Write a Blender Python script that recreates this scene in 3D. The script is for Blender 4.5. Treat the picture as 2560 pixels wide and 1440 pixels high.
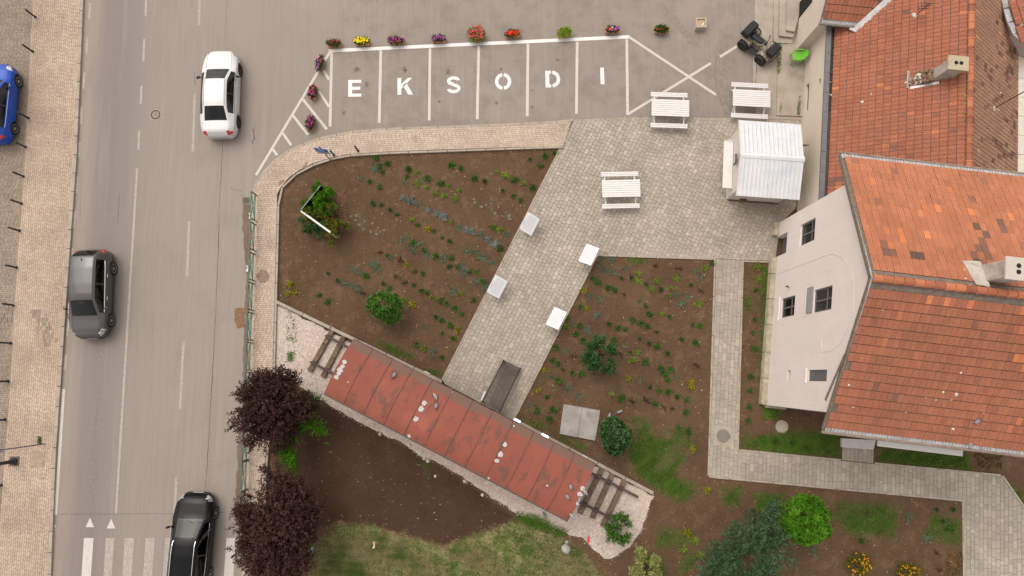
import bpy, bmesh, math, random
import numpy as np
from mathutils import Vector, Matrix
random.seed(7); RNG = np.random.default_rng(7)
rad = math.radians
for o in list(bpy.data.objects): bpy.data.objects.remove(o)
S = bpy.context.scene
C = S.collection
# ---------------------------------------------------------------- camera, sky, sun, exposure
CAM_H, FPX, TILT = 34.6, 1707.0, math.atan(220 / 1707.0)
cam = bpy.data.cameras.new('camera'); cam.sensor_width = 36; cam.lens = FPX / 2560 * 36; cam.clip_end = 2000
co = bpy.data.objects.new('camera', cam); C.objects.link(co)
co.location = (0, 0, CAM_H); co.rotation_euler = (TILT, 0, 0); S.camera = co
SUN_DIR = Vector((-0.45, 0.55, 1.25)).normalized()
w = bpy.data.worlds.new('World'); S.world = w; w.use_nodes = True
nt = w.node_tree; bg = nt.nodes['Background']
sky = nt.nodes.new('ShaderNodeTexSky'); sky.sky_type = 'NISHITA'; sky.sun_disc = False
sky.sun_elevation = math.asin(SUN_DIR.z); sky.sun_rotation = math.atan2(SUN_DIR.x, SUN_DIR.y)
sky.dust_density = 3.0; sky.air_density = 1.0
hs = nt.nodes.new('ShaderNodeHueSaturation'); hs.inputs['Saturation'].default_value = 0.12
tint = nt.nodes.new('ShaderNodeMix'); tint.data_type = 'RGBA'; tint.blend_type = 'MULTIPLY'; tint.inputs[0].default_value = 1
tint.inputs[7].default_value = (1.0, 0.945, 0.89, 1)
cl = nt.nodes.new('ShaderNodeTexNoise'); cl.inputs['Scale'].default_value = 2.6; cl.inputs['Detail'].default_value = 7
tc = nt.nodes.new('ShaderNodeTexCoord'); mr = nt.nodes.new('ShaderNodeMapRange')
mr.inputs['From Min'].default_value = .35; mr.inputs['From Max'].default_value = .7; mr.inputs['To Min'].default_value = .8; mr.inputs['To Max'].default_value = 1.3
cm = nt.nodes.new('ShaderNodeMix'); cm.data_type = 'RGBA'; cm.blend_type = 'MULTIPLY'; cm.inputs[0].default_value = 1
L = nt.links.new
L(sky.outputs[0], hs.inputs['Color']); L(hs.outputs[0], tint.inputs[6]); L(tc.outputs['Generated'], cl.inputs['Vector'])
L(cl.outputs[0], mr.inputs['Value']); L(tint.outputs[2], cm.inputs[6]); L(mr.outputs[0], cm.inputs[7]); L(cm.outputs[2], bg.inputs['Color'])
bg.inputs['Strength'].default_value = 0.15
sd = bpy.data.lights.new('sun', 'SUN'); sd.energy = 0.6; sd.angle = rad(55); sd.color = (1, .93, .85)
so = bpy.data.objects.new('sun', sd); C.objects.link(so); so.location = (0, 0, 60)
so.rotation_euler = SUN_DIR.to_track_quat('Z', 'Y').to_euler()
vs = S.view_settings; vs.view_transform = 'Standard'; vs.look = 'None'; vs.gamma = 1; vs.exposure = 0.92

# ---------------------------------------------------------------- helpers
_l = Vector((0, math.sin(TILT), -math.cos(TILT))); _u = Vector((0, math.cos(TILT), math.sin(TILT)))
def P(px, py, z=0.0):
    """place on the map: the spot at height z that the survey photo shows at px, py"""
    d = _l * FPX + Vector((1, 0, 0)) * (px - 1280) + _u * (720 - py)
    k = (z - CAM_H) / d.z
    return Vector((d.x * k, d.y * k, z))
def tag(o, label=None, cat=None, group=None, kind=None):
    if label: o['label'] = label
    if cat: o['category'] = cat
    if group: o['group'] = group
    if kind: o['kind'] = kind
    return o
def empty(name, loc=(0, 0, 0), rz=0.0, label=None, cat=None, group=None, kind=None):
    o = bpy.data.objects.new(name, None); C.objects.link(o); o.empty_display_size = .2
    o.location = loc; o.rotation_euler = (0, 0, rz)
    return tag(o, label, cat, group, kind)
def link(name, me, parent=None, mat=None, loc=None):
    if mat is not None:
        if len(me.materials) == 0: me.materials.append(mat)
    o = bpy.data.objects.new(name, me); C.objects.link(o)
    if parent is not None: o.parent = parent
    if loc is not None: o.location = loc
    return o
def copy_tree(o, parent=None):
    c = o.copy(); C.objects.link(c); c.parent = parent
    for ch in list(o.children): copy_tree(ch, c)
    return c
def npmesh(name, v, f, tone=None, smooth=False):
    me = bpy.data.meshes.new(name)
    v = np.asarray(v, dtype=np.float32); f = np.asarray(f, dtype=np.int32)
    n, k = f.shape
    me.vertices.add(len(v)); me.vertices.foreach_set('co', v.ravel())
    me.loops.add(n * k); me.loops.foreach_set('vertex_index', f.ravel())
    me.polygons.add(n); me.polygons.foreach_set('loop_start', np.arange(0, n * k, k, dtype=np.int32))
    me.update(calc_edges=True)
    if tone is not None:
        a = me.attributes.new('tone', 'FLOAT', 'FACE'); a.data.foreach_set('value', np.asarray(tone, dtype=np.float32))
    if smooth: me.shade_smooth()
    me.validate()
    return me
class MB:
    def __init__(s): s.v = []; s.f = []; s.t = []
    def add(s, vs, fs, tone=0.0):
        b = len(s.v); s.v += [tuple(x) for x in vs]; s.f += [tuple(b + i for i in f) for f in fs]; s.t += [tone] * len(fs); return s
    def box(s, c, d, rz=0.0, M=None, tone=0.0, taper=1.0):
        x, y, z = d[0] / 2, d[1] / 2, d[2] / 2
        vs = [Vector((sx * x * (taper if sz > 0 else 1), sy * y * (taper if sz > 0 else 1), sz * z)) for sz in (-1, 1) for sx, sy in ((-1, -1), (1, -1), (1, 1), (-1, 1))]
        R = Matrix.Rotation(rz, 3, 'Z') if M is None else M
        vs = [R @ v + Vector(c) for v in vs]
        return s.add(vs, [(3, 2, 1, 0), (4, 5, 6, 7), (0, 1, 5, 4), (1, 2, 6, 5), (2, 3, 7, 6), (3, 0, 4, 7)], tone)
    def bar(s, a, b, w, h, tone=0.0):
        a, b = Vector(a), Vector(b); d = b - a; y = d.normalized()
        x = y.cross(Vector((0, 0, 1)));
        if x.length < 1e-4: x = Vector((1, 0, 0))
        x.normalize(); z = x.cross(y)
        M = Matrix((x, y, z)).transposed()
        return s.box((a + b) / 2, (w, d.length, h), M=M, tone=tone)
    def prism(s, pts, z0, z1, tone=0.0, inset=0.0):
        n = len(pts)
        if inset:
            c = sum((Vector((p[0], p[1])) for p in pts), Vector((0, 0))) / n
            top = [(p[0] + (c.x - p[0]) * inset, p[1] + (c.y - p[1]) * inset) for p in pts]
        else: top = pts
        vs = [(p[0], p[1], z0) for p in pts] + [(p[0], p[1], z1) for p in top]
        fs = [tuple(range(n, 2 * n))] + [(i, (i + 1) % n, n + (i + 1) % n, n + i) for i in range(n)]
        return s.add(vs, fs, tone)
    def tube(s, path, r, n=8, tone=0.0, cap=True):
        path = [Vector(p) for p in path]; rs = r if isinstance(r, (list, tuple)) else [r] * len(path)
        vs = []; px = None
        for i, p in enumerate(path):
            d = (path[min(i + 1, len(path) - 1)] - path[max(i - 1, 0)]).normalized()
            x = d.cross(Vector((0, 0, 1))) if px is None else px - d * px.dot(d)
            if x.length < 1e-3: x = d.cross(Vector((0, 1, 0)))
            x.normalize(); y = d.cross(x); px = x
            for k in range(n):
                a = 2 * math.pi * k / n; vs.append(p + (x * math.cos(a) + y * math.sin(a)) * rs[i])
        fs = [(i * n + k, i * n + (k + 1) % n, (i + 1) * n + (k + 1) % n, (i + 1) * n + k) for i in range(len(path) - 1) for k in range(n)]
        if cap: fs += [tuple(reversed(range(n))), tuple(range((len(path) - 1) * n, len(path) * n))]
        return s.add(vs, fs, tone)
    def lathe(s, prof, n=20, c=(0, 0, 0), M=None, tone=0.0):
        vs = []; M = M or Matrix.Identity(3); c = Vector(c)
        for r, z in prof:
            for k in range(n):
                a = 2 * math.pi * k / n; vs.append(M @ Vector((r * math.cos(a), r * math.sin(a), z)) + c)
        fs = [(i * n + k, i * n + (k + 1) % n, (i + 1) * n + (k + 1) % n, (i + 1) * n + k) for i in range(len(prof) - 1) for k in range(n)]
        fs += [tuple(range((len(prof) - 1) * n, len(prof) * n)), tuple(reversed(range(n)))]
        return s.add(vs, fs, tone)
    def build(s, name, mat, parent=None, smooth=False, loc=None, tone=False, bevel=0):
        me = bpy.data.meshes.new(name); me.from_pydata(s.v, [], s.f); me.update()
        if tone:
            a = me.attributes.new('tone', 'FLOAT', 'FACE'); a.data.foreach_set('value', np.array(s.t, dtype=np.float32))
        if bevel:
            bm = bmesh.new(); bm.from_mesh(me)
            bmesh.ops.bevel(bm, geom=list(bm.edges), offset=bevel, segments=1, affect='EDGES', clamp_overlap=True)
            bm.to_mesh(me); bm.free()
        if smooth: me.shade_smooth()
        return link(name, me, parent, mat, loc)
def area2(p): return sum(p[i][0] * p[(i + 1) % len(p)][1] - p[(i + 1) % len(p)][0] * p[i][1] for i in range(len(p))) / 2
def ccw(p):
    p = [(q[0], q[1]) for q in p]
    return p if area2(p) > 0 else p[::-1]
def inpoly(x, y, p):
    r = False; j = len(p) - 1
    for i in range(len(p)):
        xi, yi = p[i]; xj, yj = p[j]
        if (yi > y) != (yj > y) and x < (xj - xi) * (y - yi) / (yj - yi) + xi: r = not r
        j = i
    return r
def npin(x, y, p):
    r = np.zeros(len(x), bool); j = len(p) - 1
    for i in range(len(p)):
        xi, yi = p[i]; xj, yj = p[j]
        if yi != yj: r ^= ((yi > y) != (yj > y)) & (x < (xj - xi) * (y - yi) / (yj - yi) + xi)
        j = i
    return r
def clip(poly, conv):
    out = poly
    for i in range(len(conv)):
        a, b = conv[i], conv[(i + 1) % len(conv)]; inp = out; out = []
        if not inp: return []
        side = lambda p: (b[0] - a[0]) * (p[1] - a[1]) - (b[1] - a[1]) * (p[0] - a[0])
        for k in range(len(inp)):
            p, q = inp[k - 1], inp[k]; sp, sq = side(p), side(q)
            if sq >= 0:
                if sp < 0: t = sp / (sp - sq); out.append((p[0] + (q[0] - p[0]) * t, p[1] + (q[1] - p[1]) * t))
                out.append(q)
            elif sp >= 0: t = sp / (sp - sq); out.append((p[0] + (q[0] - p[0]) * t, p[1] + (q[1] - p[1]) * t))
    return out
def PP(pts, z=0.0): return [(P(x, y, z).x, P(x, y, z).y) for x, y in pts]
def sheet(name, pts, z, mat, parent=None, kind='structure'):
    p = ccw(pts); me = bpy.data.meshes.new(name)
    me.from_pydata([(x, y, z) for x, y in p], [], [tuple(range(len(p)))]); me.update()
    o = link(name, me, parent, mat)
    if parent is None and kind: o['kind'] = kind
    return o
def wobble(pts, step=.35, amp=.08, seed=0):
    """an irregular natural edge between the given corner points"""
    r = random.Random(seed); out = []
    for i in range(len(pts)):
        a, b = Vector(pts[i]), Vector(pts[(i + 1) % len(pts)]); n = max(1, int((b - a).length / step)); nn = Vector((-(b - a).y, (b - a).x)).normalized() if (b - a).length > 0 else Vector((0, 0))
        for k in range(n):
            p = a.lerp(b, k / n) + nn * r.uniform(-amp, amp); out.append((p.x, p.y))
    return out

# ---------------------------------------------------------------- materials
MATS = {}
class NT:
    def __init__(s, name):
        s.m = bpy.data.materials.new(name); s.m.use_nodes = True; s.t = s.m.node_tree; s.b = s.t.nodes['Principled BSDF']; s.pos = None
    def n(s, typ, **kw):
        x = s.t.nodes.new('ShaderNode' + typ)
        for k, v in kw.items(): setattr(x, k, v)
        return x
    def l(s, a, b): s.t.links.new(a, b)
    def coord(s, obj=False):
        if obj: return s.n('TexCoord').outputs['Object']
        if s.pos is None: s.pos = s.n('NewGeometry').outputs['Position']
        return s.pos
    def scaled(s, vec, sc, rz=0.0):
        m = s.n('Mapping'); m.inputs['Scale'].default_value = sc; m.inputs['Rotation'].default_value = (0, 0, rz); s.l(vec, m.inputs['Vector']); return m.outputs[0]
    def noise(s, scale, detail=5, rough=.55, vec=None):
        x = s.n('TexNoise'); x.inputs['Scale'].default_value = scale; x.inputs['Detail'].default_value = detail; x.inputs['Roughness'].default_value = rough
        s.l(vec if vec is not None else s.coord(), x.inputs['Vector']); return x.outputs[0]
    def voro(s, scale, vec=None, feature='F1', out='Distance'):
        x = s.n('TexVoronoi', feature=feature); x.inputs['Scale'].default_value = scale; s.l(vec if vec is not None else s.coord(), x.inputs['Vector']); return x.outputs[out]
    def ramp(s, fac, stops, interp='LINEAR'):
        r = s.n('ValToRGB'); r.color_ramp.interpolation = interp; e = r.color_ramp.elements
        while len(e) < len(stops): e.new(.5)
        for i, (p, c) in enumerate(stops): e[i].position = p; e[i].color = (*c, 1) if len(c) == 3 else c
        s.l(fac, r.inputs[0]); return r.outputs[0]
    def rng(s, v, a, b, c=0.0, d=1.0):
        m = s.n('MapRange'); m.inputs['From Min'].default_value = a; m.inputs['From Max'].default_value = b; m.inputs['To Min'].default_value = c; m.inputs['To Max'].default_value = d
        s.l(v, m.inputs['Value']); return m.outputs[0]
    def mix(s, fac, a, b, mode='MIX'):
        m = s.n('Mix', data_type='RGBA', blend_type=mode)
        for sock, v in ((m.inputs[0], fac), (m.inputs[6], a), (m.inputs[7], b)):
            if isinstance(v, (int, float)): sock.default_value = v
            elif isinstance(v, tuple): sock.default_value = (*v, 1) if len(v) == 3 else v
            else: s.l(v, sock)
        return m.outputs[2]
    def math(s, op, a, b=0.0, c=0.0):
        m = s.n('Math', operation=op)
        for i, v in enumerate((a, b, c)):
            if isinstance(v, (int, float)): m.inputs[i].default_value = v
            else: s.l(v, m.inputs[i])
        return m.outputs[0]
    def tone(s):
        a = s.n('Attribute', attribute_name='tone').outputs['Fac']; r = s.n('ObjectInfo').outputs['Random']
        return s.math('FRACT', s.math('ADD', a, r))
    def bump(s, h, strength=.4, dist=.02):
        b = s.n('Bump'); b.inputs['Strength'].default_value = strength; b.inputs['Distance'].default_value = dist; s.l(h, b.inputs['Height']); s.l(b.outputs[0], s.b.inputs['Normal'])
    def out(s, col=None, rough=.8, metal=0.0, spec=.3, **kw):
        if col is not None:
            if isinstance(col, tuple): s.b.inputs['Base Color'].default_value = (*col[:3], 1)
            else: s.l(col, s.b.inputs['Base Color'])
        if isinstance(rough, (int, float)): s.b.inputs['Roughness'].default_value = rough
        else: s.l(rough, s.b.inputs['Roughness'])
        s.b.inputs['Metallic'].default_value = metal; s.b.inputs['Specular IOR Level'].default_value = spec
        for k, v in kw.items(): s.b.inputs[k.replace('_', ' ')].default_value = v
        MATS[s.m.name] = s.m; return s.m
def sc(c, k): return tuple(min(1, x * k) for x in c)
def plain(name, col, rough=.7, var=.12, scale=4.0, bump=0.0, bscale=60.0, metal=0.0, spec=.3, obj=False, dirt=None, **kw):
    """one coloured stuff with uneven tone, optional dirt and fine relief"""
    t = NT(name); v = t.coord(obj)
    n = t.noise(scale, 6, .6, v); c = t.mix(t.rng(n, .3, .7), sc(col, 1 - var), sc(col, 1 + var))
    if dirt: c = t.mix(t.math('MULTIPLY', t.rng(t.noise(scale * .45, 8, .7, v), .52, .68), dirt[1]), c, dirt[0])
    if bump: t.bump(t.noise(bscale, 4, .6, v), bump, .01)
    return t.out(c, rough, metal, spec, **kw)
def pavermat(name, stops, joint=.06):
    t = NT(name); c = t.ramp(t.tone(), stops)
    big = t.rng(t.noise(.5, 6, .62), .3, .72, .82, 1.1); fine = t.rng(t.noise(24, 4, .7), .3, .7, .86, 1.12)
    f = t.math('MULTIPLY', big, fine); cc = t.n('CombineColor'); [t.l(f, cc.inputs[i]) for i in range(3)]
    c = t.mix(1.0, c, cc.outputs[0], 'MULTIPLY')
    st = t.rng(t.noise(1.7, 7, .72), .60, .74); c = t.mix(t.math('MULTIPLY', st, .5), c, (.13, .10, .078)); st2 = t.rng(t.noise(.33, 7, .7), .52, .68); c = t.mix(t.math('MULTIPLY', st2, .28), c, (.19, .15, .118))
    t.bump(t.noise(70, 3), .35, .006)
    return t.out(c, .88, spec=.2)
def asphalt():
    t = NT('asphalt'); pos = t.coord()
    base = t.mix(t.rng(t.noise(.12, 5, .55), .3, .7), (.218, .184, .158), (.258, .219, .188))
    # lanes are rolled in different mixes: the two driven lanes greyer, running along the street
    sx = t.n('SeparateXYZ'); t.l(pos, sx.inputs[0])
    u = t.math('ADD', sx.outputs[0], t.math('MULTIPLY', sx.outputs[1], .0165))
    band = t.ramp(t.rng(u, -25, -10), [(.0, (.245, .205, .172)), (.19, (.245, .205, .172)), (.235, (.190, .163, .148)), (.33, (.196, .168, .152)), (.39, (.222, .190, .166)), (.45, (.235, .201, .174)), (.60, (.243, .207, .178)), (1, (.248, .210, .180))])
    road = t.rng(u, -13.6, -12.6); c = t.mix(road, band, base)
    lng = t.scaled(pos, (6.0, .22, 1)); c = t.mix(t.math('MULTIPLY', t.rng(t.noise(1.2, 6, .6, lng), .46, .72), .32), c, (.165, .138, .12)); c = t.mix(t.math('MULTIPLY', t.rng(t.noise(.8, 6, .6, t.scaled(pos, (4.0, .15, 1))), .54, .72), .30), c, (.30, .262, .228)); c = t.mix(t.math('MULTIPLY', t.rng(t.noise(.28, 9, .68), .52, .66), .30), c, (.175, .147, .128))
    # oil drips along the lane centres
    d1 = t.math('ABSOLUTE', t.math('ADD', u, 20.75)); d2 = t.math('ABSOLUTE', t.math('ADD', u, 15.05)); d3 = t.math('ABSOLUTE', t.math('ADD', u, 18.1))
    for d, k, wd in ((d1, .62, .55), (d2, .5, .45), (d3, .25, .5)):
        fall = t.rng(d, 0, wd, 1, 0)
        lown = t.rng(sx.outputs[1], 8, -8, .12, 1) if k != .62 else t.rng(sx.outputs[1], 14, -8, .35, 1)
        sp = t.math('MULTIPLY', t.rng(t.noise(9, 6, .8), .46, .66), t.math('MULTIPLY', t.math('MULTIPLY', fall, lown), k))
        c = t.mix(sp, c, (.085, .066, .05))
    # parking area: blotchy old spills
    pk = t.math('MULTIPLY', t.rng(sx.outputs[0], -9.6, -8.8), t.rng(t.noise(.85, 8, .72), .46, .68))
    c = t.mix(t.math('MULTIPLY', pk, .5), c, (.135, .108, .09))
    pk2 = t.math('MULTIPLY', t.rng(sx.outputs[0], -9.6, -8.8), t.rng(t.noise(2.6, 5, .6), .66, .72))
    c = t.mix(t.math('MULTIPLY', pk2, .4), c, (.11, .085, .065))
    g = t.noise(38, 4, .8); f = t.rng(g, .25, .75, .80, 1.16); cc = t.n('CombineColor'); [t.l(f, cc.inputs[i]) for i in range(3)]
    c = t.mix(1.0, c, cc.outputs[0], 'MULTIPLY')
    sp = t.rng(t.noise(14, 3, .9), .66, .72); c = t.mix(t.math('MULTIPLY', sp, .35), c, (.12, .1, .08))
    t.bump(t.noise(90, 3), .3, .006)
    return t.out(c, .9, spec=.22)
def paintm(name, col, wear, under=(.24, .2, .165)):
    t = NT(name); n = t.noise(7, 7, .75); c = t.mix(t.rng(n, wear - .12, wear + .10), col, under)
    c = t.mix(t.math('MULTIPLY', t.rng(t.noise(1.3, 5), .4, .75), .18), c, (.35, .3, .25)); t.bump(t.noise(80, 3), .2, .004)
    return t.out(c, .7, spec=.3)
def soilm(name, a, b, c3, zones=False):
    t = NT(name); c = t.mix(t.rng(t.noise(.35, 7, .6), .3, .7), a, b)
    c = t.mix(t.rng(t.noise(1.5, 7, .7), .52, .70, 0, .75), c, c3); c = t.mix(t.math('MULTIPLY', t.rng(t.noise(.55, 9, .75), .54, .66), .4), c, sc(a, .72))
    if zones:      # darker fresh earth, mossy turf and dry lawn cover, each with its own ragged outline
        br = t.math('SUBTRACT', t.math('ADD', t.noise(2.6, 8, .72), t.math('MULTIPLY', t.noise(11, 4, .7), .35)), .68)
        def zone(nm, lo, hi, k=1.0): return t.math('MULTIPLY', t.rng(t.math('ADD', t.n('Attribute', attribute_name=nm).outputs['Fac'], t.math('MULTIPLY', br, k)), lo, hi), 1.0)
        c = t.mix(zone('fresh', .40, .62, .7), c, t.mix(t.rng(t.noise(.7, 6, .65), .3, .7), (.050, .0275, .0165), (.072, .041, .025)))
        c = t.mix(t.math('MULTIPLY', zone('mossy', .38, .85, 1.3), .62), c, (.062, .088, .022))
        lawn_c = t.ramp(t.noise(1.15, 8, .72), [(.36, (.066, .105, .024)), (.47, (.105, .135, .036)), (.54, (.205, .18, .088)), (.66, (.28, .235, .135))])
        c = t.mix(zone('lawn', .40, .60, .9), c, lawn_c)
    f = t.rng(t.noise(17, 6, .75), .25, .75, .62, 1.34); cc = t.n('CombineColor'); [t.l(f, cc.inputs[i]) for i in range(3)]
    c = t.mix(1.0, c, cc.outputs[0], 'MULTIPLY')
    h = t.math('ADD', t.noise(9, 6, .7), t.math('MULTIPLY', t.noise(45, 4, .7), .6)); t.bump(h, .9, .06)
    return t.out(c, .95, spec=.12)
def tilem(name, stops, dirt=.35):
    t = NT(name); c = t.ramp(t.tone(), stops)
    f = t.rng(t.noise(.6, 7, .65), .28, .75, 1.10, .80); g = t.rng(t.noise(22, 5, .7), .25, .75, .86, 1.14)
    f = t.math('MULTIPLY', f, g); cc = t.n('CombineColor'); [t.l(f, cc.inputs[i]) for i in range(3)]
    c = t.mix(1.0, c, cc.outputs[0], 'MULTIPLY')
    c = t.mix(t.math('MULTIPLY', t.rng(t.noise(1.4, 8, .75), .58, .74), dirt), c, (.085, .062, .05))
    t.bump(t.noise(50, 4, .7), .3, .006)
    return t.out(c, .85, spec=.2)
def leafm(name, stops, trans=.25):
    t = NT(name); c = t.ramp(t.tone(), stops)
    f = t.rng(t.noise(2.3, 4), .3, .7, .8, 1.2); cc = t.n('CombineColor'); [t.l(f, cc.inputs[i]) for i in range(3)]
    c = t.mix(1.0, c, cc.outputs[0], 'MULTIPLY')
    m = t.out(c, .75, spec=.10)
    tr = t.n('BsdfTranslucent'); t.l(c, tr.inputs['Color']); mx = t.n('MixShader'); mx.inputs[0].default_value = trans
    o = t.t.nodes['Material Output']; t.l(t.b.outputs[0], mx.inputs[1]); t.l(tr.outputs[0], mx.inputs[2]); t.l(mx.outputs[0], o.inputs['Surface'])
    return m
def glassm(name, tintc=(.10, .12, .12), rough=.03):
    t = NT(name); t.out((.02, .02, .02), rough, spec=.5)
    tp = t.n('BsdfTransparent'); tp.inputs[0].default_value = (*tintc, 1); gl = t.n('BsdfGlossy'); gl.inputs['Roughness'].default_value = rough
    fr = t.n('Fresnel'); fr.inputs[0].default_value = 1.5; mx = t.n('MixShader'); t.l(fr.outputs[0], mx.inputs[0]); t.l(tp.outputs[0], mx.inputs[1]); t.l(gl.outputs[0], mx.inputs[2])
    t.l(mx.outputs[0], t.t.nodes['Material Output'].inputs['Surface']); return t.m
def emitm(name, col, st):
    t = NT(name); m = t.out(col, .4); t.b.inputs['Emission Color'].default_value = (*col, 1); t.b.inputs['Emission Strength'].default_value = st; return m
def grey(k, w=1.0): return (k * w, k * .965, k * .93)
ASPH = asphalt()
PAINT = paintm('road_paint', (.46, .425, .385), .66); PAINTN = paintm('fresh_white_paint', (.60, .585, .57), .80); PAINTW = paintm('worn_road_paint', (.325, .293, .26), .54)
SOIL = soilm('garden_soil', (.084, .048, .0275), (.122, .072, .043), (.175, .108, .067), True)
DIRT = soilm('gutter_dirt', (.15, .10, .072), (.19, .135, .10), (.24, .18, .14))
SAND = plain('joint_sand', (.145, .118, .09), .95, .3, 6); SANDB = plain('beige_joint_sand', (.20, .145, .10), .95, .3, 6)
CONC = plain('concrete', (.31, .265, .215), .9, .16, 1.6, .3, 50, dirt=((.15, .12, .095), .5)); CONCL = plain('kerb_concrete', (.30, .255, .205), .9, .16, 2.2, .3, 60, dirt=((.17, .13, .10), .5))
SLABM = plain('slab_concrete', (.27, .25, .235), .8, .2, 1.4, .25, 40, dirt=((.16, .125, .095), .75))
PV_GREY = pavermat('grey_pavers', [(0, (.285, .247, .202)), (.35, (.312, .271, .222)), (.8, (.338, .294, .242)), (1, (.385, .337, .28))])
PV_PATH = pavermat('path_pavers', [(0, (.268, .236, .193)), (.4, (.295, .258, .21)), (.85, (.32, .279, .227)), (1, (.36, .318, .258))])
PV_BEIGE = pavermat('beige_pavers', [(0, (.385, .302, .236)), (.5, (.425, .336, .265)), (1, (.465, .372, .297))])
PV_LEFT = pavermat('tan_pavers', [(0, (.345, .262, .198)), (.5, (.385, .295, .224)), (1, (.42, .327, .253))])
PV_BAY = pavermat('parking_pavers', [(0, (.215, .165, .128)), (.5, (.245, .19, .15)), (1, (.275, .217, .172))])
TL = [(0, (.19, .085, .058)), (.02, (.255, .094, .056)), (.3, (.275, .100, .060)), (.7, (.293, .106, .063)), (.98, (.31, .112, .066)), (.993, (.40, .135, .068)), (1, (.44, .15, .07))]
TILE_A = tilem('clay_tile_rust', TL); TILE_AD = tilem('clay_tile_brown', [(p, (c[0] * 1.05, c[1] * 1.6, c[2] * 1.75)) for p, c in TL], .6)
TILE_B = tilem('clay_tile_red', [(p, (c[0] * 1.0, c[1] * 1.04, c[2] * 1.02)) for p, c in TL]); TILE_B_LIT = tilem('clay_tile_red_lit', [(p, (min(1, c[0] * 1.22), c[1] * 1.28, c[2] * 1.15)) for p, c in TL], .3)  # second copy, for the upper slope: its stronger light is painted into brighter tones
TILE_DK = tilem('sooty_tile', [(0, (.11, .066, .052)), (.5, (.17, .088, .062)), (1, (.23, .10, .065))], .6); TILE_OR = tilem('new_orange_tile', [(0, (.36, .125, .062)), (.6, (.42, .145, .062)), (1, (.50, .17, .066))], .35)
RIDGEM = tilem('ridge_tile_clay', [(0, (.24, .085, .05)), (.5, (.36, .13, .068)), (1, (.46, .17, .085))], .5)
WHITEP = plain('white_painted_wood', (.57, .55, .53), .55, .05, 5, .1, 30, dirt=((.5, .46, .42), .35)); WALLW = plain('white_plaster', (.60, .535, .495), .9, .03, .9, .35, 24, dirt=((.53, .47, .43), .5))
_w = NT('white_plaster_streaked'); _v = _w.coord(True); _c = _w.mix(_w.rng(_w.noise(.9, 6, .6, _v), .3, .7), (.575, .512, .473), (.615, .55, .51)); _c = _w.mix(_w.math('MULTIPLY', _w.rng(_w.noise(1.6, 7, .65, _w.scaled(_v, (1, 5, .35))), .5, .72), .35), _c, (.50, .44, .40)); _c = _w.mix(_w.math('MULTIPLY', _w.rng(_w.noise(5, 8, .75, _v), .62, .74), .35), _c, (.44, .385, .345)); _w.bump(_w.noise(24, 5, .6, _v), .35, .01); WALLW = _w.out(_c, .9)
WALLC = plain('cream_plaster', (.53, .455, .375), .9, .05, .8, .3, 24, dirt=((.42, .35, .28), .5)); PLINTH = plain('plinth_stone', (.30, .26, .185), .95, .25, 3.5, .6, 18, dirt=((.14, .12, .08), .6))
GUTG = plain('grey_painted_gutter', (.125, .12, .13), .5, .15, 3); ZINC = plain('zinc_flashing', (.40, .385, .38), .45, .2, 2.5, metal=.35, dirt=((.2, .17, .15), .6)); WOODG = plain('weathered_eaves_wood', (.15, .115, .09), .85, .3, 6, .3, 30)
FRAMEG = plain('grey_window_paint', (.10, .098, .105), .5, .12, 8); PANE = glassm('window_pane', (.62, .62, .61)); CURTAIN = plain('room_curtain', (.58, .56, .53), .9, .25, 2); DARK = plain('dark_void', (.012, .011, .010), .9, .1)
METALR = plain('rusty_dark_steel', (.075, .045, .036), .7, .35, 6, .3, 40); BLACKM = plain('black_painted_steel', (.022, .022, .026), .45, .2, 5); RUBBER = plain('tyre_rubber', (.022, .021, .021), .85, .2, 9)
GREENM = plain('green_painted_steel', (.045, .115, .085), .5, .25, 6, dirt=((.12, .07, .045), .4)); TIMBER = plain('old_sleeper_timber', (.135, .092, .062), .95, .38, 5, .6, 25, dirt=((.04, .026, .02), .7))
TERRA = plain('terracotta_plastic', (.52, .20, .125), .7, .1, 6); BARK = plain('bark', (.085, .06, .045), .95, .3, 9, .6, 30); STONE = plain('boulder_stone', (.30, .285, .27), .9, .2, 5, .4, 30)
CHROME = plain('chrome', (.75, .75, .76), .18, .03, 3, metal=1.0); MORTAR = plain('spilled_mortar', (.46, .41, .345), .95, .15, 12, .4, 50)
# ---------------------------------------------------------------- ground, road, paving
gm = soilm('far_ground', (.11, .075, .045), (.15, .10, .06), (.10, .11, .05))
sheet('ground', [(-300, -300), (300, -300), (300, 300), (-300, 300)], -.04, gm)
road = sheet('asphalt_road', [(-60, -45), (45, -45), (45, 50), (-60, 50)], 0.0, ASPH)
ZS, ZP, ZW = .03, .06, .12          # soil, plaza and path, pavements
soil_px = [(697, 485), (727, 447), (780, 417), (827, 400), (873, 391), (973, 384), (1273, 373), (1404, 368), (1700, 380), (1990, 500), (2040, 660), (2900, 640), (2900, 1700), (655, 1700), (664, 1200), (690, 750)]
SOIL_POLY = ccw(PP(soil_px, ZS))
dark_px = [(690, 1090), (745, 1060), (760, 1010), (800, 1005), (900, 1050), (1000, 1110), (1080, 1150), (1180, 1215), (1250, 1270), (1310, 1305), (1230, 1325), (1150, 1350), (1110, 1365), (1000, 1335), (930, 1315), (845, 1305), (760, 1330), (690, 1290)]
lawn_px = [(845, 1308), (930, 1318), (1000, 1338), (1110, 1368), (1150, 1352), (1230, 1326), (1290, 1300), (1345, 1318), (1420, 1350), (1470, 1395), (1500, 1440), (1500, 1520), (690, 1520), (720, 1370), (780, 1360), (825, 1335)]
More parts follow.
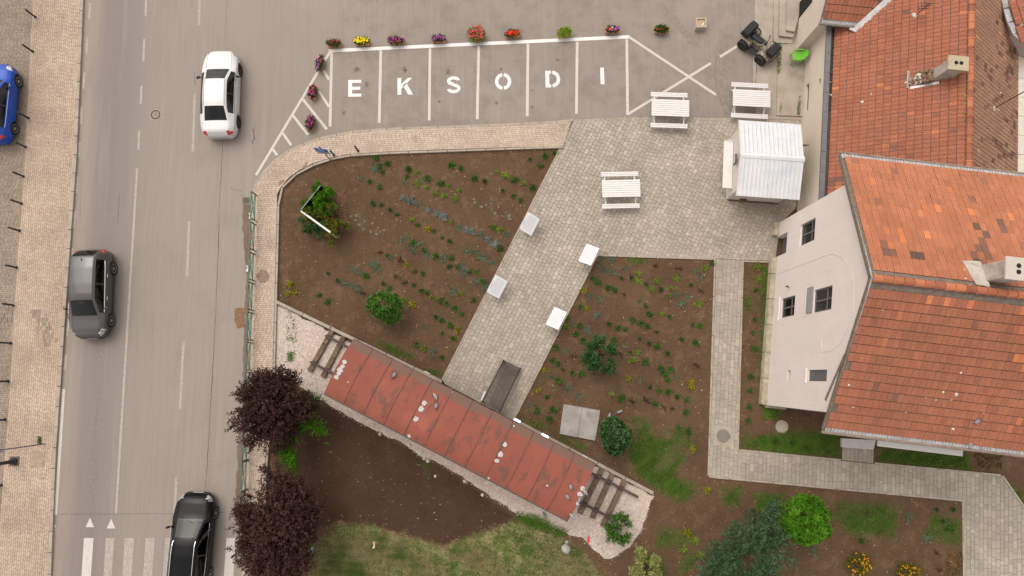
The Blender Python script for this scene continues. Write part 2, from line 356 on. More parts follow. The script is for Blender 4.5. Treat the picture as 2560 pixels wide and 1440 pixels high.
turf_px = [([(1570, 1040), (1620, 1040), (1640, 1090), (1700, 1100), (1718, 1150), (1690, 1190), (1735, 1230), (1700, 1260), (1640, 1225), (1590, 1190), (1565, 1140), (1590, 1090)], 1700), ([(1655, 1075), (1720, 1060), (1740, 1120), (1690, 1130)], 500), ([(1640, 1180), (1740, 1200), (1740, 1250), (1680, 1260)], 700),
 ([(930, 850), (985, 860), (1030, 885), (1040, 905), (985, 890)], 1400), ([(1060, 918), (1100, 925), (1108, 945), (1080, 940)], 1500), ([(1300, 1045), (1345, 1050), (1400, 1080), (1330, 1068)], 900), ([(1400, 1085), (1470, 1110), (1460, 1130), (1390, 1105)], 700), ([(1560, 640), (1620, 645), (1625, 665), (1570, 662)], 700),
 ([(1905, 1015), (1960, 1020), (1945, 1050), (1905, 1050)], 1800), ([(1965, 1075), (2105, 1075), (2105, 1150), (1990, 1140), (1860, 1125), (1860, 1100)], 1100), ([(2188, 1110), (2420, 1130), (2430, 1180), (2190, 1160)], 1600), ([(1845, 1080), (1920, 1090), (1940, 1128), (1846, 1120)], 600), ([(1900, 660), (1925, 670), (1915, 1000), (1895, 1000)], 900), ([(1855, 740), (1880, 740), (1880, 780), (1855, 780)], 700),
 ([(1795, 1215), (1860, 1215), (1850, 1270), (1800, 1260)], 1300), ([(1880, 1230), (1960, 1230), (1950, 1300), (1890, 1290)], 1100), ([(2090, 1250), (2250, 1255), (2240, 1350), (2120, 1340), (2080, 1300)], 800), ([(2120, 1290), (2165, 1290), (2160, 1325), (2125, 1325)], 1300), ([(2330, 1280), (2408, 1300), (2405, 1370), (2300, 1350)], 900), ([(1640, 1310), (1740, 1330), (1720, 1380), (1630, 1370)], 600), ([(1580, 1375), (1660, 1390), (1670, 1440), (1600, 1440)], 1500), ([(1700, 1350), (1760, 1390), (1720, 1440), (1690, 1440)], 500), ([(2480, 1180), (2560, 1230), (2560, 1300), (2520, 1230)], 600),
 ([(1290, 1275), (1345, 1285), (1425, 1325), (1410, 1345), (1340, 1325), (1285, 1300)], 2000), ([(700, 1110), (745, 1090), (745, 1200), (715, 1190)], 1500), ([(1055, 1155), (1075, 1155), (1072, 1185), (1058, 1180)], 1200), ([(940, 1040), (965, 1045), (960, 1055)], 700)]
def signed(x, y, poly):
    d = np.full(len(x), 99.0)
    for i in range(len(poly)):
        a, b = np.array(poly[i]), np.array(poly[(i + 1) % len(poly)]); ab = b - a; t = np.clip(((x - a[0]) * ab[0] + (y - a[1]) * ab[1]) / max(1e-9, ab @ ab), 0, 1); d = np.minimum(d, np.hypot(x - a[0] - t * ab[0], y - a[1] - t * ab[1]))
    return np.where(npin(x, y, poly), d, -d)
# the planted ground: a fine grid so that earth, moss and lawn can blend into each other
st_ = .22; xs_ = np.arange(-14.2, 30, st_); ys_ = np.arange(-16, 12.6, st_); gx, gy = np.meshgrid(xs_, ys_); fx, fy = gx.ravel(), gy.ravel()
ok = signed(fx, fy, SOIL_POLY) > -.25; rngs = np.random.default_rng(3)
vz = np.where(signed(fx, fy, SOIL_POLY) > .3, rngs.normal(0, .002, len(fx)), -.006) + ZS
nx = len(xs_); q = np.arange(len(fx)).reshape(gx.shape); fq = np.stack([q[:-1, :-1], q[:-1, 1:], q[1:, 1:], q[1:, :-1]], -1).reshape(-1, 4); fq = fq[ok[fq].all(1)]
sme = npmesh('garden_soil', np.stack([fx, fy, vz], 1), fq, smooth=True)
def zone_attr(nm, polys, soft):
    v = np.zeros(len(fx))
    for p in polys: v = np.maximum(v, np.clip(.5 + signed(fx, fy, ccw(PP(p, ZS))) / soft, 0, 1))
    sme.attributes.new(nm, 'FLOAT', 'POINT').data.foreach_set('value', v.astype(np.float32))
zone_attr('fresh', [dark_px], .9); zone_attr('mossy', [p for p, d in turf_px], 1.3); zone_attr('lawn', [lawn_px], 1.7)
link('garden_soil', sme, None, SOIL)['kind'] = 'structure'
grav_px = [(690, 762), (870, 852), (1105, 965), (1300, 1070), (1634, 1240), (1618, 1280), (1603, 1325), (1575, 1370), (1540, 1390), (1508, 1398), (1485, 1372), (1455, 1345), (1400, 1328), (1340, 1302), (1290, 1282), (1230, 1245), (1180, 1205), (1110, 1165), (1060, 1142), (1000, 1105), (940, 1075), (870, 1040), (810, 1003), (770, 985), (735, 950), (682, 930)]
GP = wobble(PP(grav_px, .04), .25, .06, 5)
gt = NT('gravel'); gv = gt.voro(16, out='Color'); gcol = gt.ramp(gv, [(0, (.28, .225, .20)), (.45, (.40, .33, .295)), (.8, (.50, .42, .37)), (1, (.60, .53, .47))])
gcol = gt.mix(gt.rng(gt.noise(.6, 5), .35, .7, 0, .5), gcol, (.47, .375, .285)); gt.bump(gt.voro(16), .8, .03); GRAV = gt.out(gcol, .9, spec=.2)
sheet('gravel_bed', GP, .04, GRAV)

def pave(name, poly, z, ang, wid, lens, mat, gap=.010, thick=.05, n_ind=0, seed=1, sandz=None, offs=(0, 0), piece='paver', sand=None):
    """rows of single stones laid inside poly; the ones nearest the viewer are objects of their own, the rest one mesh"""
    r = random.Random(seed); poly = ccw(poly)
    root = sheet(name, poly, z - .018 if sandz is None else sandz, sand or SAND)
    ca, sa = math.cos(ang), math.sin(ang); loc = [(x * ca + y * sa, -x * sa + y * ca) for x, y in poly]
    x0 = min(p[0] for p in loc); x1 = max(p[0] for p in loc); y0 = min(p[1] for p in loc); y1 = max(p[1] for p in loc)
    full, part = [], []
    y = math.floor(y0 / wid) * wid + offs[1]
    while y < y1:
        x = x0 - r.random() * max(lens); 
        while x < x1:
            l = r.choice(lens); g = gap / 2
            rect = [(x + g, y + g), (x + l - g, y + g), (x + l - g, y + wid - g), (x + g, y + wid - g)]
            ins = sum(inpoly(px, py, loc) for px, py in rect)
            if ins == 4: full.append((x + l / 2, y + wid / 2, l))
            elif ins or inpoly(x + l / 2, y + wid / 2, loc):
                cp = clip(loc, rect)
                if len(cp) > 2 and abs(area2(cp)) > .0015: part.append(cp)
            x += l
        y += wid
    tw = lambda q: (q[0] * ca - q[1] * sa, q[0] * sa + q[1] * ca)
    full.sort(key=lambda q: (tw(q)[0] ** 2 + tw(q)[1] ** 2))
    protos = {}
    for q in full[:n_ind]:
        l = q[2]
        if l not in protos:
            b = MB(); e = .006; hx, hy = l / 2 - gap / 2, wid / 2 - gap / 2
            vs = [(sx * hx, sy * hy, zz) for zz in (-thick, -e) for sx, sy in ((-1, -1), (1, -1), (1, 1), (-1, 1))] + [(sx * (hx - e), sy * (hy - e), 0) for sx, sy in ((-1, -1), (1, -1), (1, 1), (-1, 1))]
            fs = [(8, 9, 10, 11)] + [(i + k, (i + 1) % 4 + k, (i + 1) % 4 + 4 + k, i + 4 + k) for k in (0, 4) for i in range(4)]
            b.add(vs, fs); protos[l] = b.build(piece, mat, root); o = protos[l]
        else: o = protos[l].copy(); C.objects.link(o); o.parent = root
        x, yy = tw(q); o.location = (x, yy, z + r.uniform(-.003, .003)); o.rotation_euler = (r.uniform(-.006, .006), r.uniform(-.006, .006), ang)
    b = MB()
    for q in full[n_ind:]:
        x, yy, l = q; hx, hy = l / 2 - gap / 2, wid / 2 - gap / 2; dz = r.uniform(-.003, .003)
        b.prism([tw((x + sx * hx, yy + sy * hy)) for sx, sy in ((-1, -1), (1, -1), (1, 1), (-1, 1))], z - .03 + dz, z + dz, r.random(), .03)
    for cp in part:
        b.prism([tw(p) for p in cp], z - .03, z - .001, r.random())
    o = b.build(piece + 's_further', mat, root, tone=True); o['kind'] = 'stuff'
    return root
walk_ang = math.atan2(*reversed([(PP([(1107, 950)], ZP)[0][i] - PP([(1404, 368)], ZP)[0][i]) for i in (0, 1)])) + math.pi
plaza_px = [(1404, 368), (1433, 299), (1570, 293), (1740, 294), (1990, 297), (2012, 300), (1990, 520), (1950, 560), (1938, 652), (1856, 650), (1790, 646), (1492, 636), (1284, 1046), (1290, 1055), (1113, 960), (1107, 950)]
pave('paved_square', PP(plaza_px, ZP), ZP, walk_ang, .205, (.2, .2, .3), PV_GREY, n_ind=300, seed=2)
path_px = [(1791, 647), (1856, 651), (1843, 1127), (2105, 1152), (2186, 1160), (2505, 1190), (2590, 1312), (2600, 1600), (2414, 1600), (2410, 1250), (1773, 1190)]
pang = math.atan2(*reversed([PP([(2410, 1250)], ZP)[0][i] - PP([(1773, 1190)], ZP)[0][i] for i in (0, 1)])) + math.pi / 2
pave('garden_path', PP(path_px, ZP + .004), ZP + .004, pang, .205, (.2, .4, .4, .3), PV_PATH, n_ind=300, seed=4)
side_px = [(633, 480), (638, 462), (650, 440), (668, 423), (693, 400), (733, 374), (783, 354), (826, 343), (892, 331), (975, 325), (1157, 319), (1273, 314), (1392, 308), (1428, 304), (1408, 366), (1273, 368), (973, 379), (873, 385), (827, 394), (780, 409), (750, 424), (724, 442), (703, 466), (693, 485), (686, 750), (681, 930), (659, 1200), (652, 1600), (600, 1600), (608, 1300), (617, 1100), (624, 900), (630, 600)]
pave('roadside_pavement', PP(side_px, ZW), ZW, rad(2.0), .105, (.21,), PV_BEIGE, gap=.010, seed=5, sandz=ZW - .012, sand=SANDB)
left_px = [(85, -60), (203, -60), (183, 400), (168, 600), (130, 1150), (112, 1600), (-20, 1600), (25, 953), (48, 600), (62, 400)]
pave('street_pavement', PP(left_px, ZW), ZW, rad(91), .105, (.21,), PV_LEFT, gap=.009, seed=6, sandz=ZW - .012, sand=SANDB)
bay_px = [(-160, -60), (85, -60), (62, 400), (48, 600), (25, 953), (-20, 1600), (-160, 1600)]
pave('parking_bay', PP(bay_px, .10), .10, rad(1), .105, (.21,), PV_BAY, gap=.010, seed=7, sandz=.088)

def stones(name, pts, w, z0, z1, length, mat, side=1, px=True, gap=.012, parent=None, inset=0.0):
    """a line of single kerb stones; pts is the street-side edge, width w to the given side"""
    q = [Vector(p) for p in (PP(pts, z1) if px else pts)]
    root = empty(name, kind='structure') if parent is None else parent
    d = [0]
    for i in range(1, len(q)): d.append(d[-1] + (q[i] - q[i - 1]).length)
    def at(s):
        for i in range(1, len(q)):
            if s <= d[i] + 1e-6: return q[i - 1].lerp(q[i], (s - d[i - 1]) / max(1e-6, d[i] - d[i - 1]))
        return q[-1]
    n = max(1, round(d[-1] / length)); st = d[-1] / n
    def nrm(s):
        t = (at(min(d[-1], s + .08)) - at(max(0, s - .08))).normalized(); return Vector((-t.y, t.x)) * side
    for k in range(n):
        s0, s1 = k * st + gap / 2, (k + 1) * st - gap / 2
        a, b = at(s0), at(s1); c_, e_ = b + nrm(s1) * w, a + nrm(s0) * w
        m = (a + b + c_ + e_) / 4; dz = random.uniform(-.004, .004)
        MB().prism(ccw([a - m, b - m, c_ - m, e_ - m]), z0, z1 + dz, 0, .02).build('kerb_stone', mat, root, loc=(m.x, m.y, 0))
    return root
outer_px = [(612, 1600), (604, 1300), (616, 1100), (622, 900), (627, 600), (629, 480), (634, 460), (645, 440), (664, 420), (688, 396), (729, 369), (781, 348), (824, 337), (890, 325), (974, 319), (1157, 313), (1273, 308), (1388, 302), (1433, 297)]
stones('roadside_kerb', outer_px, .14, -.03, .125, .9, CONCL, -1)
inner_px = [(653, 1600), (660, 1200), (682, 930), (687, 750), (694, 485), (704, 466), (724, 443), (750, 426), (780, 411), (827, 395), (873, 386), (973, 380), (1273, 369), (1408, 365)]
stones('garden_edging', inner_px, .10, 0, .15, 1.0, CONCL, -1)
stones('street_kerb', [(112, 1600), (130, 1150), (168, 600), (183, 400), (203, -60)], .16, -.03, .125, 1.0, CONCL, -1)
stones('bay_edging', [(25, 953), (48, 600), (62, 400), (85, -60)], .08, 0, .112, 1.0, PV_BAY, 1)
stones('walk_edging', [(1404, 368), (1107, 950)], .08, 0, .09, 1.0, CONCL, -1)
stones('walk_edging', [(1284, 1046), (1492, 636)], .08, 0, .09, 1.0, CONCL, -1)
stones('square_edging', [(1492, 636), (1790, 646)], .08, 0, .085, 1.0, CONCL, -1)
stones('path_edging', [(1790, 646), (1773, 1190)], .08, 0, .09, 1.0, CONCL, -1)
stones('path_edging', [(1773, 1190), (2410, 1250)], .08, 0, .09, 1.0, CONCL, -1); stones('path_edging', [(2410, 1250), (2414, 1600)], .08, 0, .09, 1.0, CONCL, -1)
stones('path_edging', [(1856, 651), (1843, 1127)], .08, 0, .09, 1.0, CONCL, 1); stones('path_edging', [(1847, 1127), (2103, 1152)], .08, 0, .09, 1.0, CONCL, 1)
stones('path_edging', [(2187, 1160), (2503, 1190)], .08, 0, .09, 1.0, CONCL, 1); stones('path_edging', [(2505, 1190), (2590, 1312)], .08, 0, .09, 1.0, CONCL, 1)
stones('square_edging', [(1856, 651), (1938, 653)], .08, 0, .085, .8, CONCL, -1)
# low concrete wall that holds the track bed, interrupted by the walk
rw = [(690, 750), (1107, 951)], [(1287, 1046), (1636, 1230)]
for seg in rw: stones('track_bed_edging', list(seg), .15, 0, .22, 1.6, CONCL, -1)

# markings: painted sheets 4 mm above the asphalt
SZ = [0]
def stripe(pts, w, mat, z=.004, name='road_marking'):
    SZ[0] += 1; z += (SZ[0] % 9) * .0004
    q = [Vector(p) for p in PP(pts, z)]; b = MB()
    for i in range(len(q) - 1):
        t = (q[i + 1] - q[i]).normalized(); n = Vector((-t.y, t.x)) * (w / 2)
        b.add([(*(q[i] - n), z + .0003 * i), (*(q[i + 1] - n), z + .0003 * i), (*(q[i + 1] + n), z + .0003 * i), (*(q[i] + n), z + .0003 * i)], [(0, 1, 2, 3)])
    return b.build(name, mat, road)
def pquad(pts, mat, z=.004, name='road_marking'):
    q = ccw(PP(pts, z)); return MB().add([(x, y, z) for x, y in q], [tuple(range(len(q)))]).build(name, mat, road)
for a, b in (((366, -20), (364, 40)), ((361, 97), (358, 153)), ((354, 215), (352, 260)), ((348, 326), (346, 375)), ((343, 420), (290, 1284))): stripe([a, b], .12, PAINTW)
for a, b in (((500, -20), (497, 63)), ((487, 238), (482, 380)), ((473, 553), (468, 692)), ((459, 853), (450, 1023)), ((441, 1193), (435, 1300))): stripe([a, b], .13, PAINTW)
for a, b in (((225, 7), (223, 48)), ((218, 93), (216, 133)), ((211, 180), (208, 222)), ((204, 268), (202, 310)), ((199, 355), (196, 395)), ((193, 440), (191, 483)), ((188, 527), (184, 570)), ((181, 620), (179, 662)), ((176, 708), (174, 745)), ((171, 798), (168, 840)), ((165, 887), (162, 925))): stripe([a, b], .13, PAINTW)
stripe([(159, 973), (139, 1287)], .15, PAINT)
for x, y in ((130, 1307), (225, 1307), (278, 1310)): pquad([(x, y - 13), (x + 10, y + 11), (x - 11, y + 11)], PAINT)
for x0, x1, m in ((117, 133, PAINT), (207, 232, PAINT), (262, 284, PAINTW), (309, 334, PAINTW), (361, 385, PAINTW), (410, 432, PAINTW), (563, 588, PAINT)):
    pquad([(x0 + 3, 1345), (x1 + 2, 1345), (x1 - 8, 1480), (x0 - 6, 1480)], m)
stripe([(822, 127), (1574, 92)], .19, PAINTN, .005)
for a, b in (((829, 131), (825, 316)), ((952, 126), (948, 307)), ((1075, 121), (1073, 301)), ((1197, 115), (1193, 298)), ((1320, 109), (1318, 290)), ((1443, 104), (1441, 284)), ((1567, 98), (1569, 287))): stripe([a, b], .145, PAINT)
for a, b in (((1572, 92), (1790, 237)), ((1569, 286), (1777, 158)), ((1800, 142), (1850, 111)), ((826, 128), (640, 438)), ((809, 176), (823, 200)), ((797, 228), (823, 267)), ((757, 248), (817, 323)), ((732, 288), (770, 337)), ((707, 333), (728, 363)), ((682, 373), (693, 388))): stripe([a, b], .135, PAINT, .006)
# stencilled letters, one in each bay
def letter(ch, px, py, h=.93, rot=0.0):
    b = MB(); t = .205; W = .70
    def rect(x0, y0, x1, y1): b.add([(x0, y0, 0), (x1, y0, 0), (x1, y1, 0), (x0, y1, 0)], [(0, 1, 2, 3)])
    def arc(cx, cy, rx, ry, a0, a1, n=16, tw=t):
        for i in range(n):
            A, B = rad(a0 + (a1 - a0) * i / n), rad(a0 + (a1 - a0) * (i + 1) / n)
            f = lambda a, k: (cx + (rx - k) * math.cos(a), cy + (ry - k) * math.sin(a), 0)
            b.add([f(A, 0), f(B, 0), f(B, tw), f(A, tw)], [(0, 1, 2, 3)])
    if ch == 'E':
        rect(0, 0, t, h); [rect(t, y, x, y + t * .82) for y, x in ((0, W), (h * .41, W * .92), (h - t * .82, W * .98))]
    elif ch == 'K':
        rect(0, 0, t, h); b.add([(t, h * .36, 0), (t, h * .62, 0), (W * .78, h, 0), (W * 1.12, h, 0)], [(3, 2, 1, 0)]); b.add([(t * 1.4, h * .56, 0), (W * .82, 0, 0), (W * 1.18, 0, 0), (t * 2.3, h * .70, 0)], [(0, 1, 2, 3)])
    elif ch == 'S':
        r1, r2 = h * .275, h * .275; cx = W / 2
        arc(cx, h - r1, W * .5, r1 + .005, 10, 270, 20, .18); arc(cx, r2, W * .52, r2 + .01, -170, 90, 20, .18)
    elif ch == 'O':
        arc(W * .55, h / 2, W * .62, h / 2, 97, 263, 18, .185); arc(W * .55, h / 2, W * .62, h / 2, -83, 83, 18, .185)
    elif ch == 'D':
        rect(0, 0, t, h); rect(t, 0, W * .43, t * .8); rect(t, h - t * .8, W * .43, h); arc(W * .5, h / 2, W * .62, h / 2, -86, 86, 18, .185)
    elif ch == 'I': rect(.24, 0, .24 + t, h)
    o = b.build('painted_letter', PAINTN, road); p = P(px, py, .004); o.location = (p.x - .36, p.y - h / 2, .005); o.rotation_euler = (0, 0, rot); o['label'] = 'white stencilled letter ' + ch
for ch, x, y in (('E', 888, 221), ('K', 1011, 216), ('S', 1135, 212), ('O', 1257, 204), ('D', 1381, 198), ('I', 1507, 190)): letter(ch, x, y, rot=rad(1.2))

# replaced darker pavers, a service cover and damp stains on the pavements
dk = MB(); rr_ = random.Random(8)
for poly in ([(74, 768), (110, 772), (142, 850), (112, 872), (92, 830)], [(0, 755), (38, 755), (36, 800), (0, 800)]):
    pw_ = ccw(PP(poly, ZW)); xs_2 = [p[0] for p in pw_]; ys_2 = [p[1] for p in pw_]
    for gx_ in np.arange(min(xs_2), max(xs_2), .105):
        for gy_ in np.arange(min(ys_2), max(ys_2), .21):
            if inpoly(gx_, gy_, pw_) and rr_.random() < .55: dk.box((gx_, gy_, ZW - .008), (.095, .198, .026), rad(1), tone=rr_.random())
o = dk.build('replaced_pavers', PV_BAY, bpy.data.objects['street_pavement'], tone=True); o['kind'] = 'stuff'
MB().box((0, 0, 0), (.64, .78, .02), rad(1)).build('service_cover', plain('cover_concrete', (.27, .21, .15), .9, .2, 5), bpy.data.objects['street_pavement'], loc=P(94, 1148, ZW + .002))
DAMP = plain('damp_paving', (.20, .145, .105), .8, .25, 6)
for pts, k in (([(640, 688), (650, 676), (668, 676), (676, 690), (664, 708), (648, 706)], 1), ([(760, 410), (770, 404), (766, 418), (756, 420)], 2), ([(698, 452), (714, 448), (706, 462), (694, 464)], 3)):
    sheet('damp_patch', wobble(PP(pts, ZW), .08, .05, 70 + k), ZW + .005, DAMP, parent=bpy.data.objects['roadside_pavement'])
# road wear: joints, cracks, silt along the kerb, covers
CRACK = plain('tar_crack', (.055, .046, .04), .9, .3, 9)
def crack(pts, w, seed=0, amp=.03, mat=None, z=.003):
    r = random.Random(seed); q = [Vector(p) for p in PP(pts, z)]; path = []
    for i in range(len(q) - 1):
        n = max(2, int((q[i + 1] - q[i]).length / .25))
        for k in range(n): path.append(q[i].lerp(q[i + 1], k / n) + Vector((r.uniform(-amp, amp), r.uniform(-amp, amp))))
    path.append(q[-1]); b = MB(); L_ = []; R_ = []
    for i, p in enumerate(path):
        t = (path[min(i + 1, len(path) - 1)] - path[max(0, i - 1)]).normalized(); n = Vector((-t.y, t.x)) * (w * r.uniform(.3, 1) / 2)
        L_.append((*(p + n), z)); R_.append((*(p - n), z))
    n = len(path); b.add(L_ + R_, [(n + i, n + i + 1, i + 1, i) for i in range(n - 1)]); return b.build('crack', mat or CRACK, road)
crack([(570, -20), (560, 110)], .02, 1); crack([(557, 350), (549, 500), (545, 640), (538, 800), (530, 960), (520, 1130), (512, 1235)], .035, 2, .012)
crack([(633, 320), (636, 345), (632, 360)], .05, 3, .06); crack([(640, 312), (634, 330)], .03, 4, .05); crack([(575, 472), (600, 478), (612, 496)], .02, 5); crack([(120, 1286), (430, 1284), (560, 1281)], .02, 6, .01)
crack([(486, 180), (489, 215)], .03, 8); crack([(1588, -20), (1583, 70), (1572, 95)], .012, 9, .01, plain('resurfacing_joint', (.19, .155, .125), .9, .2)); crack([(1790, 130), (1788, 200), (1800, 245), (1815, 290)], .02, 10, .015)
crack([(298, 483), (295, 560)], .02, 11, .02); crack([(200, 560), (205, 400)], .012, 12, .01)
TAR = plain('tar_repair', (.13, .115, .105), .85, .22, 3)
for pts, k in (([(1655, 5), (1690, 40), (1730, 85), (1752, 120), (1730, 118), (1690, 70), (1655, 30)], 21), ([(1790, 136), (1820, 150), (1840, 185), (1812, 195), (1835, 290), (1815, 288), (1792, 235), (1787, 180)], 22), ([(1735, 82), (1750, 100), (1752, 95), (1742, 78)], 24)):
    sheet('tar_stain', wobble(PP(pts, .002), .15, .07, k), .002, plain('tar_stain_%d' % k, (.20, .168, .145), .9, .18, 5), parent=road)
sheet('gutter_silt', wobble(PP([(613, 500), (628, 500), (627, 600), (622, 760), (619, 900), (613, 1100), (598, 1290), (586, 1290), (594, 1130), (606, 1000), (607, 905), (612, 800), (615, 700), (611, 620), (606, 560), (607, 520)], .003), .2, .05, 31), .003, DIRT, parent=road)
sheet('gutter_silt', wobble(PP([(588, 772), (612, 768), (612, 818), (592, 820), (585, 800)], .0035), .12, .05, 33), .0035, plain('rusty_silt', (.17, .095, .06), .95, .25, 5), parent=road)
STAIN = plain('oil_stain', (.14, .11, .085), .85, .25, 6)
for x, y, r_ in ((893, 174, .18), (917, 210, .15), (1011, 172, .13), (1013, 179, .1), (1120, 180, .16), (1124, 167, .05), (1098, 254, .09), (1104, 254, .04), (1253, 173, .1), (1242, 257, .1), (860, 283, .12), (1331, 267, .1), (1395, 150, .12), (1330, 225, .06)):
    c0 = P(x, y, .0025); n = 11
    sheet('oil_stain', [(c0.x + r_ * random.uniform(.6, 1.2) * math.cos(k * 2 * math.pi / n), c0.y + r_ * random.uniform(.6, 1.2) * math.sin(k * 2 * math.pi / n)) for k in range(n)], .0028, STAIN if y != 254 else TAR, parent=road)
def cover(px, py, r, z, label, holes=True, mat=None, lug=False):
    p = P(px, py, z); e = empty('manhole_cover', (p.x, p.y, z), label=label, cat='manhole cover'); mat = mat or IRON
    MB().lathe([(r * 1.18, -.03), (r * 1.18, .004), (r * 1.03, .006), (r * 1.03, -.01)], 28).build('frame', CONCL if not lug else mat, e)
    MB().lathe([(r, -.02), (r, .007), (r * .9, .010), (r * .3, .010)], 28).build('lid', mat, e)
    if holes:
        for k in range(16):
            a = k * math.pi / 8; MB().box((r * .86 * math.cos(a), r * .86 * math.sin(a), .011), (r * .17, r * .27, .004), a + math.pi / 2 + math.pi / 2).build('vent_slot', DARK, e)
    if lug: MB().box((r * 1.15, -r * .1, .01), (r * .22, r * .5, .012)).build('hinge', mat, e)
    return e
IRON = plain('cast_iron', (.20, .168, .14), .75, .15, 8); IRON2 = plain('dull_iron', (.155, .135, .12), .7, .15, 8)
cover(389, 287, .26, .004, 'round manhole cover with a ring of slots, set in the roadway')
cover(1808, 1090, .28, ZP + .012, 'dark round manhole cover with a lug, in the concrete collar of the garden path', False, IRON2, True)
cover(1955, 1067, .27, ZS + .01, 'round concrete inspection lid lying in the soil beside the white house', False, CONC)
pp = P(1809, 1090, ZP); MB().box((0, 0, 0), (1.0, .95, .012), rad(-3)).build('concrete_collar', CONCL, None, loc=(pp.x, pp.y, ZP + .006)).__setitem__('kind', 'structure')
g = empty('storm_drain', P(616, 502, .0), rad(2), 'slotted iron storm drain grate at the kerb beside the end of the green railing', 'drain')
MB().box((0, 0, .004), (.36, .36, .012)).build('pit', DARK, g); fb = MB(); [fb.box(c, d) for c, d in (((0, .19, .012), (.44, .05, .02)), ((0, -.19, .012), (.44, .05, .02)), ((.2, 0, .011), (.05, .34, .02)), ((-.2, 0, .011), (.05, .34, .02)))]; fb.build('frame', IRON, g)
for k in range(6): MB().box((0, -.135 + k * .054, .014), (.35, .022, .02)).build('bar', IRON, g)
# ---------------------------------------------------------------- houses
def tile_proto(w, e, ribs, mat, parent, lift=.04, g=.006, gl=.022):
    b = MB(); n = ribs * 4; l = e - gl  # tile stops short of its course; the dark roof in the gap draws the shadow line
    xs = [g + (w - 2 * g) * i / n for i in range(n + 1)]; hs = [(0.0, .010, .012, .004)[i % 4] for i in range(n)] + [0.0]
    vs = [(x, 0, lift + h) for x, h in zip(xs, hs)] + [(x, l, .022 + h) for x, h in zip(xs, hs)] + [(x, 0, .0) for x in xs]
    m = n + 1
    fs = [(i, i + 1, m + i + 1, m + i) for i in range(n)] + [(2 * m + i, 2 * m + i + 1, i + 1, i) for i in range(n)]
    b.add(vs, fs); return b
def tile_slope(parent, O, es, ts, length, slope, w, e, mat, n_ind=0, inside=None, ribs=2, seed=0, missing=(), g=.006, gl=.024, zones=()):
    """clay tiles in courses on one roof plane; single objects nearest the camera, the rest in one mesh"""
    r = random.Random(seed); O, es, ts = Vector(O), Vector(es).normalized(), Vector(ts).normalized(); nn = es.cross(ts)
    M = Matrix((es, ts, nn)).transposed(); b0 = tile_proto(w, e, ribs, mat, parent, g=g, gl=gl)
    spots = []
    for j in range(int(slope / e)):
        for i in range(int(length / w)):
            s, t = i * w + (w * .5 if j % 2 else 0) * 0, j * e
            if inside and not inside(s + w / 2, t + e / 2): continue
            if (j, i) in missing: continue
            spots.append((O + es * s + ts * t, j, i))
    W_ = parent.matrix_world if parent else Matrix()
    root = parent
    while root.parent: root = root.parent
    RM = Matrix.Translation(root.location) @ root.rotation_euler.to_matrix().to_4x4()
    cp = Vector((0, 0, CAM_H))
    def key(q):
        p = RM @ q[0]; v = p - cp; px = 1280 + FPX * v.x / v.dot(_l); py = 720 - FPX * v.dot(_u) / v.dot(_l)
        return (0 if (-30 < px < 2590 and -30 < py < 1470) else 1, v.length)
    spots.sort(key=key)
    def matof(q):
        v = RM @ q - cp; px = 1280 + FPX * v.x / v.dot(_l); py = 720 - FPX * v.dot(_u) / v.dot(_l)
        for zx, zy, rx, ry, m_, pr in zones:
            d = math.hypot((px - zx) / rx, (py - zy) / ry)
            if d < 1 and r.random() < pr * (1.3 - d): return m_
        return mat
    mes = {}
    for q, j, i in spots[:n_ind]:
        m_ = matof(q)
        if m_.name not in mes: o = b0.build('tile', m_, parent); mes[m_.name] = o.data
        else: o = link('tile', mes[m_.name], parent)
        o.location = q + nn * r.uniform(0, .006); M2 = M @ Matrix.Rotation(r.gauss(0, .005), 3, 'Z') @ Matrix.Rotation(r.gauss(0, .008), 3, 'X'); o.rotation_euler = M2.to_euler()
    bs = {}
    for q, j, i in spots[n_ind:]:
        b = bs.setdefault(matof(q), MB()); M2 = M @ Matrix.Rotation(r.gauss(0, .005 if r.random() > .04 else .03), 3, 'Z') @ Matrix.Rotation(r.gauss(0, .008), 3, 'X'); off = q + nn * r.uniform(0, .006)
        b.add([M2 @ Vector(v) + off for v in b0.v], b0.f, r.random())
    for m_, b in bs.items(): o = b.build('tiles_further', m_, parent, tone=True); o['kind'] = 'stuff'
def ridge_row(parent, a, b, mat, seg=.36, rr=.13, moss=True):
    a, b = Vector(a), Vector(b); d = (b - a).normalized(); n = int((b - a).length / seg); up = Vector((0, 0, 1)); x = d.cross(up).normalized()
    bb = MB(); k = 7
    for l, r0 in ((0, rr * 1.0), (seg * 1.08, rr * .9)):
        for i in range(k):
            t = math.pi * i / (k - 1); bb.v.append((math.cos(t) * r0, l, math.sin(t) * r0 * .75 + (.02 if l == 0 else 0)))
    bb.f = [(i, i + 1, k + i + 1, k + i) for i in range(k - 1)] + [tuple(range(k))]; bb.t = [0] * len(bb.f)
    bb.add([(math.cos(math.pi * i / 6) * (rr * 1.12), l, math.sin(math.pi * i / 6) * rr * .87 + .02) for l in (-.02, .05) for i in range(7)], [(i, i + 1, 8 + i, 7 + i) for i in range(6)] + [tuple(range(7))])
    me = None; M = Matrix((x, d, x.cross(d))).transposed()
    if M.determinant() < 0: M = Matrix((-x, d, (-x).cross(d))).transposed()
    for i in range(n):
        if me is None: o = bb.build('ridge_tile', mat, parent); me = o.data
        else: o = link('ridge_tile', me, parent)
        o.location = a + d * (i * seg) + Vector((0, 0, random.uniform(-.008, .008))); o.rotation_euler = M.to_euler()
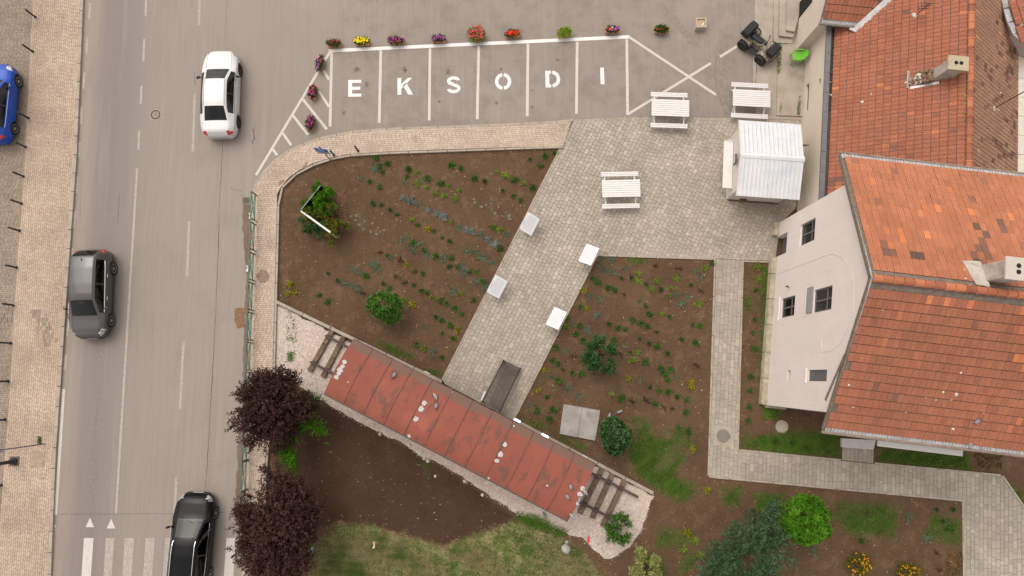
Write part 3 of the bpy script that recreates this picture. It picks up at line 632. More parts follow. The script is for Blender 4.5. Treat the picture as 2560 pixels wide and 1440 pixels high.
def wall_plane(parent, outline, holes, mat, depth=.22, x=0.0, name='wall'):
    """upright wall in the local y z plane at x, with real openings and reveals"""
    ys = sorted({p[0] for p in outline} | {v for h in holes for v in h[:2]}); zs = sorted({p[1] for p in outline} | {v for h in holes for v in h[2:4]})
    b = MB(); ol = ccw(outline)
    for i in range(len(ys) - 1):
        for j in range(len(zs) - 1):
            cy, cz = (ys[i] + ys[i + 1]) / 2, (zs[j] + zs[j + 1]) / 2
            if any(h[0] < cy < h[1] and h[2] < cz < h[3] for h in holes): continue
            c = clip(ol, [(ys[i], zs[j]), (ys[i + 1], zs[j]), (ys[i + 1], zs[j + 1]), (ys[i], zs[j + 1])])
            if len(c) > 2 and abs(area2(c)) > 1e-4: b.add([(x, y, z) for y, z in c], [tuple(reversed(range(len(c))))])
    for h in holes:
        y0, y1, z0, z1 = h[:4]; d = h[4] if len(h) > 4 else depth
        for p, q in (((y0, z0), (y1, z0)), ((y1, z0), (y1, z1)), ((y1, z1), (y0, z1)), ((y0, z1), (y0, z0))):
            b.add([(x, *p), (x, *q), (x + d, *q), (x + d, *p)], [(0, 1, 2, 3)])
    return b.build(name, mat, parent)
def window(parent, y0, y1, z0, z1, x, mull=True, name='window', room=True):
    f = empty(name); f.parent = parent; f.location = (x, 0, 0)
    fr = MB(); t = .07
    for c, d in (((0, (y0 + y1) / 2, z0 + t / 2), (.07, y1 - y0, t)), ((0, (y0 + y1) / 2, z1 - t / 2), (.07, y1 - y0, t)), ((0, y0 + t / 2, (z0 + z1) / 2), (.07, t, z1 - z0 - 2 * t)), ((0, y1 - t / 2, (z0 + z1) / 2), (.07, t, z1 - z0 - 2 * t))): fr.box(c, d)
    if mull: fr.box((0, (y0 + y1) / 2, (z0 + z1) / 2), (.06, t * 1.1, z1 - z0 - 2 * t)); fr.box((0, (y0 + y1) / 2, z0 + (z1 - z0) * .66), (.055, y1 - y0 - 2 * t, t * .8))
    fr.build('frame', FRAMEG, f)
    if mull:
        ym = (y0 + y1) / 2; zm = z0 + (z1 - z0) * .66
        for a, b_, c_, d_ in ((y0, ym, z0, zm), (ym, y1, z0, zm), (y0, ym, zm, z1), (ym, y1, zm, z1)): MB().box((.012, (a + b_) / 2, (c_ + d_) / 2), (.006, b_ - a - .06, d_ - c_ - .06)).build('pane', PANE, f)
    else: MB().box((.012, (y0 + y1) / 2, (z0 + z1) / 2), (.006, y1 - y0 - .1, z1 - z0 - .1)).build('pane', PANE, f)
    if room:
        MB().box((.06, (y0 + y1) / 2, (z0 + z1) / 2), (.02, y1 - y0 - .02, z1 - z0 - .02)).build('curtain', CURTAIN, f)
    return f
def lumps(parent, spots, mat, name='mortar_lump', zf=None, sx=.07):
    for x, y, z, r_ in spots:
        r_ = r_ * .8 if mat is MORTAR else r_; n = 9; b = MB(); ring = [(r_ * random.uniform(.6, 1.25) * math.cos(k * 2 * math.pi / n), r_ * random.uniform(.6, 1.25) * math.sin(k * 2 * math.pi / n)) for k in range(n)]
        b.add([(px, py, -.03) for px, py in ring] + [(px * .65, py * .65, r_ * .4) for px, py in ring] + [(0, 0, r_ * .5)], [(k, (k + 1) % n, n + (k + 1) % n, n + k) for k in range(n)] + [(n + k, n + (k + 1) % n, 2 * n) for k in range(n)])
        b.build(name, mat, parent, loc=(x, y, z), smooth=True)

# ---- white house with the gable
A = P(1910, 1012, 0); B_ = P(1942, 560, 0); ub = (B_ - A).normalized(); rb = math.atan2(ub.y, ub.x) - math.pi / 2
HB = empty('gabled_house', A, rb, 'white plastered house with an orange tiled gable roof and grey windows in its end wall', 'house')
GL = (B_ - A).length; RY, RZ, EZ, YL, YU = 4.96, 10.15, 7.1, -.70, 10.62; SLP = (RZ - EZ) / (RY - YL); SU = (RZ - EZ) / (YU - RY); LEN = 9.6
roofz = lambda y: RZ - (SLP * (RY - y) if y < RY else SU * (y - RY))
holes = [(7.5, 8.55, -.05, 1.50, .45), (7.5, 8.54, 3.05, 4.66, .16), (4.25, 5.21, 1.38, 2.98, .14), (4.17, 5.18, 4.98, 6.72, .14), (1.22, 1.70, 2.66, 3.02, .30), (1.22, 1.70, 4.90, 6.68, .14)]
wall_plane(HB, [(0, -.1), (GL, -.1), (GL, roofz(GL) - .14), (RY, RZ - .14), (0, roofz(0) - .14)], holes, WALLW)
wb_ = MB(); wb_.add([(0, 0, -.1), (LEN, 0, -.1), (LEN, 0, roofz(0) - .14), (0, 0, roofz(0) - .14)], [(0, 1, 2, 3)]); wb_.add([(0, GL, -.1), (LEN, GL, -.1), (LEN, GL, roofz(GL) - .14), (0, GL, roofz(GL) - .14)], [(3, 2, 1, 0)])
wb_.add([(LEN, 0, -.1), (LEN, GL, -.1), (LEN, GL, roofz(GL) - .14), (LEN, RY, RZ - .14), (LEN, 0, roofz(0) - .14)], [(0, 1, 2, 3, 4)]); wb_.build('side_wall', WALLW, HB)
MB().box((.4, 8.02, .72), (.06, 1.05, 1.55)).build('door', FRAMEG, HB)
window(HB, 7.5, 8.54, 3.05, 4.66, .13); window(HB, 4.25, 5.21, 1.38, 2.98, .10); window(HB, 4.17, 5.18, 4.98, 6.72, .10)
MB().box((.25, 1.46, 2.84), (.03, .5, .4)).build('vent_opening', DARK, HB); sh_ = MB().box((.09, 1.46, 5.79), (.05, .50, 1.80)); sh_.build('closed_shutter', FRAMEG, HB)
MB().box((-.03, 4.78, 4.64), (.035, 1.16, .62)).build('open_shutter', plain('faded_shutter', (.24, .235, .24), .7, .15, 6), HB)
for y0, y1, z0 in ((4.14, 5.32, 1.14), (4.10, 5.42, 4.26), (1.12, 1.8, 4.72)): MB().box((-.02, (y0 + y1) / 2, z0), (.06, y1 - y0, .09)).build('sill', WALLW, HB, bevel=.01)
# plinth, moulded arch, wall hook
for y0, y1 in ((0.0, 1.3), (1.31, 2.6), (2.61, 4.0), (4.01, 5.3), (5.31, 6.6), (6.61, 7.45), (8.6, GL)):
    b = MB(); b.add([(-.30, y0, -.05), (-.30, y1, -.05), (-.24, y1, .34), (-.24, y0, .34), (.02, y1, .42), (.02, y0, .42), (.02, y1, -.05), (.02, y0, -.05)], [(0, 3, 2, 1), (3, 5, 4, 2), (0, 7, 5, 3), (1, 2, 4, 6)]); b.build('plinth_stone', PLINTH, HB, bevel=.02)
MB().box((3, -.06, .12), (6, .12, .3)).build('plinth', PLINTH, HB)
arch = [(6.58, .5), (6.58, 3), (6.58, 5.75), (6.55, 6.6), (6.2, 7.5), (5.7, 8.15), (4.98, 8.5), (3.88, 8.55), (3.2, 8.2), (2.7, 7.6), (2.48, 7.0), (2.45, 6.1), (3.0, 5.96)]
for k in range(len(arch) - 1):
    (y0, z0), (y1, z1) = arch[k], arch[k + 1]; MB().bar((.012, y0, z0), (.012, y1, z1), .05, .05).build('moulding', WALLW, HB)
for k in range(6):
    (y0, z0), (y1, z1) = [(5.95, 5.2), (5.9, 6.3), (5.5, 7.2), (4.9, 7.75), (4.1, 7.8), (3.4, 7.3), (3.1, 6.6)][k:k + 2]; MB().bar((.012, y0, z0), (.012, y1, z1), .035, .04).build('moulding', WALLW, HB)
hb_ = MB(); hb_.tube([(0, 5.7, 2.15), (-.16, 5.7, 2.15), (-.18, 5.7, 2.45)], .02, 6); hb_.tube([(-.1, 5.7, 2.15), (-.12, 5.62, 2.42)], .015, 6); hb_.build('wall_hook', BLACKM, HB)
# roof
rf = MB()
for y0, y1 in ((YL, RY), (YU, RY)):
    for x0, x1 in ((-.2, LEN),):
        v = [(x0, y0, EZ - .0), (x1, y0, EZ - .0), (x1, y1, RZ), (x0, y1, RZ)]; v += [(x, y, z - .13) for x, y, z in v]
        fs = [(0, 1, 2, 3), (7, 6, 5, 4), (0, 3, 7, 4), (1, 5, 6, 2), (0, 4, 5, 1)]
        if y0 == YU: fs = [tuple(reversed(f)) for f in fs]
        rf.add(v, fs)
roofB = rf.build('roof', WOODG, HB)
cl_, sl_ = math.cos(math.atan(SLP)), math.sin(math.atan(SLP)); cu, su = math.cos(math.atan(SU)), math.sin(math.atan(SU))
LOWL, UPL = math.hypot(RY - YL, RZ - EZ), math.hypot(YU - RY, RZ - EZ)
tile_slope(roofB, (-.16, YL + .12 * cl_, EZ + .12 * sl_ + .005), (1, 0, 0), (0, cl_, sl_), LEN, LOWL - .14, .213, .372, TILE_B, 160, ribs=3, seed=11, g=.0025, gl=.03, zones=[(2545, 905, 40, 40, TILE_OR, .6), (2240, 790, 12, 12, TILE_OR, .5), (2360, 765, 14, 8, TILE_OR, .8), (2380, 920, 60, 30, TILE_DK, .08), (2250, 1000, 120, 60, TILE_DK, .04)], missing={(7, 0), (2, 0)})
tile_slope(roofB, (LEN - .02, YU - .12 * cu, EZ + .12 * su + .005), (-1, 0, 0), (0, -cu, su), LEN + .12, UPL - .14, .26, .372, TILE_B_LIT, 140, ribs=3, seed=12, g=.004, gl=.016, zones=[(2475, 600, 50, 70, TILE_DK, .34), (2440, 520, 28, 60, TILE_DK, .3), (2292, 637, 24, 9, TILE_DK, 1.0), (2235, 600, 75, 40, TILE_OR, .4), (2215, 605, 70, 35, TILE_DK, .12), (2435, 562, 10, 8, TILE_OR, 1.0), (2350, 500, 150, 80, TILE_OR, .05)])
ridge_row(roofB, (-.14, RY, RZ + .03), (LEN, RY, RZ + .03), RIDGEM, .37, .15)
for y0, e_, c_ in ((YL, 1, 'lower'), (YU, -1, 'upper')):
    k = 0; x = -.16
    while x < LEN:
        w_ = random.uniform(.09, .16); MB().box((x + w_ / 2, y0 + e_ * .06, EZ + .065 + random.uniform(-.01, .01)), (w_ - .018, .24, .012), M=Matrix.Rotation(e_ * .45, 3, 'X')).build('eaves_strip', ZINC, roofB); x += w_
    gb = MB(); gb.tube([(-.25, y0 - e_ * .10, EZ - .02), (LEN, y0 - e_ * .10, EZ - .06)], .065, 8); gb.build('gutter', plain('brown_gutter_' + c_, (.20, .15, .12), .6, .25, 4, dirt=((.1, .07, .05), .5)), HB)
    for sx_ in (-1,): MB().bar((-.215, y0, EZ - .03), (-.215, RY, RZ - .03), .045, .17).build('verge_board', WOODG, roofB)
    MB().bar((-.19, y0 + e_ * .3, EZ + .2 * .54), (-.19, RY, RZ + .045), .055, .05).build('verge_flashing', ZINC, roofB)
dp = MB(); dp.tube([(1.05, YL - .1, EZ - .06), (1.05, YL + .1, EZ - .5), (1.05, -.08, EZ - .9), (1.05, -.08, .1)], .05, 8); dp.build('downpipe', METALR, HB)
MB().bar((-.33, .45, EZ + .30), (-.27, 2.2, EZ + 1.55), .03, .12).build('loose_board', WOODG, HB)
# long pale canopy over the door side, below the gutter
cz = 5.6; ca = P(2195, 1108, cz); cb_ = P(2408, 1124, cz); inv = Matrix.Rotation(-rb, 3, 'Z'); la, lb = inv @ (ca - A), inv @ (cb_ - A)
MB().box(((la.x + lb.x) / 2, (min(la.y, lb.y) + 0) / 2 - .06, cz - .05), (lb.x - la.x, abs(min(la.y, lb.y)) + .12, .1)).build('door_canopy', WHITEP, HB, bevel=.012)
# chimney
def chimney(parent, loc, size, ztop, zbot, capm, bodym, along=True, rubble=False):
    ch = empty('chimney'); ch.parent = parent; ch.location = (loc[0], loc[1], 0)
    MB().box((0, 0, (ztop + zbot) / 2), (size[0], size[1], ztop - zbot), taper=.97).build('stack', bodym, ch, bevel=.02)
    MB().box((0, 0, ztop + .05), (size[0] + .16, size[1] + .16, .1)).build('cap', capm, ch, bevel=.012)
    for s_ in (-1, 1): MB().lathe([(.085, 0), (.085, .004)], 16, c=((s_ * .11 if along else 0), (0 if along else s_ * .11), ztop + .103)).build('flue', DARK, ch)
    return ch
CAPM = plain('chimney_cap_cement', (.34, .29, .20), .95, .15, 6, .4, 40); RENDER = plain('chimney_render', (.36, .32, .28), .95, .22, 3, .5, 20, dirt=((.2, .15, .1), .6))
pc = inv @ (P(2547, 672, 11.15) - A); chimney(HB, (pc.x, pc.y), (.72, .66), 11.05, roofz(pc.y) - .3, plain('pale_cap', (.40, .36, .31), .95, .1, 6), RENDER, False)
zc = roofz(pc.y)
bq = MB(); bq.add([(pc.x - .75, pc.y - .5, roofz(pc.y - .5) + .06), (pc.x - .3, pc.y - .55, roofz(pc.y - .55) + .12), (pc.x - .3, pc.y + .5, roofz(pc.y + .5) + .10), (pc.x - .95, pc.y + .45, roofz(pc.y + .45) + .06), (pc.x - .3, pc.y, zc + .2)], [(0, 1, 4), (0, 4, 3), (3, 4, 2)]); bq.build('chimney_flashing', RENDER, roofB)
def onB(px, py):
    for z in np.arange(10.4, 6.8, -.02):
        q = inv @ (P(px, py, z) - A)
        if roofz(q.y) + .04 >= z: return q.x, q.y, float(z)
    return q.x, q.y, 7.2
lumps(roofB, [(*onB(x, y), r_) for x, y, r_ in ((2122, 962, .10), (2391, 985, .12), (2358, 980, .08), (2340, 1000, .06), (2378, 1000, .06), (2315, 995, .05), (2383, 1072, .11), (2385, 1060, .05), (2265, 1030, .05), (2134, 1018, .05), (2459, 1033, .05), (2218, 1058, .05), (2207, 775, .05), (2402, 931, .09), (2411, 674, .06), (2414, 696, .07), (2300, 1048, .04), (2370, 787, .05))], MORTAR)
MOSS = leafm('moss', [(0, (.16, .13, .035)), (1, (.27, .23, .07))], .1)
lumps(roofB, [(*onB(x, y), .09) for x, y in ((2218, 697), (2405, 712), (2425, 716), (2440, 722), (2470, 723), (2492, 727), (2510, 735), (2530, 735))], MOSS, 'moss_clump')
# entrance slab in front of the door side
for pts, nm, m, z in (([(2104, 1096), (2190, 1100), (2184, 1124), (2104, 1118)], 'step', plain('pale_step_stone', (.42, .40, .385), .6, .08, 3), .2),):
    b = MB().prism(ccw(PP(pts, z)), 0, z); o = b.build('door_step', m); tag(o, 'pale stone door step under the eaves of the white house', 'step')
pave('entrance_paving', PP([(2106, 1118), (2184, 1124), (2183, 1158), (2105, 1150)], ZP), ZP, pang, .21, (.4, .3), PV_PATH, n_ind=60, seed=14)

# ---- cream house behind it
O2 = P(2003, 300, 0); r2 = rad(84.2) - math.pi / 2
HA = empty('cream_house', O2, r2, 'low cream house with a rust red tiled roof, leaning against the white house', 'house')
AY0, AY1, AX, AZ0, ARX, ARZ, AXR = -5.75, 6.6, .30, 2.85, 4.76, 6.2, 9.25
wall_plane(HA, [(AY0, -.1), (AY1, -.1), (AY1, 2.88), (AY0, 2.88)], [(.25, 1.72, .38, .82, .18), (1.05, 1.35, 1.95, 2.2, .1)], WALLC)
MB().box((.15, .98, .6), (.04, 1.5, .5)).build('window_slot', FRAMEG, HA); MB().box((.08, 1.2, 2.07), (.03, .3, .28)).build('vent', GUTG, HA)
y = AY0
while y < AY1 - .1:
    MB().box((-.04, y + .5, 2.93), (.24, .988, .1)).build('parapet_coping', GUTG, HA); y += 1.0
MB().box((.19, (AY0 + AY1) / 2, 2.80), (.24, AY1 - AY0, .03)).build('box_gutter', METALR, HA)
AS = (ARZ - AZ0) / (ARX - AX); ASR = (ARZ - AZ0) / (AXR - ARX)
rf = MB()
for x0, zz in ((AX - .02, AZ0), (AXR, AZ0)):
    v = [(x0, AY0, zz), (x0, AY1, zz), (ARX, AY1, ARZ), (ARX, AY0, ARZ)]; v += [(a, b, c - .12) for a, b, c in v]
    fs = [(3, 2, 1, 0), (4, 5, 6, 7), (0, 4, 7, 3), (2, 6, 5, 1), (0, 1, 5, 4)]
    if x0 == AXR: fs = [tuple(reversed(f)) for f in fs]
    rf.add(v, fs)
roofA = rf.build('roof', WOODG, HA)
SLA, SRA = math.hypot(ARX - AX, ARZ - AZ0), math.hypot(AXR - ARX, ARZ - AZ0)
WZ = 3.5; WY = 3.55; vx0 = AX + (WZ - AZ0) / AS          # wing eaves height, line and where its valley starts
def inA(s, t):
    yy = AY1 - s; xx = AX + t * math.cos(math.atan(AS)); d = yy - WY
    return not (d > 0 and xx < vx0 + d * .9 + .05)
tile_slope(roofA, (AX, AY1, AZ0 + .006), (0, -1, 0), (math.cos(math.atan(AS)), 0, math.sin(math.atan(AS))), AY1 - AY0, SLA, .20, .322, TILE_A, 250, inside=inA, ribs=2, seed=21, g=.007, gl=.03, zones=[(2235, 362, 14, 16, TILE_DK, .9), (2212, 364, 9, 5, TILE_OR, 1.0), (2300, 195, 30, 26, TILE_DK, .6), (2270, 30, 30, 16, TILE_DK, .5), (2090, 60, 50, 16, TILE_DK, .6), (2200, 215, 12, 10, TILE_OR, .8), (2085, 455, 30, 18, TILE_DK, .5)])
tile_slope(roofA, (AXR, AY0, AZ0 + .006), (0, 1, 0), (-math.cos(math.atan(ASR)), 0, math.sin(math.atan(ASR))), AY1 - AY0, SRA, .20, .322, TILE_AD, 50, ribs=2, seed=22, g=.012, gl=.01, zones=[(2530, 140, 14, 18, TILE_DK, .9), (2522, 187, 12, 18, TILE_DK, .9), (2502, 55, 14, 12, TILE_DK, .8), (2452, 360, 10, 8, TILE_DK, .9), (2500, 372, 18, 18, TILE_DK, .7), (2520, 392, 28, 14, TILE_DK, .7), (2540, 300, 12, 26, TILE_DK, .5), (2480, 250, 60, 160, TILE_DK, .05)])
ridge_row(roofA, (ARX, AY1, ARZ + .03), (ARX, AY0, ARZ + .03), RIDGEM, .40, .14)
azA = lambda x: AZ0 + AS * (x - AX) if x < ARX else ARZ - ASR * (x - ARX)
inv2 = Matrix.Rotation(-r2, 3, 'Z')
def onA(px, py):
    for z in np.arange(6.5, 2.7, -.02):
        q = inv2 @ (P(px, py, z) - O2)
        if azA(q.x) + .04 >= z: return q.x, q.y, float(z)
    return q.x, q.y, 2.9
lumps(roofA, [(*onA(x, y), r_) for x, y, r_ in ((2068, 212, .12), (2076, 205, .08), (2070, 236, .16), (2064, 232, .12), (2078, 238, .09), (2062, 262, .12), (2070, 257, .1), (2062, 270, .07), (2157, 255, .13), (2178, 235, .08), (2106, 140, .05), (2115, 218, .05), (2092, 211, .05), (2265, 206, .07), (2296, 218, .06), (2325, 139, .04), (2495, 275, .07), (2500, 233, .09), (2545, 297, .05), (2455, 181, .05), (2142, 210, .04))], MORTAR)
lumps(roofA, [(*onA(x, y), r_) for x, y, r_ in ((2416, 220, .08), (2415, 240, .1), (2414, 260, .09), (2412, 285, .08), (2411, 300, .08))], MOSS, 'moss_clump')
GRASSM = leafm('moss_green', [(0, (.04, .085, .02)), (1, (.075, .135, .03))], .15)
mv = MB()
for k in range(900):
    yy = random.uniform(-.6, 3.5); xx = random.uniform(.10, .27); a = random.random() * 6.28; h_ = random.uniform(.03, .10); d_ = Vector((math.cos(a), math.sin(a), 0)) * .03
    mv.add([Vector((xx, yy, 2.8)) - d_ * .5, Vector((xx, yy, 2.8)) + d_ * .5, Vector((xx, yy, 2.8 + h_)) + d_ * random.uniform(-1, 1)], [(0, 1, 2)], random.random())
mv.build('gutter_moss', GRASSM, HA, tone=True)['kind'] = 'stuff'
# chimney of broken brick, roof masts
pc = inv2 @ (P(2397, 157, 6.75) - O2); chimney(HA, (pc.x, pc.y), (.72, .50), 6.65, azA(pc.x) - .5, CAPM, RENDER, True)
BRICKM = plain('crumbling_brick', (.20, .125, .08), .95, .35, 7, .6, 25)
for k in range(26):
    x_ = pc.x - .45 - random.random() * .55; y_ = pc.y + random.uniform(-.30, .28); hh = .55 - (pc.x - .36 - x_) * .75
    for q in range(2): MB().box((x_, y_, azA(x_) + max(.05, hh * (.4 + .4 * q))), (random.uniform(.1, .2), random.uniform(.08, .14), random.uniform(.1, .2)), random.random()).build('brick', BRICKM if random.random() < .7 else MORTAR, roofA)
MB().bar((pc.x - 1.05, pc.y - .42, azA(pc.x - 1.05) + .06), (pc.x - 1.05, pc.y + .42, azA(pc.x - 1.05) + .06), .17, .03).build('chimney_flashing', ZINC, roofA); MB().bar((pc.x - 1.0, pc.y - .42, azA(pc.x - 1.0) + .07), (pc.x - .1, pc.y - .36, azA(pc.x - .1) + .07), .12, .03).build('chimney_flashing', ZINC, roofA)
def mast(px, py, top, nm, loops=0):
    x, y, z = onA(px, py); e = empty('roof_mast'); e.parent = HA; e.location = (x, y, z)
    lumps(e, [(0, 0, 0.02, .15), (-.06, .08, .0, .12)], MORTAR, 'mortar_foot')
    b = MB().tube([(0, 0, -.1), (0, 0, top)], .022, 6); b.build('pole', METALR, e)
    if loops:
        b = MB()
        for k in range(3): b.tube([(-.22, -.03 + k * .0, top - .08 - k * .22), (.22, .05, top - .08 - k * .22)], .02, 5); b.tube([(-.22, .12, top - .08 - k * .22), (-.22, -.12, top - .08 - k * .22)], .015, 5)
        b.build('aerial', METALR, e)
mast(2288, 40, 1.15, 'mast', 3); mast(2485, 271, 2.6, 'mast')
# front wing: the taller gable at the street corner
WX = -.56; WYB = 3.72
wb2 = MB(); wb2.add([(WX, WYB, -.1), (WX, AY1, -.1), (WX, AY1, 5.1), (WX, WYB, WZ)], [(3, 2, 1, 0)]); wb2.add([(WX, WYB, -.1), (.02, WYB, -.1), (.02, WYB, WZ), (WX, WYB, WZ)], [(0, 1, 2, 3)]); wb2.add([(.02, WYB, 2.8), (vx0 + .2, WYB, 2.8), (vx0 + .2, WYB, WZ), (.02, WYB, WZ)], [(0, 1, 2, 3)]); wb2.build('wing_wall', WALLC, HA)
WSL = .60; top_d = AY1 - WY
v = [(WX - .14, WY, WZ), (vx0 + .1, WY, WZ), (vx0 + .1 + top_d * .85, AY1, WZ + top_d * WSL), (WX - .14, AY1, WZ + top_d * WSL)]; v += [(a, b, c - .11) for a, b, c in v]
roofW = MB().add(v, [(0, 1, 2, 3), (7, 6, 5, 4), (0, 3, 7, 4), (0, 4, 5, 1), (1, 5, 6, 2)]).build('wing_roof', WOODG, HA)
cw, sw = math.cos(math.atan(WSL)), math.sin(math.atan(WSL))
tile_slope(roofW, (WX - .10, WY + .10, WZ + .07), (1, 0, 0), (0, cw, sw), 3.8, 1.9, .20, .35, TILE_A, 60, inside=lambda s, t: s + WX - .1 < vx0 - .05 + t * cw * .85, ribs=2, seed=23)
x = WX - .12
while x < vx0 + .1:
    w_ = random.uniform(.08, .14); MB().box((x + w_ / 2, WY + .06, WZ + .055), (w_ - .012, .24, .012), M=Matrix.Rotation(.45, 3, 'X')).build('eaves_strip', ZINC, roofW); x += w_
MB().tube([(WX - .2, WY - .09, WZ - .03), (vx0 - .15, WY - .09, WZ - .05)], .065, 8).build('wing_gutter', plain('grey_brown_gutter', (.17, .145, .125), .55, .25, 5), HA)
v0 = Vector((vx0 - .12, WY - .22, azA(vx0 - .12) + .06)); v1 = Vector((vx0 + .2 + top_d * .9, AY1, azA(vx0 + .2 + top_d * .9) + .1)); MB().bar(v0, v1, .34, .05).build('valley_flashing', ZINC, roofA)
MB().bar(v0 + Vector((-.28, .12, -.02)), v0 + Vector((.05, -.02, 0)), .3, .04).build('valley_flashing', ZINC, roofA)
dpx = inv2 @ (P(2016, 8, 1.2) - O2); MB().box((WX - .01, WYB + 2.15, 1.0), (.03, .9, 2.1)).build('wing_door', DARK, HA)
# far side: stone-coped parapet and the corner of a tiled back wing
y = AY0
while y < 2.9: MB().box((AXR + .22, y + .48, 2.75), (.34, .95, .12)).build('parapet_stone', plain('pale_coping', (.50, .46, .40), .9, .1, 3) if 'pale_coping' not in MATS else MATS['pale_coping'], HA); y += .97
bw = [(2524, -40), (2640, -40), (2640, 110), (2556, 72), (2544, 50)]; bp = [inv2 @ (P(x, y, 4.4) - O2) for x, y in bw]
rw2 = MB().prism(ccw([(p.x, p.y) for p in bp]), 2.7, 4.36).build('back_wing', WALLC, HA)
p0 = bp[4]; tile_slope(roofA, (p0.x - .1, p0.y - .35, 4.38), (.35, -1, 0), (1, .35, .12), .9, 1.6, .2, .33, TILE_A, 20, seed=25); tile_slope(roofA, (p0.x - .42, p0.y + .9, 4.38), (.3, -1, 0), (1, .3, .12), 1.3, 2.0, .2, .33, TILE_A, 30, seed=26)
fl = [(2504, -30), (2514, 20), (2524, 55), (2538, 84), (2556, 100)]; flp = [inv2 @ (P(x, y, 4.3) - O2) for x, y in fl]
for k in range(4): MB().bar(flp[k], flp[k + 1] + (flp[k + 1] - flp[k]) * .05, .26, .06).build('parapet_flashing', ZINC, roofA)

# ---- concrete apron and steps in front of the cream house
for nm, pts, z in (('concrete_apron', [(1889, -40), (2030, -40), (2012, 300), (1890, 296), (1882, 200)], .08), ('concrete_walkway', [(1946, 108), (2030, 112), (2011, 290), (1941, 288)], .16)):
    b = MB().prism(ccw(PP(pts, z)), 0, z, 0); b.build(nm, CONC)['kind'] = 'structure'
st = empty('entrance_steps', P(1960, 50, .08), 0, 'worn concrete entrance steps beside the cream house, behind the quad bike', 'steps')
for pts, z0, z in (([(1935, -40), (2030, -40), (1980, 109), (1934, 106)], 0, .20), ([(1950, -40), (2025, -40), (1983, 93), (1948, 89)], .2, .34), ([(1968, -40), (2020, -40), (1986, 79), (1966, 75)], .34, .48)):
    MB().prism([(x - st.location.x, y - st.location.y) for x, y in ccw(PP(pts, z))], z0 - .08, z - .08).build('step', CONC, st)
crack([(1895, 120), (1889, 200), (1887, 290)], .04, 41, .01, z=.082)
# ---------------------------------------------------------------- kiosk
K = empty('kiosk', (12.62, 10.52, ZP), rad(-4.2), 'white wooden kiosk with a ribbed sheet metal gable roof and a serving shelf', 'kiosk')
SHEETM = plain('white_sheet_metal', (.53, .535, .55), .5, .08, 2.2, dirt=((.42, .46, .51), .6)); BOARDM = plain('white_boards', (.52, .48, .44), .7, .06, 4)
KX, KY, KE, KR = 1.52, 1.92, 2.12, 2.56
for x0, y0, x1, y1 in ((-KX + .12, -KY + .40, KX - .25, -KY + .40), (-KX + .12, KY - .28, KX - .25, KY - .28), (-KX + .12, -KY + .40, -KX + .12, KY - .28), (KX - .25, -KY + .40, KX - .25, KY - .28)):
    n = max(1, int(math.hypot(x1 - x0, y1 - y0) / .16))
    for k in range(n):
        a = Vector((x0, y0, 0)).lerp(Vector((x1, y1, 0)), k / n); b = Vector((x0, y0, 0)).lerp(Vector((x1, y1, 0)), (k + 1) / n); m = (a + b) / 2; d = (b - a)
        topz = KR - (KR - KE) * abs(m.y) / KY - .05
        MB().box((m.x, m.y, topz / 2), (max(.03, abs(d.x) - .006 if d.x else .03), max(.03, abs(d.y) - .006 if d.y else .03), topz)).build('wall_board', BOARDM, K)
MB().box((0, 0, .03), (2 * KX - .5, 2 * KY - .6, .06)).build('floor', TIMBER, K)
kr = empty('roof'); kr.parent = K
nst = 15; sw_ = 2 * KX / nst; sl = math.hypot(KY, KR - KE); an = math.atan((KR - KE) / KY)
for sgn in (-1, 1):
    for k in range(nst):
        x = -KX + k * sw_; b = MB(); pr = [(0.004, 0), (.016, .034), (.042, .034), (.056, 0), (sw_ - .004, 0)]
        vs = []
        for yy, zz in ((0, KR), (sgn * KY, KE)):
            for px_, pz in pr: vs.append((x + px_, yy, zz + pz + random.uniform(0, .003)))
        fs = [(i, i + 1, 6 + i, 5 + i) if sgn < 0 else (5 + i, 6 + i, i + 1, i) for i in range(4)]
        fs = [tuple(reversed(f)) for f in fs]
        b.add(vs, fs); b.build('roof_sheet', SHEETM, kr)
    MB().bar((-KX - .02, 0, KR - .05), (-KX - .02, sgn * KY, KE - .05), .04, .12).build('barge_board', BOARDM, kr); MB().bar((KX - .02, 0, KR - .05), (KX - .02, sgn * KY, KE - .05), .04, .1).build('barge_board', BOARDM, kr)
    MB().box((0, sgn * (KY - .05), KE - .05), (2 * KX - .1, .04, .1)).build('eaves_board', BOARDM, kr)
rc = MB(); rc.add([(-KX - .03, -.13, KR + .0), (KX + .03, -.13, KR + .0), (KX + .03, 0, KR + .05), (-KX - .03, 0, KR + .05), (-KX - .03, .13, KR + .0), (KX + .03, .13, KR + .0)], [(0, 1, 2, 3), (3, 2, 5, 4)]); rc.build('ridge_cap', SHEETM, kr)
sh = empty('serving_shelf'); sh.parent = K
MB().box((-KX - .16, .0, 1.02), (.48, 2.52, .03)).build('shelf_board', WHITEP, sh, bevel=.005)
for s_ in (-1, 1): MB().box((-KX - .16, s_ * 1.24, 1.05), (.48, .03, .05)).build('shelf_rail', WHITEP, sh); MB().bar((-KX + .12, s_ * 1.0, .7), (-KX - .3, s_ * 1.0, 1.0), .03, .03).build('bracket', WHITEP, sh)
MB().box((-KX - .04, .02, 1.75), (.05, .52, .34)).build('hatch_lamp', BLACKM, K, bevel=.01); MB().box((-KX - .075, .02, 1.75), (.02, .42, .22)).build('lamp_glass', plain('lamp_lens', (.35, .33, .31), .3), K)
sb_ = MB(); sb_.bar((KX - .2, .95, 2.0), (KX + .42, .9, 2.1), .05, .05); sb_.bar((KX - .2, .95, 1.6), (KX + .35, .9, 2.05), .05, .05); sb_.build('wall_strut', WOODG, K)
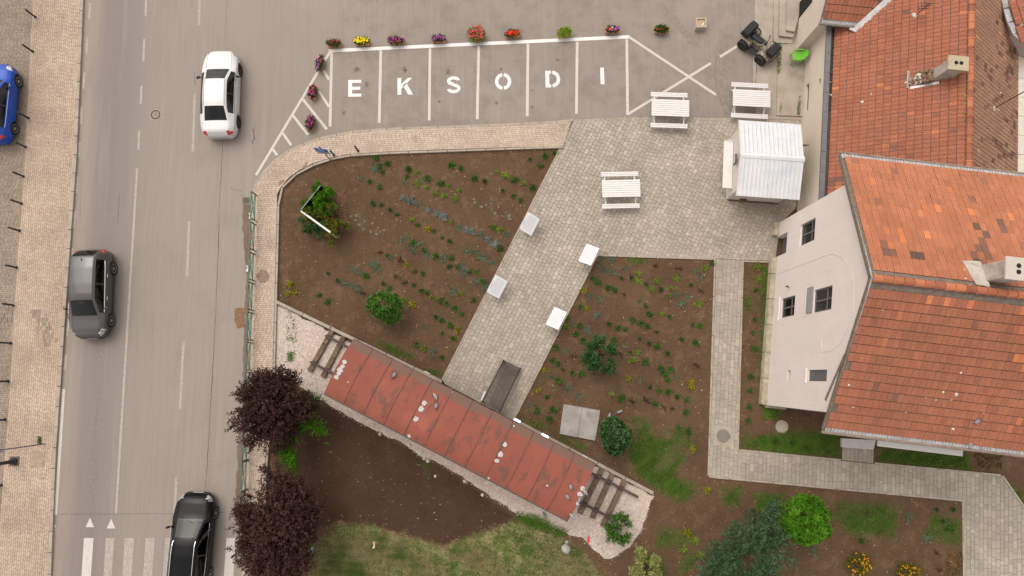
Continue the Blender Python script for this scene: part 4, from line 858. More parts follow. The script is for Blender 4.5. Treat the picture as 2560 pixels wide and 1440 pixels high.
b = MB().lathe([(.13, 0), (.17, .34), (.185, .36), (.185, .40), (.15, .40), (.13, .3)], 18); o = b.build('flower_pot', plain('brown_pot', (.16, .085, .05), .8, .2, 6), loc=P(1853, 500, ZP)); tag(o, 'brown clay pot standing on the paving at the corner of the kiosk', 'pot')
MB().lathe([(.145, .28), (.02, .285)], 14).build('pot_soil', DARK, o)

# ---------------------------------------------------------------- picnic tables
def picnic(px, py, rz, label):
    p_ = P(px, py - 4, .58); e = empty('picnic_table', (p_.x, p_.y, ZP if py > 296 else 0.0), rz, label, 'picnic table', 'white picnic tables')
    Lh = .97
    for k in range(8): MB().box((0, -.45 + (k + .5) * .1125, .755), (2 * Lh, .098, .032)).build('top_slat', WHITEP, e, bevel=.003)
    for s_ in (-1, 1):
        for k in range(3): MB().box((0, s_ * .84 + (k - 1) * .083, .455), (2 * Lh - .02, .070, .034)).build('bench_slat', WHITEP, e, bevel=.003)
        x = s_ * .76
        MB().box((x, 0, .715), (.05, .86, .045)).build('top_bearer', WHITEP, e); MB().box((x, 0, .41), (.05, 1.9, .05)).build('bench_bearer', WHITEP, e)
        for q in (-1, 1): MB().bar((x + .05 * s_, q * .72, .02), (x + .05 * s_, q * .30, .71), .05, .09).build('leg', WHITEP, e)
    return e
picnic(1674, 277, rad(-2.0), 'white picnic table straddling the edge of the asphalt and the paving')
picnic(1876, 253, rad(-3.0), 'white picnic table on the asphalt above the kiosk roof, next to the concrete walkway')
picnic(1551, 478, rad(1.2), 'white picnic table standing alone on the paved square')

# ---------------------------------------------------------------- reading boards along the walk
pt = NT('printed_board'); v = pt.coord(True); sx = pt.n('SeparateXYZ'); pt.l(v, sx.inputs[0])
rows = pt.math('SINE', pt.math('MULTIPLY', sx.outputs[1], 185)); words = pt.noise(34, 2, .5, pt.scaled(v, (1, 4, 1)))
txt = pt.math('MULTIPLY', pt.math('MULTIPLY', pt.math('GREATER_THAN', rows, .1), pt.math('GREATER_THAN', words, .44)), pt.math('MULTIPLY', pt.math('LESS_THAN', pt.math('ABSOLUTE', sx.outputs[0]), .40), pt.math('LESS_THAN', pt.math('ABSOLUTE', pt.math('SUBTRACT', sx.outputs[1], -.02)), .24)))
bc = pt.mix(pt.math('MULTIPLY', txt, .55), (.56, .565, .58), (.14, .14, .16)); BOARDP = pt.out(bc, .7, spec=.2)
BLUEP = plain('blue_print', (.05, .09, .30), .5, .1)
def board(px, py, rz, label):
    p = P(px, py, .98); e = empty('information_board', (p.x, p.y, ZP), rz, label, 'information board', 'information boards along the walk')
    T = Matrix.Rotation(rad(24), 3, 'X')
    f = MB().box((0, 0, .95), (.98, .74, .03), M=T).build('panel_frame', plain('board_frame_white', (.52, .52, .53), .6, .05) if 'board_frame_white' not in MATS else MATS['board_frame_white'], e, bevel=.004)
    p_ = MB().box((0, 0, 0), (.93, .69, .006)).build('panel', BOARDP, e, loc=T @ Vector((0, 0, .018)) + Vector((0, 0, .95))); p_.rotation_euler = T.to_euler()
    for k, (w_, xo, yo) in enumerate(((.30, -.1, .29), (.06, .14, .29))): MB().box((xo, yo, .004), (w_, .022, .003)).build('heading', BLUEP, p_)
    for s_ in (-1, 1): MB().box((s_ * .36, .02, .47), (.06, .06, .94)).build('post', MATS['board_frame_white'], e)
    MB().box((0, .02, .30), (.72, .04, .04)).build('crossbar', MATS['board_frame_white'], e)
wd = walk_ang
board(1324, 560, wd + math.pi + math.pi, 'white information board by the walk, on the road garden side, next to the paved square')
board(1243, 717, wd + math.pi + math.pi, 'white information board by the walk, on the road garden side, nearer the wagon')
board(1472, 637, wd + math.pi, 'white information board by the walk at the corner of the bed towards the white house')
board(1391, 796, wd + math.pi, 'white information board by the walk on the white house side, nearer the wagon')

# ---------------------------------------------------------------- railing, bollards, posts, sign
def railing(x, y, label):
    p = P(x, y, ZW); e = empty('railing_panel', p, math.atan2(*reversed([P(617, 1200)[i] - P(641, 485)[i] for i in (0, 1)])), label, 'railing', 'green railing panels along the pavement')
    l = 1.40
    b0 = MB().bar((0, 0, .78), (l, 0, .78), .045, .045).build('top_rail', GREENM, e); MB().bar((0, 0, .24), (l, 0, .24), .04, .04).build('bottom_rail', GREENM, e)
    for s_ in (0.02, l - .02): MB().bar((s_, 0, 0), (s_, 0, .80), .05, .05).build('post', GREENM, e)
    MB().bar((.04, 0, .26), (l - .04, 0, .76), .03, .025).build('cross_bar', GREENM, e); MB().bar((.04, .006, .76), (l - .04, .006, .26), .03, .025).build('cross_bar', GREENM, e)
for k in range(12):
    t = k * 73.6 / 715; railing(642.5 - 24 * t, 488 + 715 * t, 'green steel railing panel with crossed bars between the pavement and the road')
def bollard(px, py, z, label, h=.80, r_=.048, group='black bollards along the parking bays', mat=BLACKM):
    e = empty('bollard', P(px, py, z), 0, label, 'bollard', group)
    MB().lathe([(r_, -.02), (r_, h - .03), (r_ * .8, h)], 12).build('post', mat, e); MB().lathe([(r_ * 1.7, -.01), (r_ * 1.7, .012)], 12).build('base_plate', mat, e)
for x, y in ((89, 43), (82, 129), (71, 295), (65, 368), (59, 441), (54, 509), (49, 577), (42, 669), (34, 763), (27, 858), (20, 953), (12, 1049), (3, 1213)): bollard(x, y, .11, 'thin black steel bollard at the edge of the parking bays')
for x, y in ((835, 388), (895, 377)): bollard(x, y, ZW, 'short dark bollard with a pale cap on the beige pavement by the blue sign', .78, .045, 'bollards by the blue sign', plain('dark_bollard', (.06, .05, .05), .6, .3) if 'dark_bollard' not in MATS else MATS['dark_bollard'])
lp = empty('street_lamp', P(36, 1153, ZW), 0, 'black street lamp post rising from the tan pavement', 'street lamp')
MB().lathe([(.17, -.02), (.17, .10), (.13, .16), (.09, .5), (.075, 4), (.06, 6.2)], 14).build('post', BLACKM, lp); MB().tube([(0, 0, 6.1), (.1, 0, 6.5), (.5, 0, 6.7)], .045, 8).build('arm', BLACKM, lp); MB().box((.7, 0, 6.7), (.6, .24, .1)).build('lamp_head', BLACKM, lp, bevel=.03)
MB().box((0, 0, .005), (.5, .46, .012)).build('foot_plate', plain('dirty_collar', (.11, .08, .065), .95, .3, 6), lp)
sp = empty('sign_post', P(110, 1110, ZW), 0, 'slim grey blue sign post on the tan pavement near the zebra crossing', 'sign post')
MB().tube([(0, 0, 0), (-.03, .01, 3.6)], .03, 8).build('pole', plain('blue_grey_steel', (.10, .115, .16), .5, .1), sp); MB().box((-.03, -.03, 3.35), (.6, .02, .6)).build('plate', BLUEP, sp)
# blue direction sign
SBL = plain('sign_blue', (.035, .12, .34), .4, .06); SWH = plain('sign_pale', (.38, .42, .55), .45, .1)
sgn_ = empty('direction_sign', P(836, 412, ZS), rad(-7), 'blue and white street sign on a grey pole at the corner of the planting bed', 'sign')
MB().tube([(0, 0, 0), (0, 0, 2.78)], .028, 10).build('pole', plain('galvanised_steel', (.22, .215, .21), .5, .12, metal=.4), sgn_)
MB().box((0, -.045, 2.34), (.62, .02, .72)).build('plate', SBL, sgn_); MB().box((0, -.058, 2.12), (.60, .006, .27)).build('lower_panel', SWH, sgn_)
for k, (w_, z_) in enumerate(((.30, 2.58), (.42, 2.50), (.36, 2.42))): MB().box((-.02, -.0575, z_), (w_, .005, .035)).build('lettering', SWH, sgn_)
for k, (w_, z_) in enumerate(((.44, 2.19), (.36, 2.11), (.42, 2.04))): MB().box((.02, -.063, z_), (w_, .004, .026)).build('lettering', plain('sign_print_%d' % k, (.12, .07, .10), .5), sgn_)
MB().lathe([(.035, 0), (.035, .05)], 10, c=(0, 0, 2.76)).build('cap', BLACKM, sgn_)
# angled plant screen: a white board and a glass pane set in a V round the shrubs
scx = empty('plant_screen', P(764, 532, ZS), 0, 'V shaped screen of a white board and a clear pane around the shrubs', 'screen')
def upright(a, b, h, t, mat, name):
    a, b = P(*a, h) - scx.location, P(*b, h) - scx.location; a.z = b.z = h / 2; return MB().bar(a, b, t, h).build(name, mat, scx)
upright((753, 528), (826, 581), 1.3, .09, WHITEP, 'board'); upright((752, 526), (802, 464), 1.3, .02, glassm('clear_sheet', (.62, .64, .66), .12), 'pane')
ra_, rb_ = P(752, 526, 1.3) - scx.location, P(802, 464, 1.3) - scx.location; ra_.z = rb_.z = 1.3; MB().bar(ra_, rb_, .03, .03).build('pane_rail', plain('brushed_rail', (.26, .26, .27), .5, .1), scx)
# square concrete planter
cp_ = empty('concrete_planter', P(1748, 66, 0), rad(1), 'empty square concrete planter with dry soil, standing on the asphalt', 'planter')
pb = MB(); [pb.box(c, d) for c, d in (((0, .24, .21), (.54, .06, .42)), ((0, -.24, .21), (.54, .06, .42)), ((.24, 0, .208), (.06, .42, .42)), ((-.24, 0, .208), (.06, .42, .42)))]; pb.build('tub', plain('tub_concrete', (.36, .31, .255), .9, .1, 4, .3), cp_); MB().box((0, 0, .17), (.43, .43, .34)).build('soil_fill', plain('dry_fill', (.36, .27, .16), .95, .25, 9), cp_); MB().box((.1, -.07, .35), (.06, .2, .03), rad(-35)).build('paper_scrap', WHITEP, cp_)

# ---------------------------------------------------------------- railway wagon, track, ramp
WA = rad(-26.9); WC = Vector((-2.4, -2.36, 0)); wr = Matrix.Rotation(WA, 3, 'Z'); WLn, WWd = 12.35, 2.72
WG = empty('railway_wagon', (WC.x, WC.y, .2), WA, 'old railway goods wagon with a faded red arched roof, standing on a short track', 'railway wagon')
rt = NT('faded_red_roof'); v = rt.coord(True); n1 = rt.noise(.45, 7, .7, v); n2 = rt.noise(1.5, 9, .72, rt.scaled(v, (1.3, .6, 1)))
c = rt.mix(rt.rng(rt.noise(.5, 5, .6, v), .3, .7), (.185, .053, .036), (.242, .073, .048))
c = rt.mix(rt.math('MULTIPLY', rt.rng(n2, .535, .575), .8), c, (.115, .055, .042)); n3 = rt.noise(4.5, 7, .7, v); c = rt.mix(rt.math('MULTIPLY', rt.rng(n3, .62, .66), .7), c, (.12, .058, .045)); n4 = rt.noise(2.0, 6, .65, rt.scaled(v, (3.0, .18, 1))); c = rt.mix(rt.math('MULTIPLY', rt.rng(n4, .56, .70), .45), c, (.14, .058, .045))
c = rt.mix(rt.math('MULTIPLY', rt.rng(n1, .52, .66), .55), c, (.30, .098, .062)); sxx = rt.n('SeparateXYZ'); rt.l(v, sxx.inputs[0]); edge = rt.math('ADD', sxx.outputs[1], rt.math('MULTIPLY', rt.noise(1.6, 7, .7, v), .5))
c = rt.mix(rt.rng(edge, 1.22, 1.34), c, (.135, .078, .058)); c = rt.mix(rt.rng(edge, -1.02, -1.16), c, (.135, .070, .052))
f = rt.rng(rt.noise(26, 4, .7, v), .25, .75, .86, 1.14); cc = rt.n('CombineColor'); [rt.l(f, cc.inputs[i]) for i in range(3)]; c = rt.mix(1.0, c, cc.outputs[0], 'MULTIPLY'); rt.bump(rt.noise(14, 6, .7, v), .3, .015); ROOFR = rt.out(c, .75, spec=.25)
SEAM = plain('roof_seam_rust', (.105, .046, .037), .85, .3, 5, dirt=((.2, .058, .044), .6)); SIDER = plain('wagon_side_red', (.17, .055, .042), .8, .25, 3, .2, dirt=((.07, .04, .03), .6))
zr = lambda y: 3.62 - .40 * (abs(y) / (WWd / 2 + .05)) ** 2.2 - .2
panels = 12; pw = WLn / panels; wroof = empty('roof'); wroof.parent = WG
ys_ = [(-1 + 2 * i / 14) * (WWd / 2 + .05) for i in range(15)]
for k in range(panels):
    x0, x1 = -WLn / 2 + k * pw + .004, -WLn / 2 + (k + 1) * pw - .004; b = MB(); n = len(ys_)
    b.add([(x, y, zr(y) + dz + (.012 if x == x0 else 0)) for dz in (0, -.03) for x in (x0, x1) for y in ys_], [(i, n + i, n + i + 1, i + 1) for i in range(n - 1)] + [(2 * n + i + 1, 3 * n + i + 1, 3 * n + i, 2 * n + i) for i in range(n - 1)] + [(i, i + 1, 2 * n + i + 1, 2 * n + i) for i in range(n - 1)] + [(n + i + 1, n + i, 3 * n + i, 3 * n + i + 1) for i in range(n - 1)])
    b.build('roof_sheet', ROOFR, wroof, smooth=False)
    if k: 
        sb2 = MB(); sb2.add([(x, y, zr(y) + .018) for x in (x0 - .03, x0 + .02) for y in ys_], [(i, n + i, n + i + 1, i + 1) for i in range(n - 1)]); sb2.build('seam_strip', SEAM, wroof)
for s_ in (-1, 1): MB().box((0, s_ * (WWd / 2 + .045), zr(WWd / 2 + .05) - .02), (WLn, .05, .07)).build('roof_edge', METALR, wroof)
for s_ in (-1, 1):
    for k in range(int(WLn / .25)):
        x = -WLn / 2 + .06 + (k + .5) * .249; MB().box((x, s_ * 1.27, 2.02), (.243, .05, 1.9)).build('side_board', SIDER, WG)
    MB().box((s_ * (WLn / 2 - .06), 0, 2.05), (.06, 2.5, 2.0)).build('end_wall', SIDER, WG)
    for q in (-1, 1):
        MB().lathe([(.10, 0), (.10, .28), (.22, .28), (.22, .33)], 12, c=(s_ * (WLn / 2), q * .85, .82), M=Matrix.Rotation(s_ * math.pi / 2, 3, 'Y')).build('buffer', METALR, WG)
        for d in (-1, 1): MB().lathe([(.48, -.06), (.48, .0), (.44, .02), (.44, .07)], 24, c=(s_ * 4.1 + d * .9, q * .75, .48), M=Matrix.Rotation(math.pi / 2, 3, 'X')).build('wheel', METALR, WG)
MB().box((0, 0, .95), (WLn - .1, 2.3, .24)).build('underframe', METALR, WG)
PATCH = plain('white_sealant', (.37, .365, .355), .8, .08, 9); iw = Matrix.Rotation(-WA, 3, 'Z')
def onW(px, py):
    for z in np.arange(3.9, 2.8, -.01):
        q = iw @ (P(px, py, z) - WC)
        if zr(q.y) + .2 >= z: return q.x, q.y, float(z)
    return q.x, q.y, 3.2
for x, y, r_ in ((862, 905, .14), (857, 915, .12), (851, 925, .17), (847, 934, .12), (841, 943, .13), (1061, 1008, .15), (1053, 1022, .17), (1040, 1047, .15), (1262, 1112, .14), (1251, 1136, .16), (1242, 1152, .13), (1456, 1221, .13), (1450, 1236, .14), (1444, 1258, .1), (1023, 1090, .1), (1222, 1195, .07), (1285, 1065, .05), (1368, 1214, .06), (1131, 980, .03), (871, 955, .05), (987, 935, .05)):
    qx, qy, qz = onW(x, y); n = 11; ring = [(r_ * random.uniform(.55, 1.0) * math.cos(k * 6.2832 / n), r_ * random.uniform(.55, 1.0) * math.sin(k * 6.2832 / n)) for k in range(n)]
    MB().add([(qx + a, qy + b, zr(qy + b) + .022) for a, b in ring], [tuple(range(n))]).build('sealant_patch', PATCH, wroof)
TR = empty('railway_track', (WC.x, WC.y, .04), WA, 'short piece of rusty railway track on timber sleepers in the gravel', 'railway track')
sleepers = [(iw @ (P(x, y, .12) - WC)).x for x, y in ((802, 878), (833, 893), (1478, 1226), (1505, 1241), (1534, 1258))]
sleepers += list(np.arange(sleepers[1] + .75, sleepers[2] - .4, .75))
for x in sleepers: MB().box((x, random.uniform(-.06, .06), .08), (.25, 2.45 + random.uniform(-.1, .1), .16), random.gauss(0, .012)).build('sleeper', TIMBER, TR, bevel=.015)
for s_, e0, e1 in ((1, -8.2, 9.22), (-1, -8.25, 8.5)):
    y = s_ * .745; b = MB(); prof = [(-.06, .16), (.06, .16), (.06, .175), (.012, .19), (.012, .27), (.036, .28), (.036, .31), (-.036, .31), (-.036, .28), (-.012, .27), (-.012, .19), (-.06, .175)]
    m = len(prof); b.add([(x, y + a, z) for x in (e0, e1) for a, z in prof], [(i, m + i, m + (i + 1) % m, (i + 1) % m) for i in range(m)] + [tuple(range(m)), tuple(reversed(range(m, 2 * m)))]); b.build('rail', METALR, TR)
    for x in sleepers: MB().box((x, y, .175), (.2, .26, .03)).build('rail_clip', METALR, TR)
# access ramp of open steel grating with two handrails
RMP = empty('access_ramp', P(1279, 908, ZP), 0, 'dark open grating ramp with two handrails, leading from the walk up to the wagon', 'ramp')
c0, c1 = P(1260, 900, .12) - RMP.location, P(1301, 920, .12) - RMP.location; c2, c3 = P(1206, 1006, 1.1) - RMP.location, P(1250, 1029, 1.1) - RMP.location
GRT = plain('steel_grating', (.05, .04, .035), .6, .25, 5)
for k in range(56):
    t = (k + .5) / 56; MB().bar(c0.lerp(c2, t), c1.lerp(c3, t), .022, .02).build('grating_bar', GRT, RMP)
for a, b in ((c0, c2), (c1, c3)):
    MB().bar(a, b, .06, .10).build('stringer', METALR, RMP); up = Vector((0, 0, .9))
    hr = MB(); hr.tube([a + up * .98, a.lerp(b, .5) + up, b + up], .024, 6); hr.build('handrail', BLACKM, RMP)
    for t in (.02, .5, .97): MB().bar(a.lerp(b, t), a.lerp(b, t) + up, .035, .035).build('rail_post', BLACKM, RMP)
for p_, q_ in ((c2, c2), (c3, c3)): MB().bar(Vector((p_.x, p_.y, -.02)), p_, .06, .06).build('ramp_leg', METALR, RMP)
MB().bar(P(1213, 978, .9) - RMP.location, P(1203, 1001, 1.0) - RMP.location, .06, .03).build('white_strip', WHITEP, RMP)
# lit strip lamps set on the bed edging
for x, y, w_ in ((1293, 1051, .34), (1363, 1089, .36)):
    e = empty('strip_lamp', P(x, y, .22), WA, 'short lit white strip lamp on the edging beside the wagon', 'lamp', 'strip lamps along the track bed'); MB().box((0, 0, .03), (w_ + .04, .12, .06)).build('housing', ZINC, e); MB().box((0, 0, .063), (w_, .085, .01)).build('diffuser', emitm('lamp_light', (1, .93, .97), 2.2) if 'lamp_light' not in MATS else MATS['lamp_light'], e)
for x, y in ((1068, 932), (1462, 1141)):
    e = empty('spot_light', P(x, y, .22), WA, 'small unlit spotlight bar fixed to the track bed edging', 'lamp', 'spotlights along the track bed'); MB().box((0, 0, .03), (.3, .07, .05)).build('housing', ZINC, e)
    for k in range(4): MB().lathe([(.025, 0), (.025, .015)], 8, c=(-.1 + k * .07, 0, .055)).build('lens', WHITEP, e)
# concrete slab and boulders
sb_ = empty('concrete_slab', P(1450, 1055, ZS), 0, 'square grey concrete cover slab lying in the planting bed', 'slab')
q = [Vector((*p, 0)) - Vector((sb_.location.x, sb_.location.y, 0)) for p in PP([(1409, 1010), (1501, 1026), (1488, 1102), (1399, 1085)], .12)]
mid = [(q[0] + q[1]) / 2, (q[2] + q[3]) / 2]
MB().prism(ccw([q[0], mid[0], mid[1], q[3]]), -.02, .09, 0, .008).build('slab_half', SLABM, sb_); MB().prism(ccw([mid[0] + Vector((.008, 0, 0)), q[1], q[2], mid[1] + Vector((.008, 0, 0))]), -.02, .088, 0, .008).build('slab_half', SLABM, sb_)
def boulder(px, py, r_, label, mat=STONE, name='boulder', z=ZS, group=None, flat=.6, cat='stone'):
    bm = bmesh.new(); bmesh.ops.create_icosphere(bm, subdivisions=2, radius=r_)
    for v in bm.verts: v.co *= random.uniform(.86, 1.1); v.co.z *= flat; v.co.x *= 1.05
    me = bpy.data.meshes.new(name); bm.to_mesh(me); bm.free(); me.shade_smooth(); o = link(name, me, None, mat, P(px, py, z) + Vector((0, 0, r_ * flat * .55))); o.rotation_euler = (0, 0, random.random() * 6); tag(o, label, cat, group)
boulder(1415, 1371, .23, 'grey round boulder at the edge of the dry lawn'); boulder(1417, 1355, .09, 'small grey stone touching the grey round boulder')
for x, y in ((950, 1085), (1070, 1152), (1088, 1190), (1206, 1237), (1061, 1146), (1162, 1203), (934, 1064), (1024, 1114)): boulder(x, y, random.uniform(.07, .11), 'fist sized pale stone on the fringe of the gravel and dark soil', plain('pale_stone', (.45, .37, .28), .9, .2, 8) if 'pale_stone' not in MATS else MATS['pale_stone'], 'loose_stone', ZS, 'loose stones along the gravel')
# litter
for x, y, c_, l_, nm in ((1471, 1349, (.55, .03, .02), 'crumpled red wrapper on the gravel', 'wrapper'), (626, 540, (.55, .55, .62), 'flattened pale plastic bottle in the gutter silt', 'bottle'), (619, 672, (.55, .5, .45), 'pale crumpled paper in the gutter silt', 'paper'), (935, 1362, (.6, .4, .35), 'small pink and white carton on the dry lawn', 'carton'), (781, 1375, (.3, .35, .5), 'bluish torn plastic scrap on the lawn beside the dark purple trees', 'scrap')):
    b = MB(); n = 7; L_ = .16
    b.add([(random.uniform(-.03, .03) + .045 * s_, -L_ + i * L_ / 3, random.uniform(.02, .07)) for i in range(n) for s_ in (-1, 1)], [(2 * i, 2 * i + 1, 2 * i + 3, 2 * i + 2) for i in range(n - 1)]); o = b.build(nm, plain('litter_' + nm, c_, .5, .15), loc=P(x, y, .01 if x < 700 else .05)); tag(o, l_, 'litter')
# plastic chair
CHG = plain('lime_plastic', (.135, .40, .04), .4, .05, 3, spec=.45); ch = empty('plastic_chair', P(1985, 150, .16), rad(90), 'lime green plastic armchair standing against the cream wall', 'chair')
def softpad(name, pts, th, mat, parent): return MB().prism(pts, -th / 2, th / 2).build(name, mat, parent, bevel=.01)
softpad('seat', [(-.25, -.25), (.25, -.25), (.24, .24), (-.24, .24)], .03, CHG, ch).location = (0, 0, .43)
bk = MB(); n = 7
bk.add([(x * (1 - .18 * t), -.22 - .16 * t - .05 * (1 - (x / .22) ** 2), .44 + .42 * t) for t in (0, .5, 1) for x in np.linspace(-.23, .23, n)], [(r_ * n + i, r_ * n + i + 1, (r_ + 1) * n + i + 1, (r_ + 1) * n + i) for r_ in (0, 1) for i in range(n - 1)]); bo = bk.build('backrest', CHG, ch); m_ = bo.modifiers.new('thickness', 'SOLIDIFY'); m_.thickness = .02
for s_ in (-1, 1):
    MB().bar((s_ * .25, -.30, .66), (s_ * .27, .16, .65), .06, .03).build('armrest', CHG, ch, bevel=.008); MB().bar((s_ * .27, .16, .65), (s_ * .24, .20, .42), .05, .03).build('arm_support', CHG, ch)
    for yy in (.18, -.2): MB().bar((s_ * .2, yy, .43), (s_ * .25, yy * 1.25, 0), .045, .045).build('leg', CHG, ch)
# ---------------------------------------------------------------- cars
def carpaint(name, col, rough=.28, metal=0.0, coat=.8, fleck=.05, spec=.5):
    t = NT(name); c = t.mix(t.rng(t.noise(1.1, 5, .6, t.coord(True)), .3, .7), sc(col, 1 - fleck), sc(col, 1 + fleck)); return t.out(c, rough, metal, spec, Coat_Weight=coat, Coat_Roughness=.06)
CGLASS = glassm('car_glass', (.062, .072, .068), .02); INTER = plain('car_interior', (.035, .034, .034), .8, .25, 4); SEATM = plain('car_seat_cloth', (.06, .058, .056), .9, .25, 5); DASH = plain('dashboard', (.03, .03, .032), .6, .2)
TAIL = plain('tail_lamp_red', (.42, .012, .014), .12, .1, 6, spec=.6); HEADL = plain('head_lamp_clear', (.50, .50, .50), .1, .2, 9, metal=.6, spec=.6); PLASB = plain('black_trim', (.018, .018, .019), .4, .1); RIMM = plain('alloy_rim', (.46, .44, .42), .35, .08, metal=.7); RIMB = plain('black_rim', (.035, .033, .033), .4, .1, metal=.5); PLATE = plain('number_plate', (.6, .6, .58), .5)
def make_wheel(parent, x, y, r, wdt, rim, spokes, name='wheel'):
    wl = empty(name); wl.parent = parent; wl.location = (x, y, r); s_ = 1 if x > 0 else -1; R = Matrix.Rotation(s_ * math.pi / 2, 3, 'Y')
    h = wdt / 2
    MB().lathe([(r * .64, -h), (r * .93, -h), (r * .99, -h * .7), (r, 0), (r * .99, h * .7), (r * .93, h), (r * .66, h), (r * .63, h * .8)], 28, M=R).build('tyre', RUBBER, wl, smooth=True)
    rm = MB(); rm.lathe([(r * .64, h * .55), (r * .66, h * .95), (r * .60, h * .95), (r * .585, h * .4)], 28, M=R); b = MB().lathe([(r * .60, h * .3), (r * .02, h * .3)], 24, M=R); b.build('rim_well', DARK, wl)
    rm.lathe([(r * .15, h * .3), (r * .15, h * .8), (r * .08, h * .9)], 12, M=R)
    for k in range(spokes):
        a = 2 * math.pi * k / spokes; c_, s2 = math.cos(a), math.sin(a); w0, w1 = r * .075, r * (.30 / spokes * 2.6)
        pts = [(r * .12, -w0, h * .82), (r * .12, w0, h * .82), (r * .61, w1, h * .72), (r * .61, -w1, h * .72)]; pts += [(p, q, z - h * .3) for p, q, z in pts]
        rm.add([R @ Vector((p * c_ - q * s2, p * s2 + q * c_, z)) for p, q, z in pts], [(0, 3, 2, 1), (0, 1, 5, 4), (1, 2, 6, 5), (2, 3, 7, 6), (3, 0, 4, 7)])
    rm.build('rim', rim, wl)
def car(name, label, cat, loc, rz, sp):
    e = empty(name, loc, rz, label, cat); Ln, Wd = sp['L'], sp['W'] / 2; hl = Ln / 2
    yy = np.arange(-hl, hl + 1e-6, .01)
    def sm(pts, k=7):
        v = np.interp(yy, [p[0] for p in pts], [p[1] for p in pts]); 
        if k > 1: v = np.convolve(np.pad(v, k, 'edge'), np.ones(2 * k + 1) / (2 * k + 1), 'valid')
        return lambda y: float(np.interp(y, yy, v))
    zt = sm(sp['top']); wb = sm([(a, b * Wd) for a, b in sp['plan']], 6); belt = sm(sp['belt']); wrf = sm(sp['roofw'], 9)
    brk = [sp['cowl'], sp['rf'], sp['rr'], sp['rb'], sp['sb'] - .045, sp['sb'] + .045, sp['s0'], sp['s1']]
    ys = sorted(set(list(np.round(np.linspace(-hl, hl, 84), 4)) + list(np.round(np.linspace(-hl, -hl + .4, 22), 4)) + list(np.round(np.linspace(hl - .5, hl, 26), 4)) + [round(b, 4) for b in brk]))
    ys = [y for i, y in enumerate(ys) if i == 0 or y - ys[i - 1] > .012 or y in [round(b, 4) for b in brk]]
    NTp, crown = 9, sp.get('crown', .05); secs = []
    wheels = sp['wheels']; wr_ = sp['wr']; ra = wr_ + .055
    for y in ys:
        z = zt(y); w0 = wb(y); wr0 = min(wrf(y), w0 - .05); cr = crown * min(1, wr0 / .5); ze = z - cr; zb = min(belt(y), ze - .03); pts = []
        for s_ in np.linspace(0, 1, NTp): pts.append((wr0 * s_, z - cr * s_ ** 2.4))
        for t in (.14, .5, .9): pts.append((wr0 + (w0 - .035 - wr0) * (t + .25 * t * (1 - t)), ze + (zb - ze) * t))
        pts.append((w0 - .03, zb)); pts.append((w0 - .006, zb - .045))
        zlo = sp.get('sill', .24)
        for t in np.linspace(.12, 1, 10):
            zz = zb - .045 + (zlo - zb + .045) * t; pts.append((w0 + (.012 * math.sin(math.pi * t) - .03 * t * t), zz))
        pts.append((w0 - .14, zlo - .05))
        pts.append((0, zlo - .05)); secs.append(pts)
    m = len(secs[0]); V = []; idx = {}
    for sgn in (1, -1):
        for i, y in enumerate(ys):
            for j, (x, z) in enumerate(secs[i]):
                y2, z2 = y, z
                if NTp + 4 <= j < m - 1:
                    for yw in wheels:
                        d = math.hypot(y - yw, z - wr_)
                        if abs(d - ra) < .05 and z > .15: k = ra / d; y2 = yw + (y - yw) * k; z2 = wr_ + (z - wr_) * k
                idx[(sgn, i, j)] = len(V); V.append((sgn * x, y2, z2))
    cls = {}
    def put(c, f): cls.setdefault(c, []).append(f)
    for sgn in (1, -1):
        for i in range(len(ys) - 1):
            yc = (ys[i] + ys[i + 1]) / 2
            for j in range(m - 1):
                f = [idx[(sgn, i, j)], idx[(sgn, i, j + 1)], idx[(sgn, i + 1, j + 1)], idx[(sgn, i + 1, j)]]
                if sgn < 0: f = f[::-1]
                zc = sum(V[k][2] for k in f) / 4; xc = abs(sum(V[k][0] for k in f) / 4); side = 'r' if sgn > 0 else 'l'
                if j >= NTp + 4 and any(math.hypot(yc - yw, zc - wr_) < ra - .012 for yw in wheels): continue
                c = 'body'
                if j < NTp - 1:
                    if sp['rf'] < yc < sp['cowl'] and j < NTp - 2: c = 'windscreen'
                    elif sp['rb'] < yc < sp['rr'] and j < NTp - 2: c = 'rear_window'
                elif j in (NTp, NTp + 1) and sp['s0'] < yc < sp['s1']:
                    zt_ = secs[i][NTp - 1][1] - secs[i][NTp + 3][1]
                    if zt_ > .09: c = ('door_pillar_' + side) if abs(yc - sp['sb']) < .045 else ('side_window_%s_%d' % (side, yc > sp['sb']))
                if c == 'body':
                    if yc > hl - sp['hl'][0] and xc > sp['hl'][1] * Wd and sp['hl'][2] < zc < sp['hl'][3]: c = 'headlight_' + side
                    elif yc < -hl + sp['tl'][0] and xc > sp['tl'][1] * Wd and sp['tl'][2] < zc < sp['tl'][3]: c = 'taillight_' + side
                    elif yc > hl - .16 and xc < .62 * Wd and .34 < zc < .62: c = 'grille'
                    elif sp.get('clad') and zc < sp['clad'] and j >= NTp + 5: c = 'cladding'
                put(c, f)
    for i in (0, len(ys) - 1):
        ring = [idx[(1, i, j)] for j in range(m)] + [idx[(-1, i, j)] for j in range(m - 2, 0, -1)]
        put('grille' if i and sp.get('darknose') else 'body', ring if i else ring[::-1])
    mats = {'body': sp['paint'], 'windscreen': CGLASS, 'rear_window': CGLASS, 'grille': PLASB, 'cladding': PLASB}
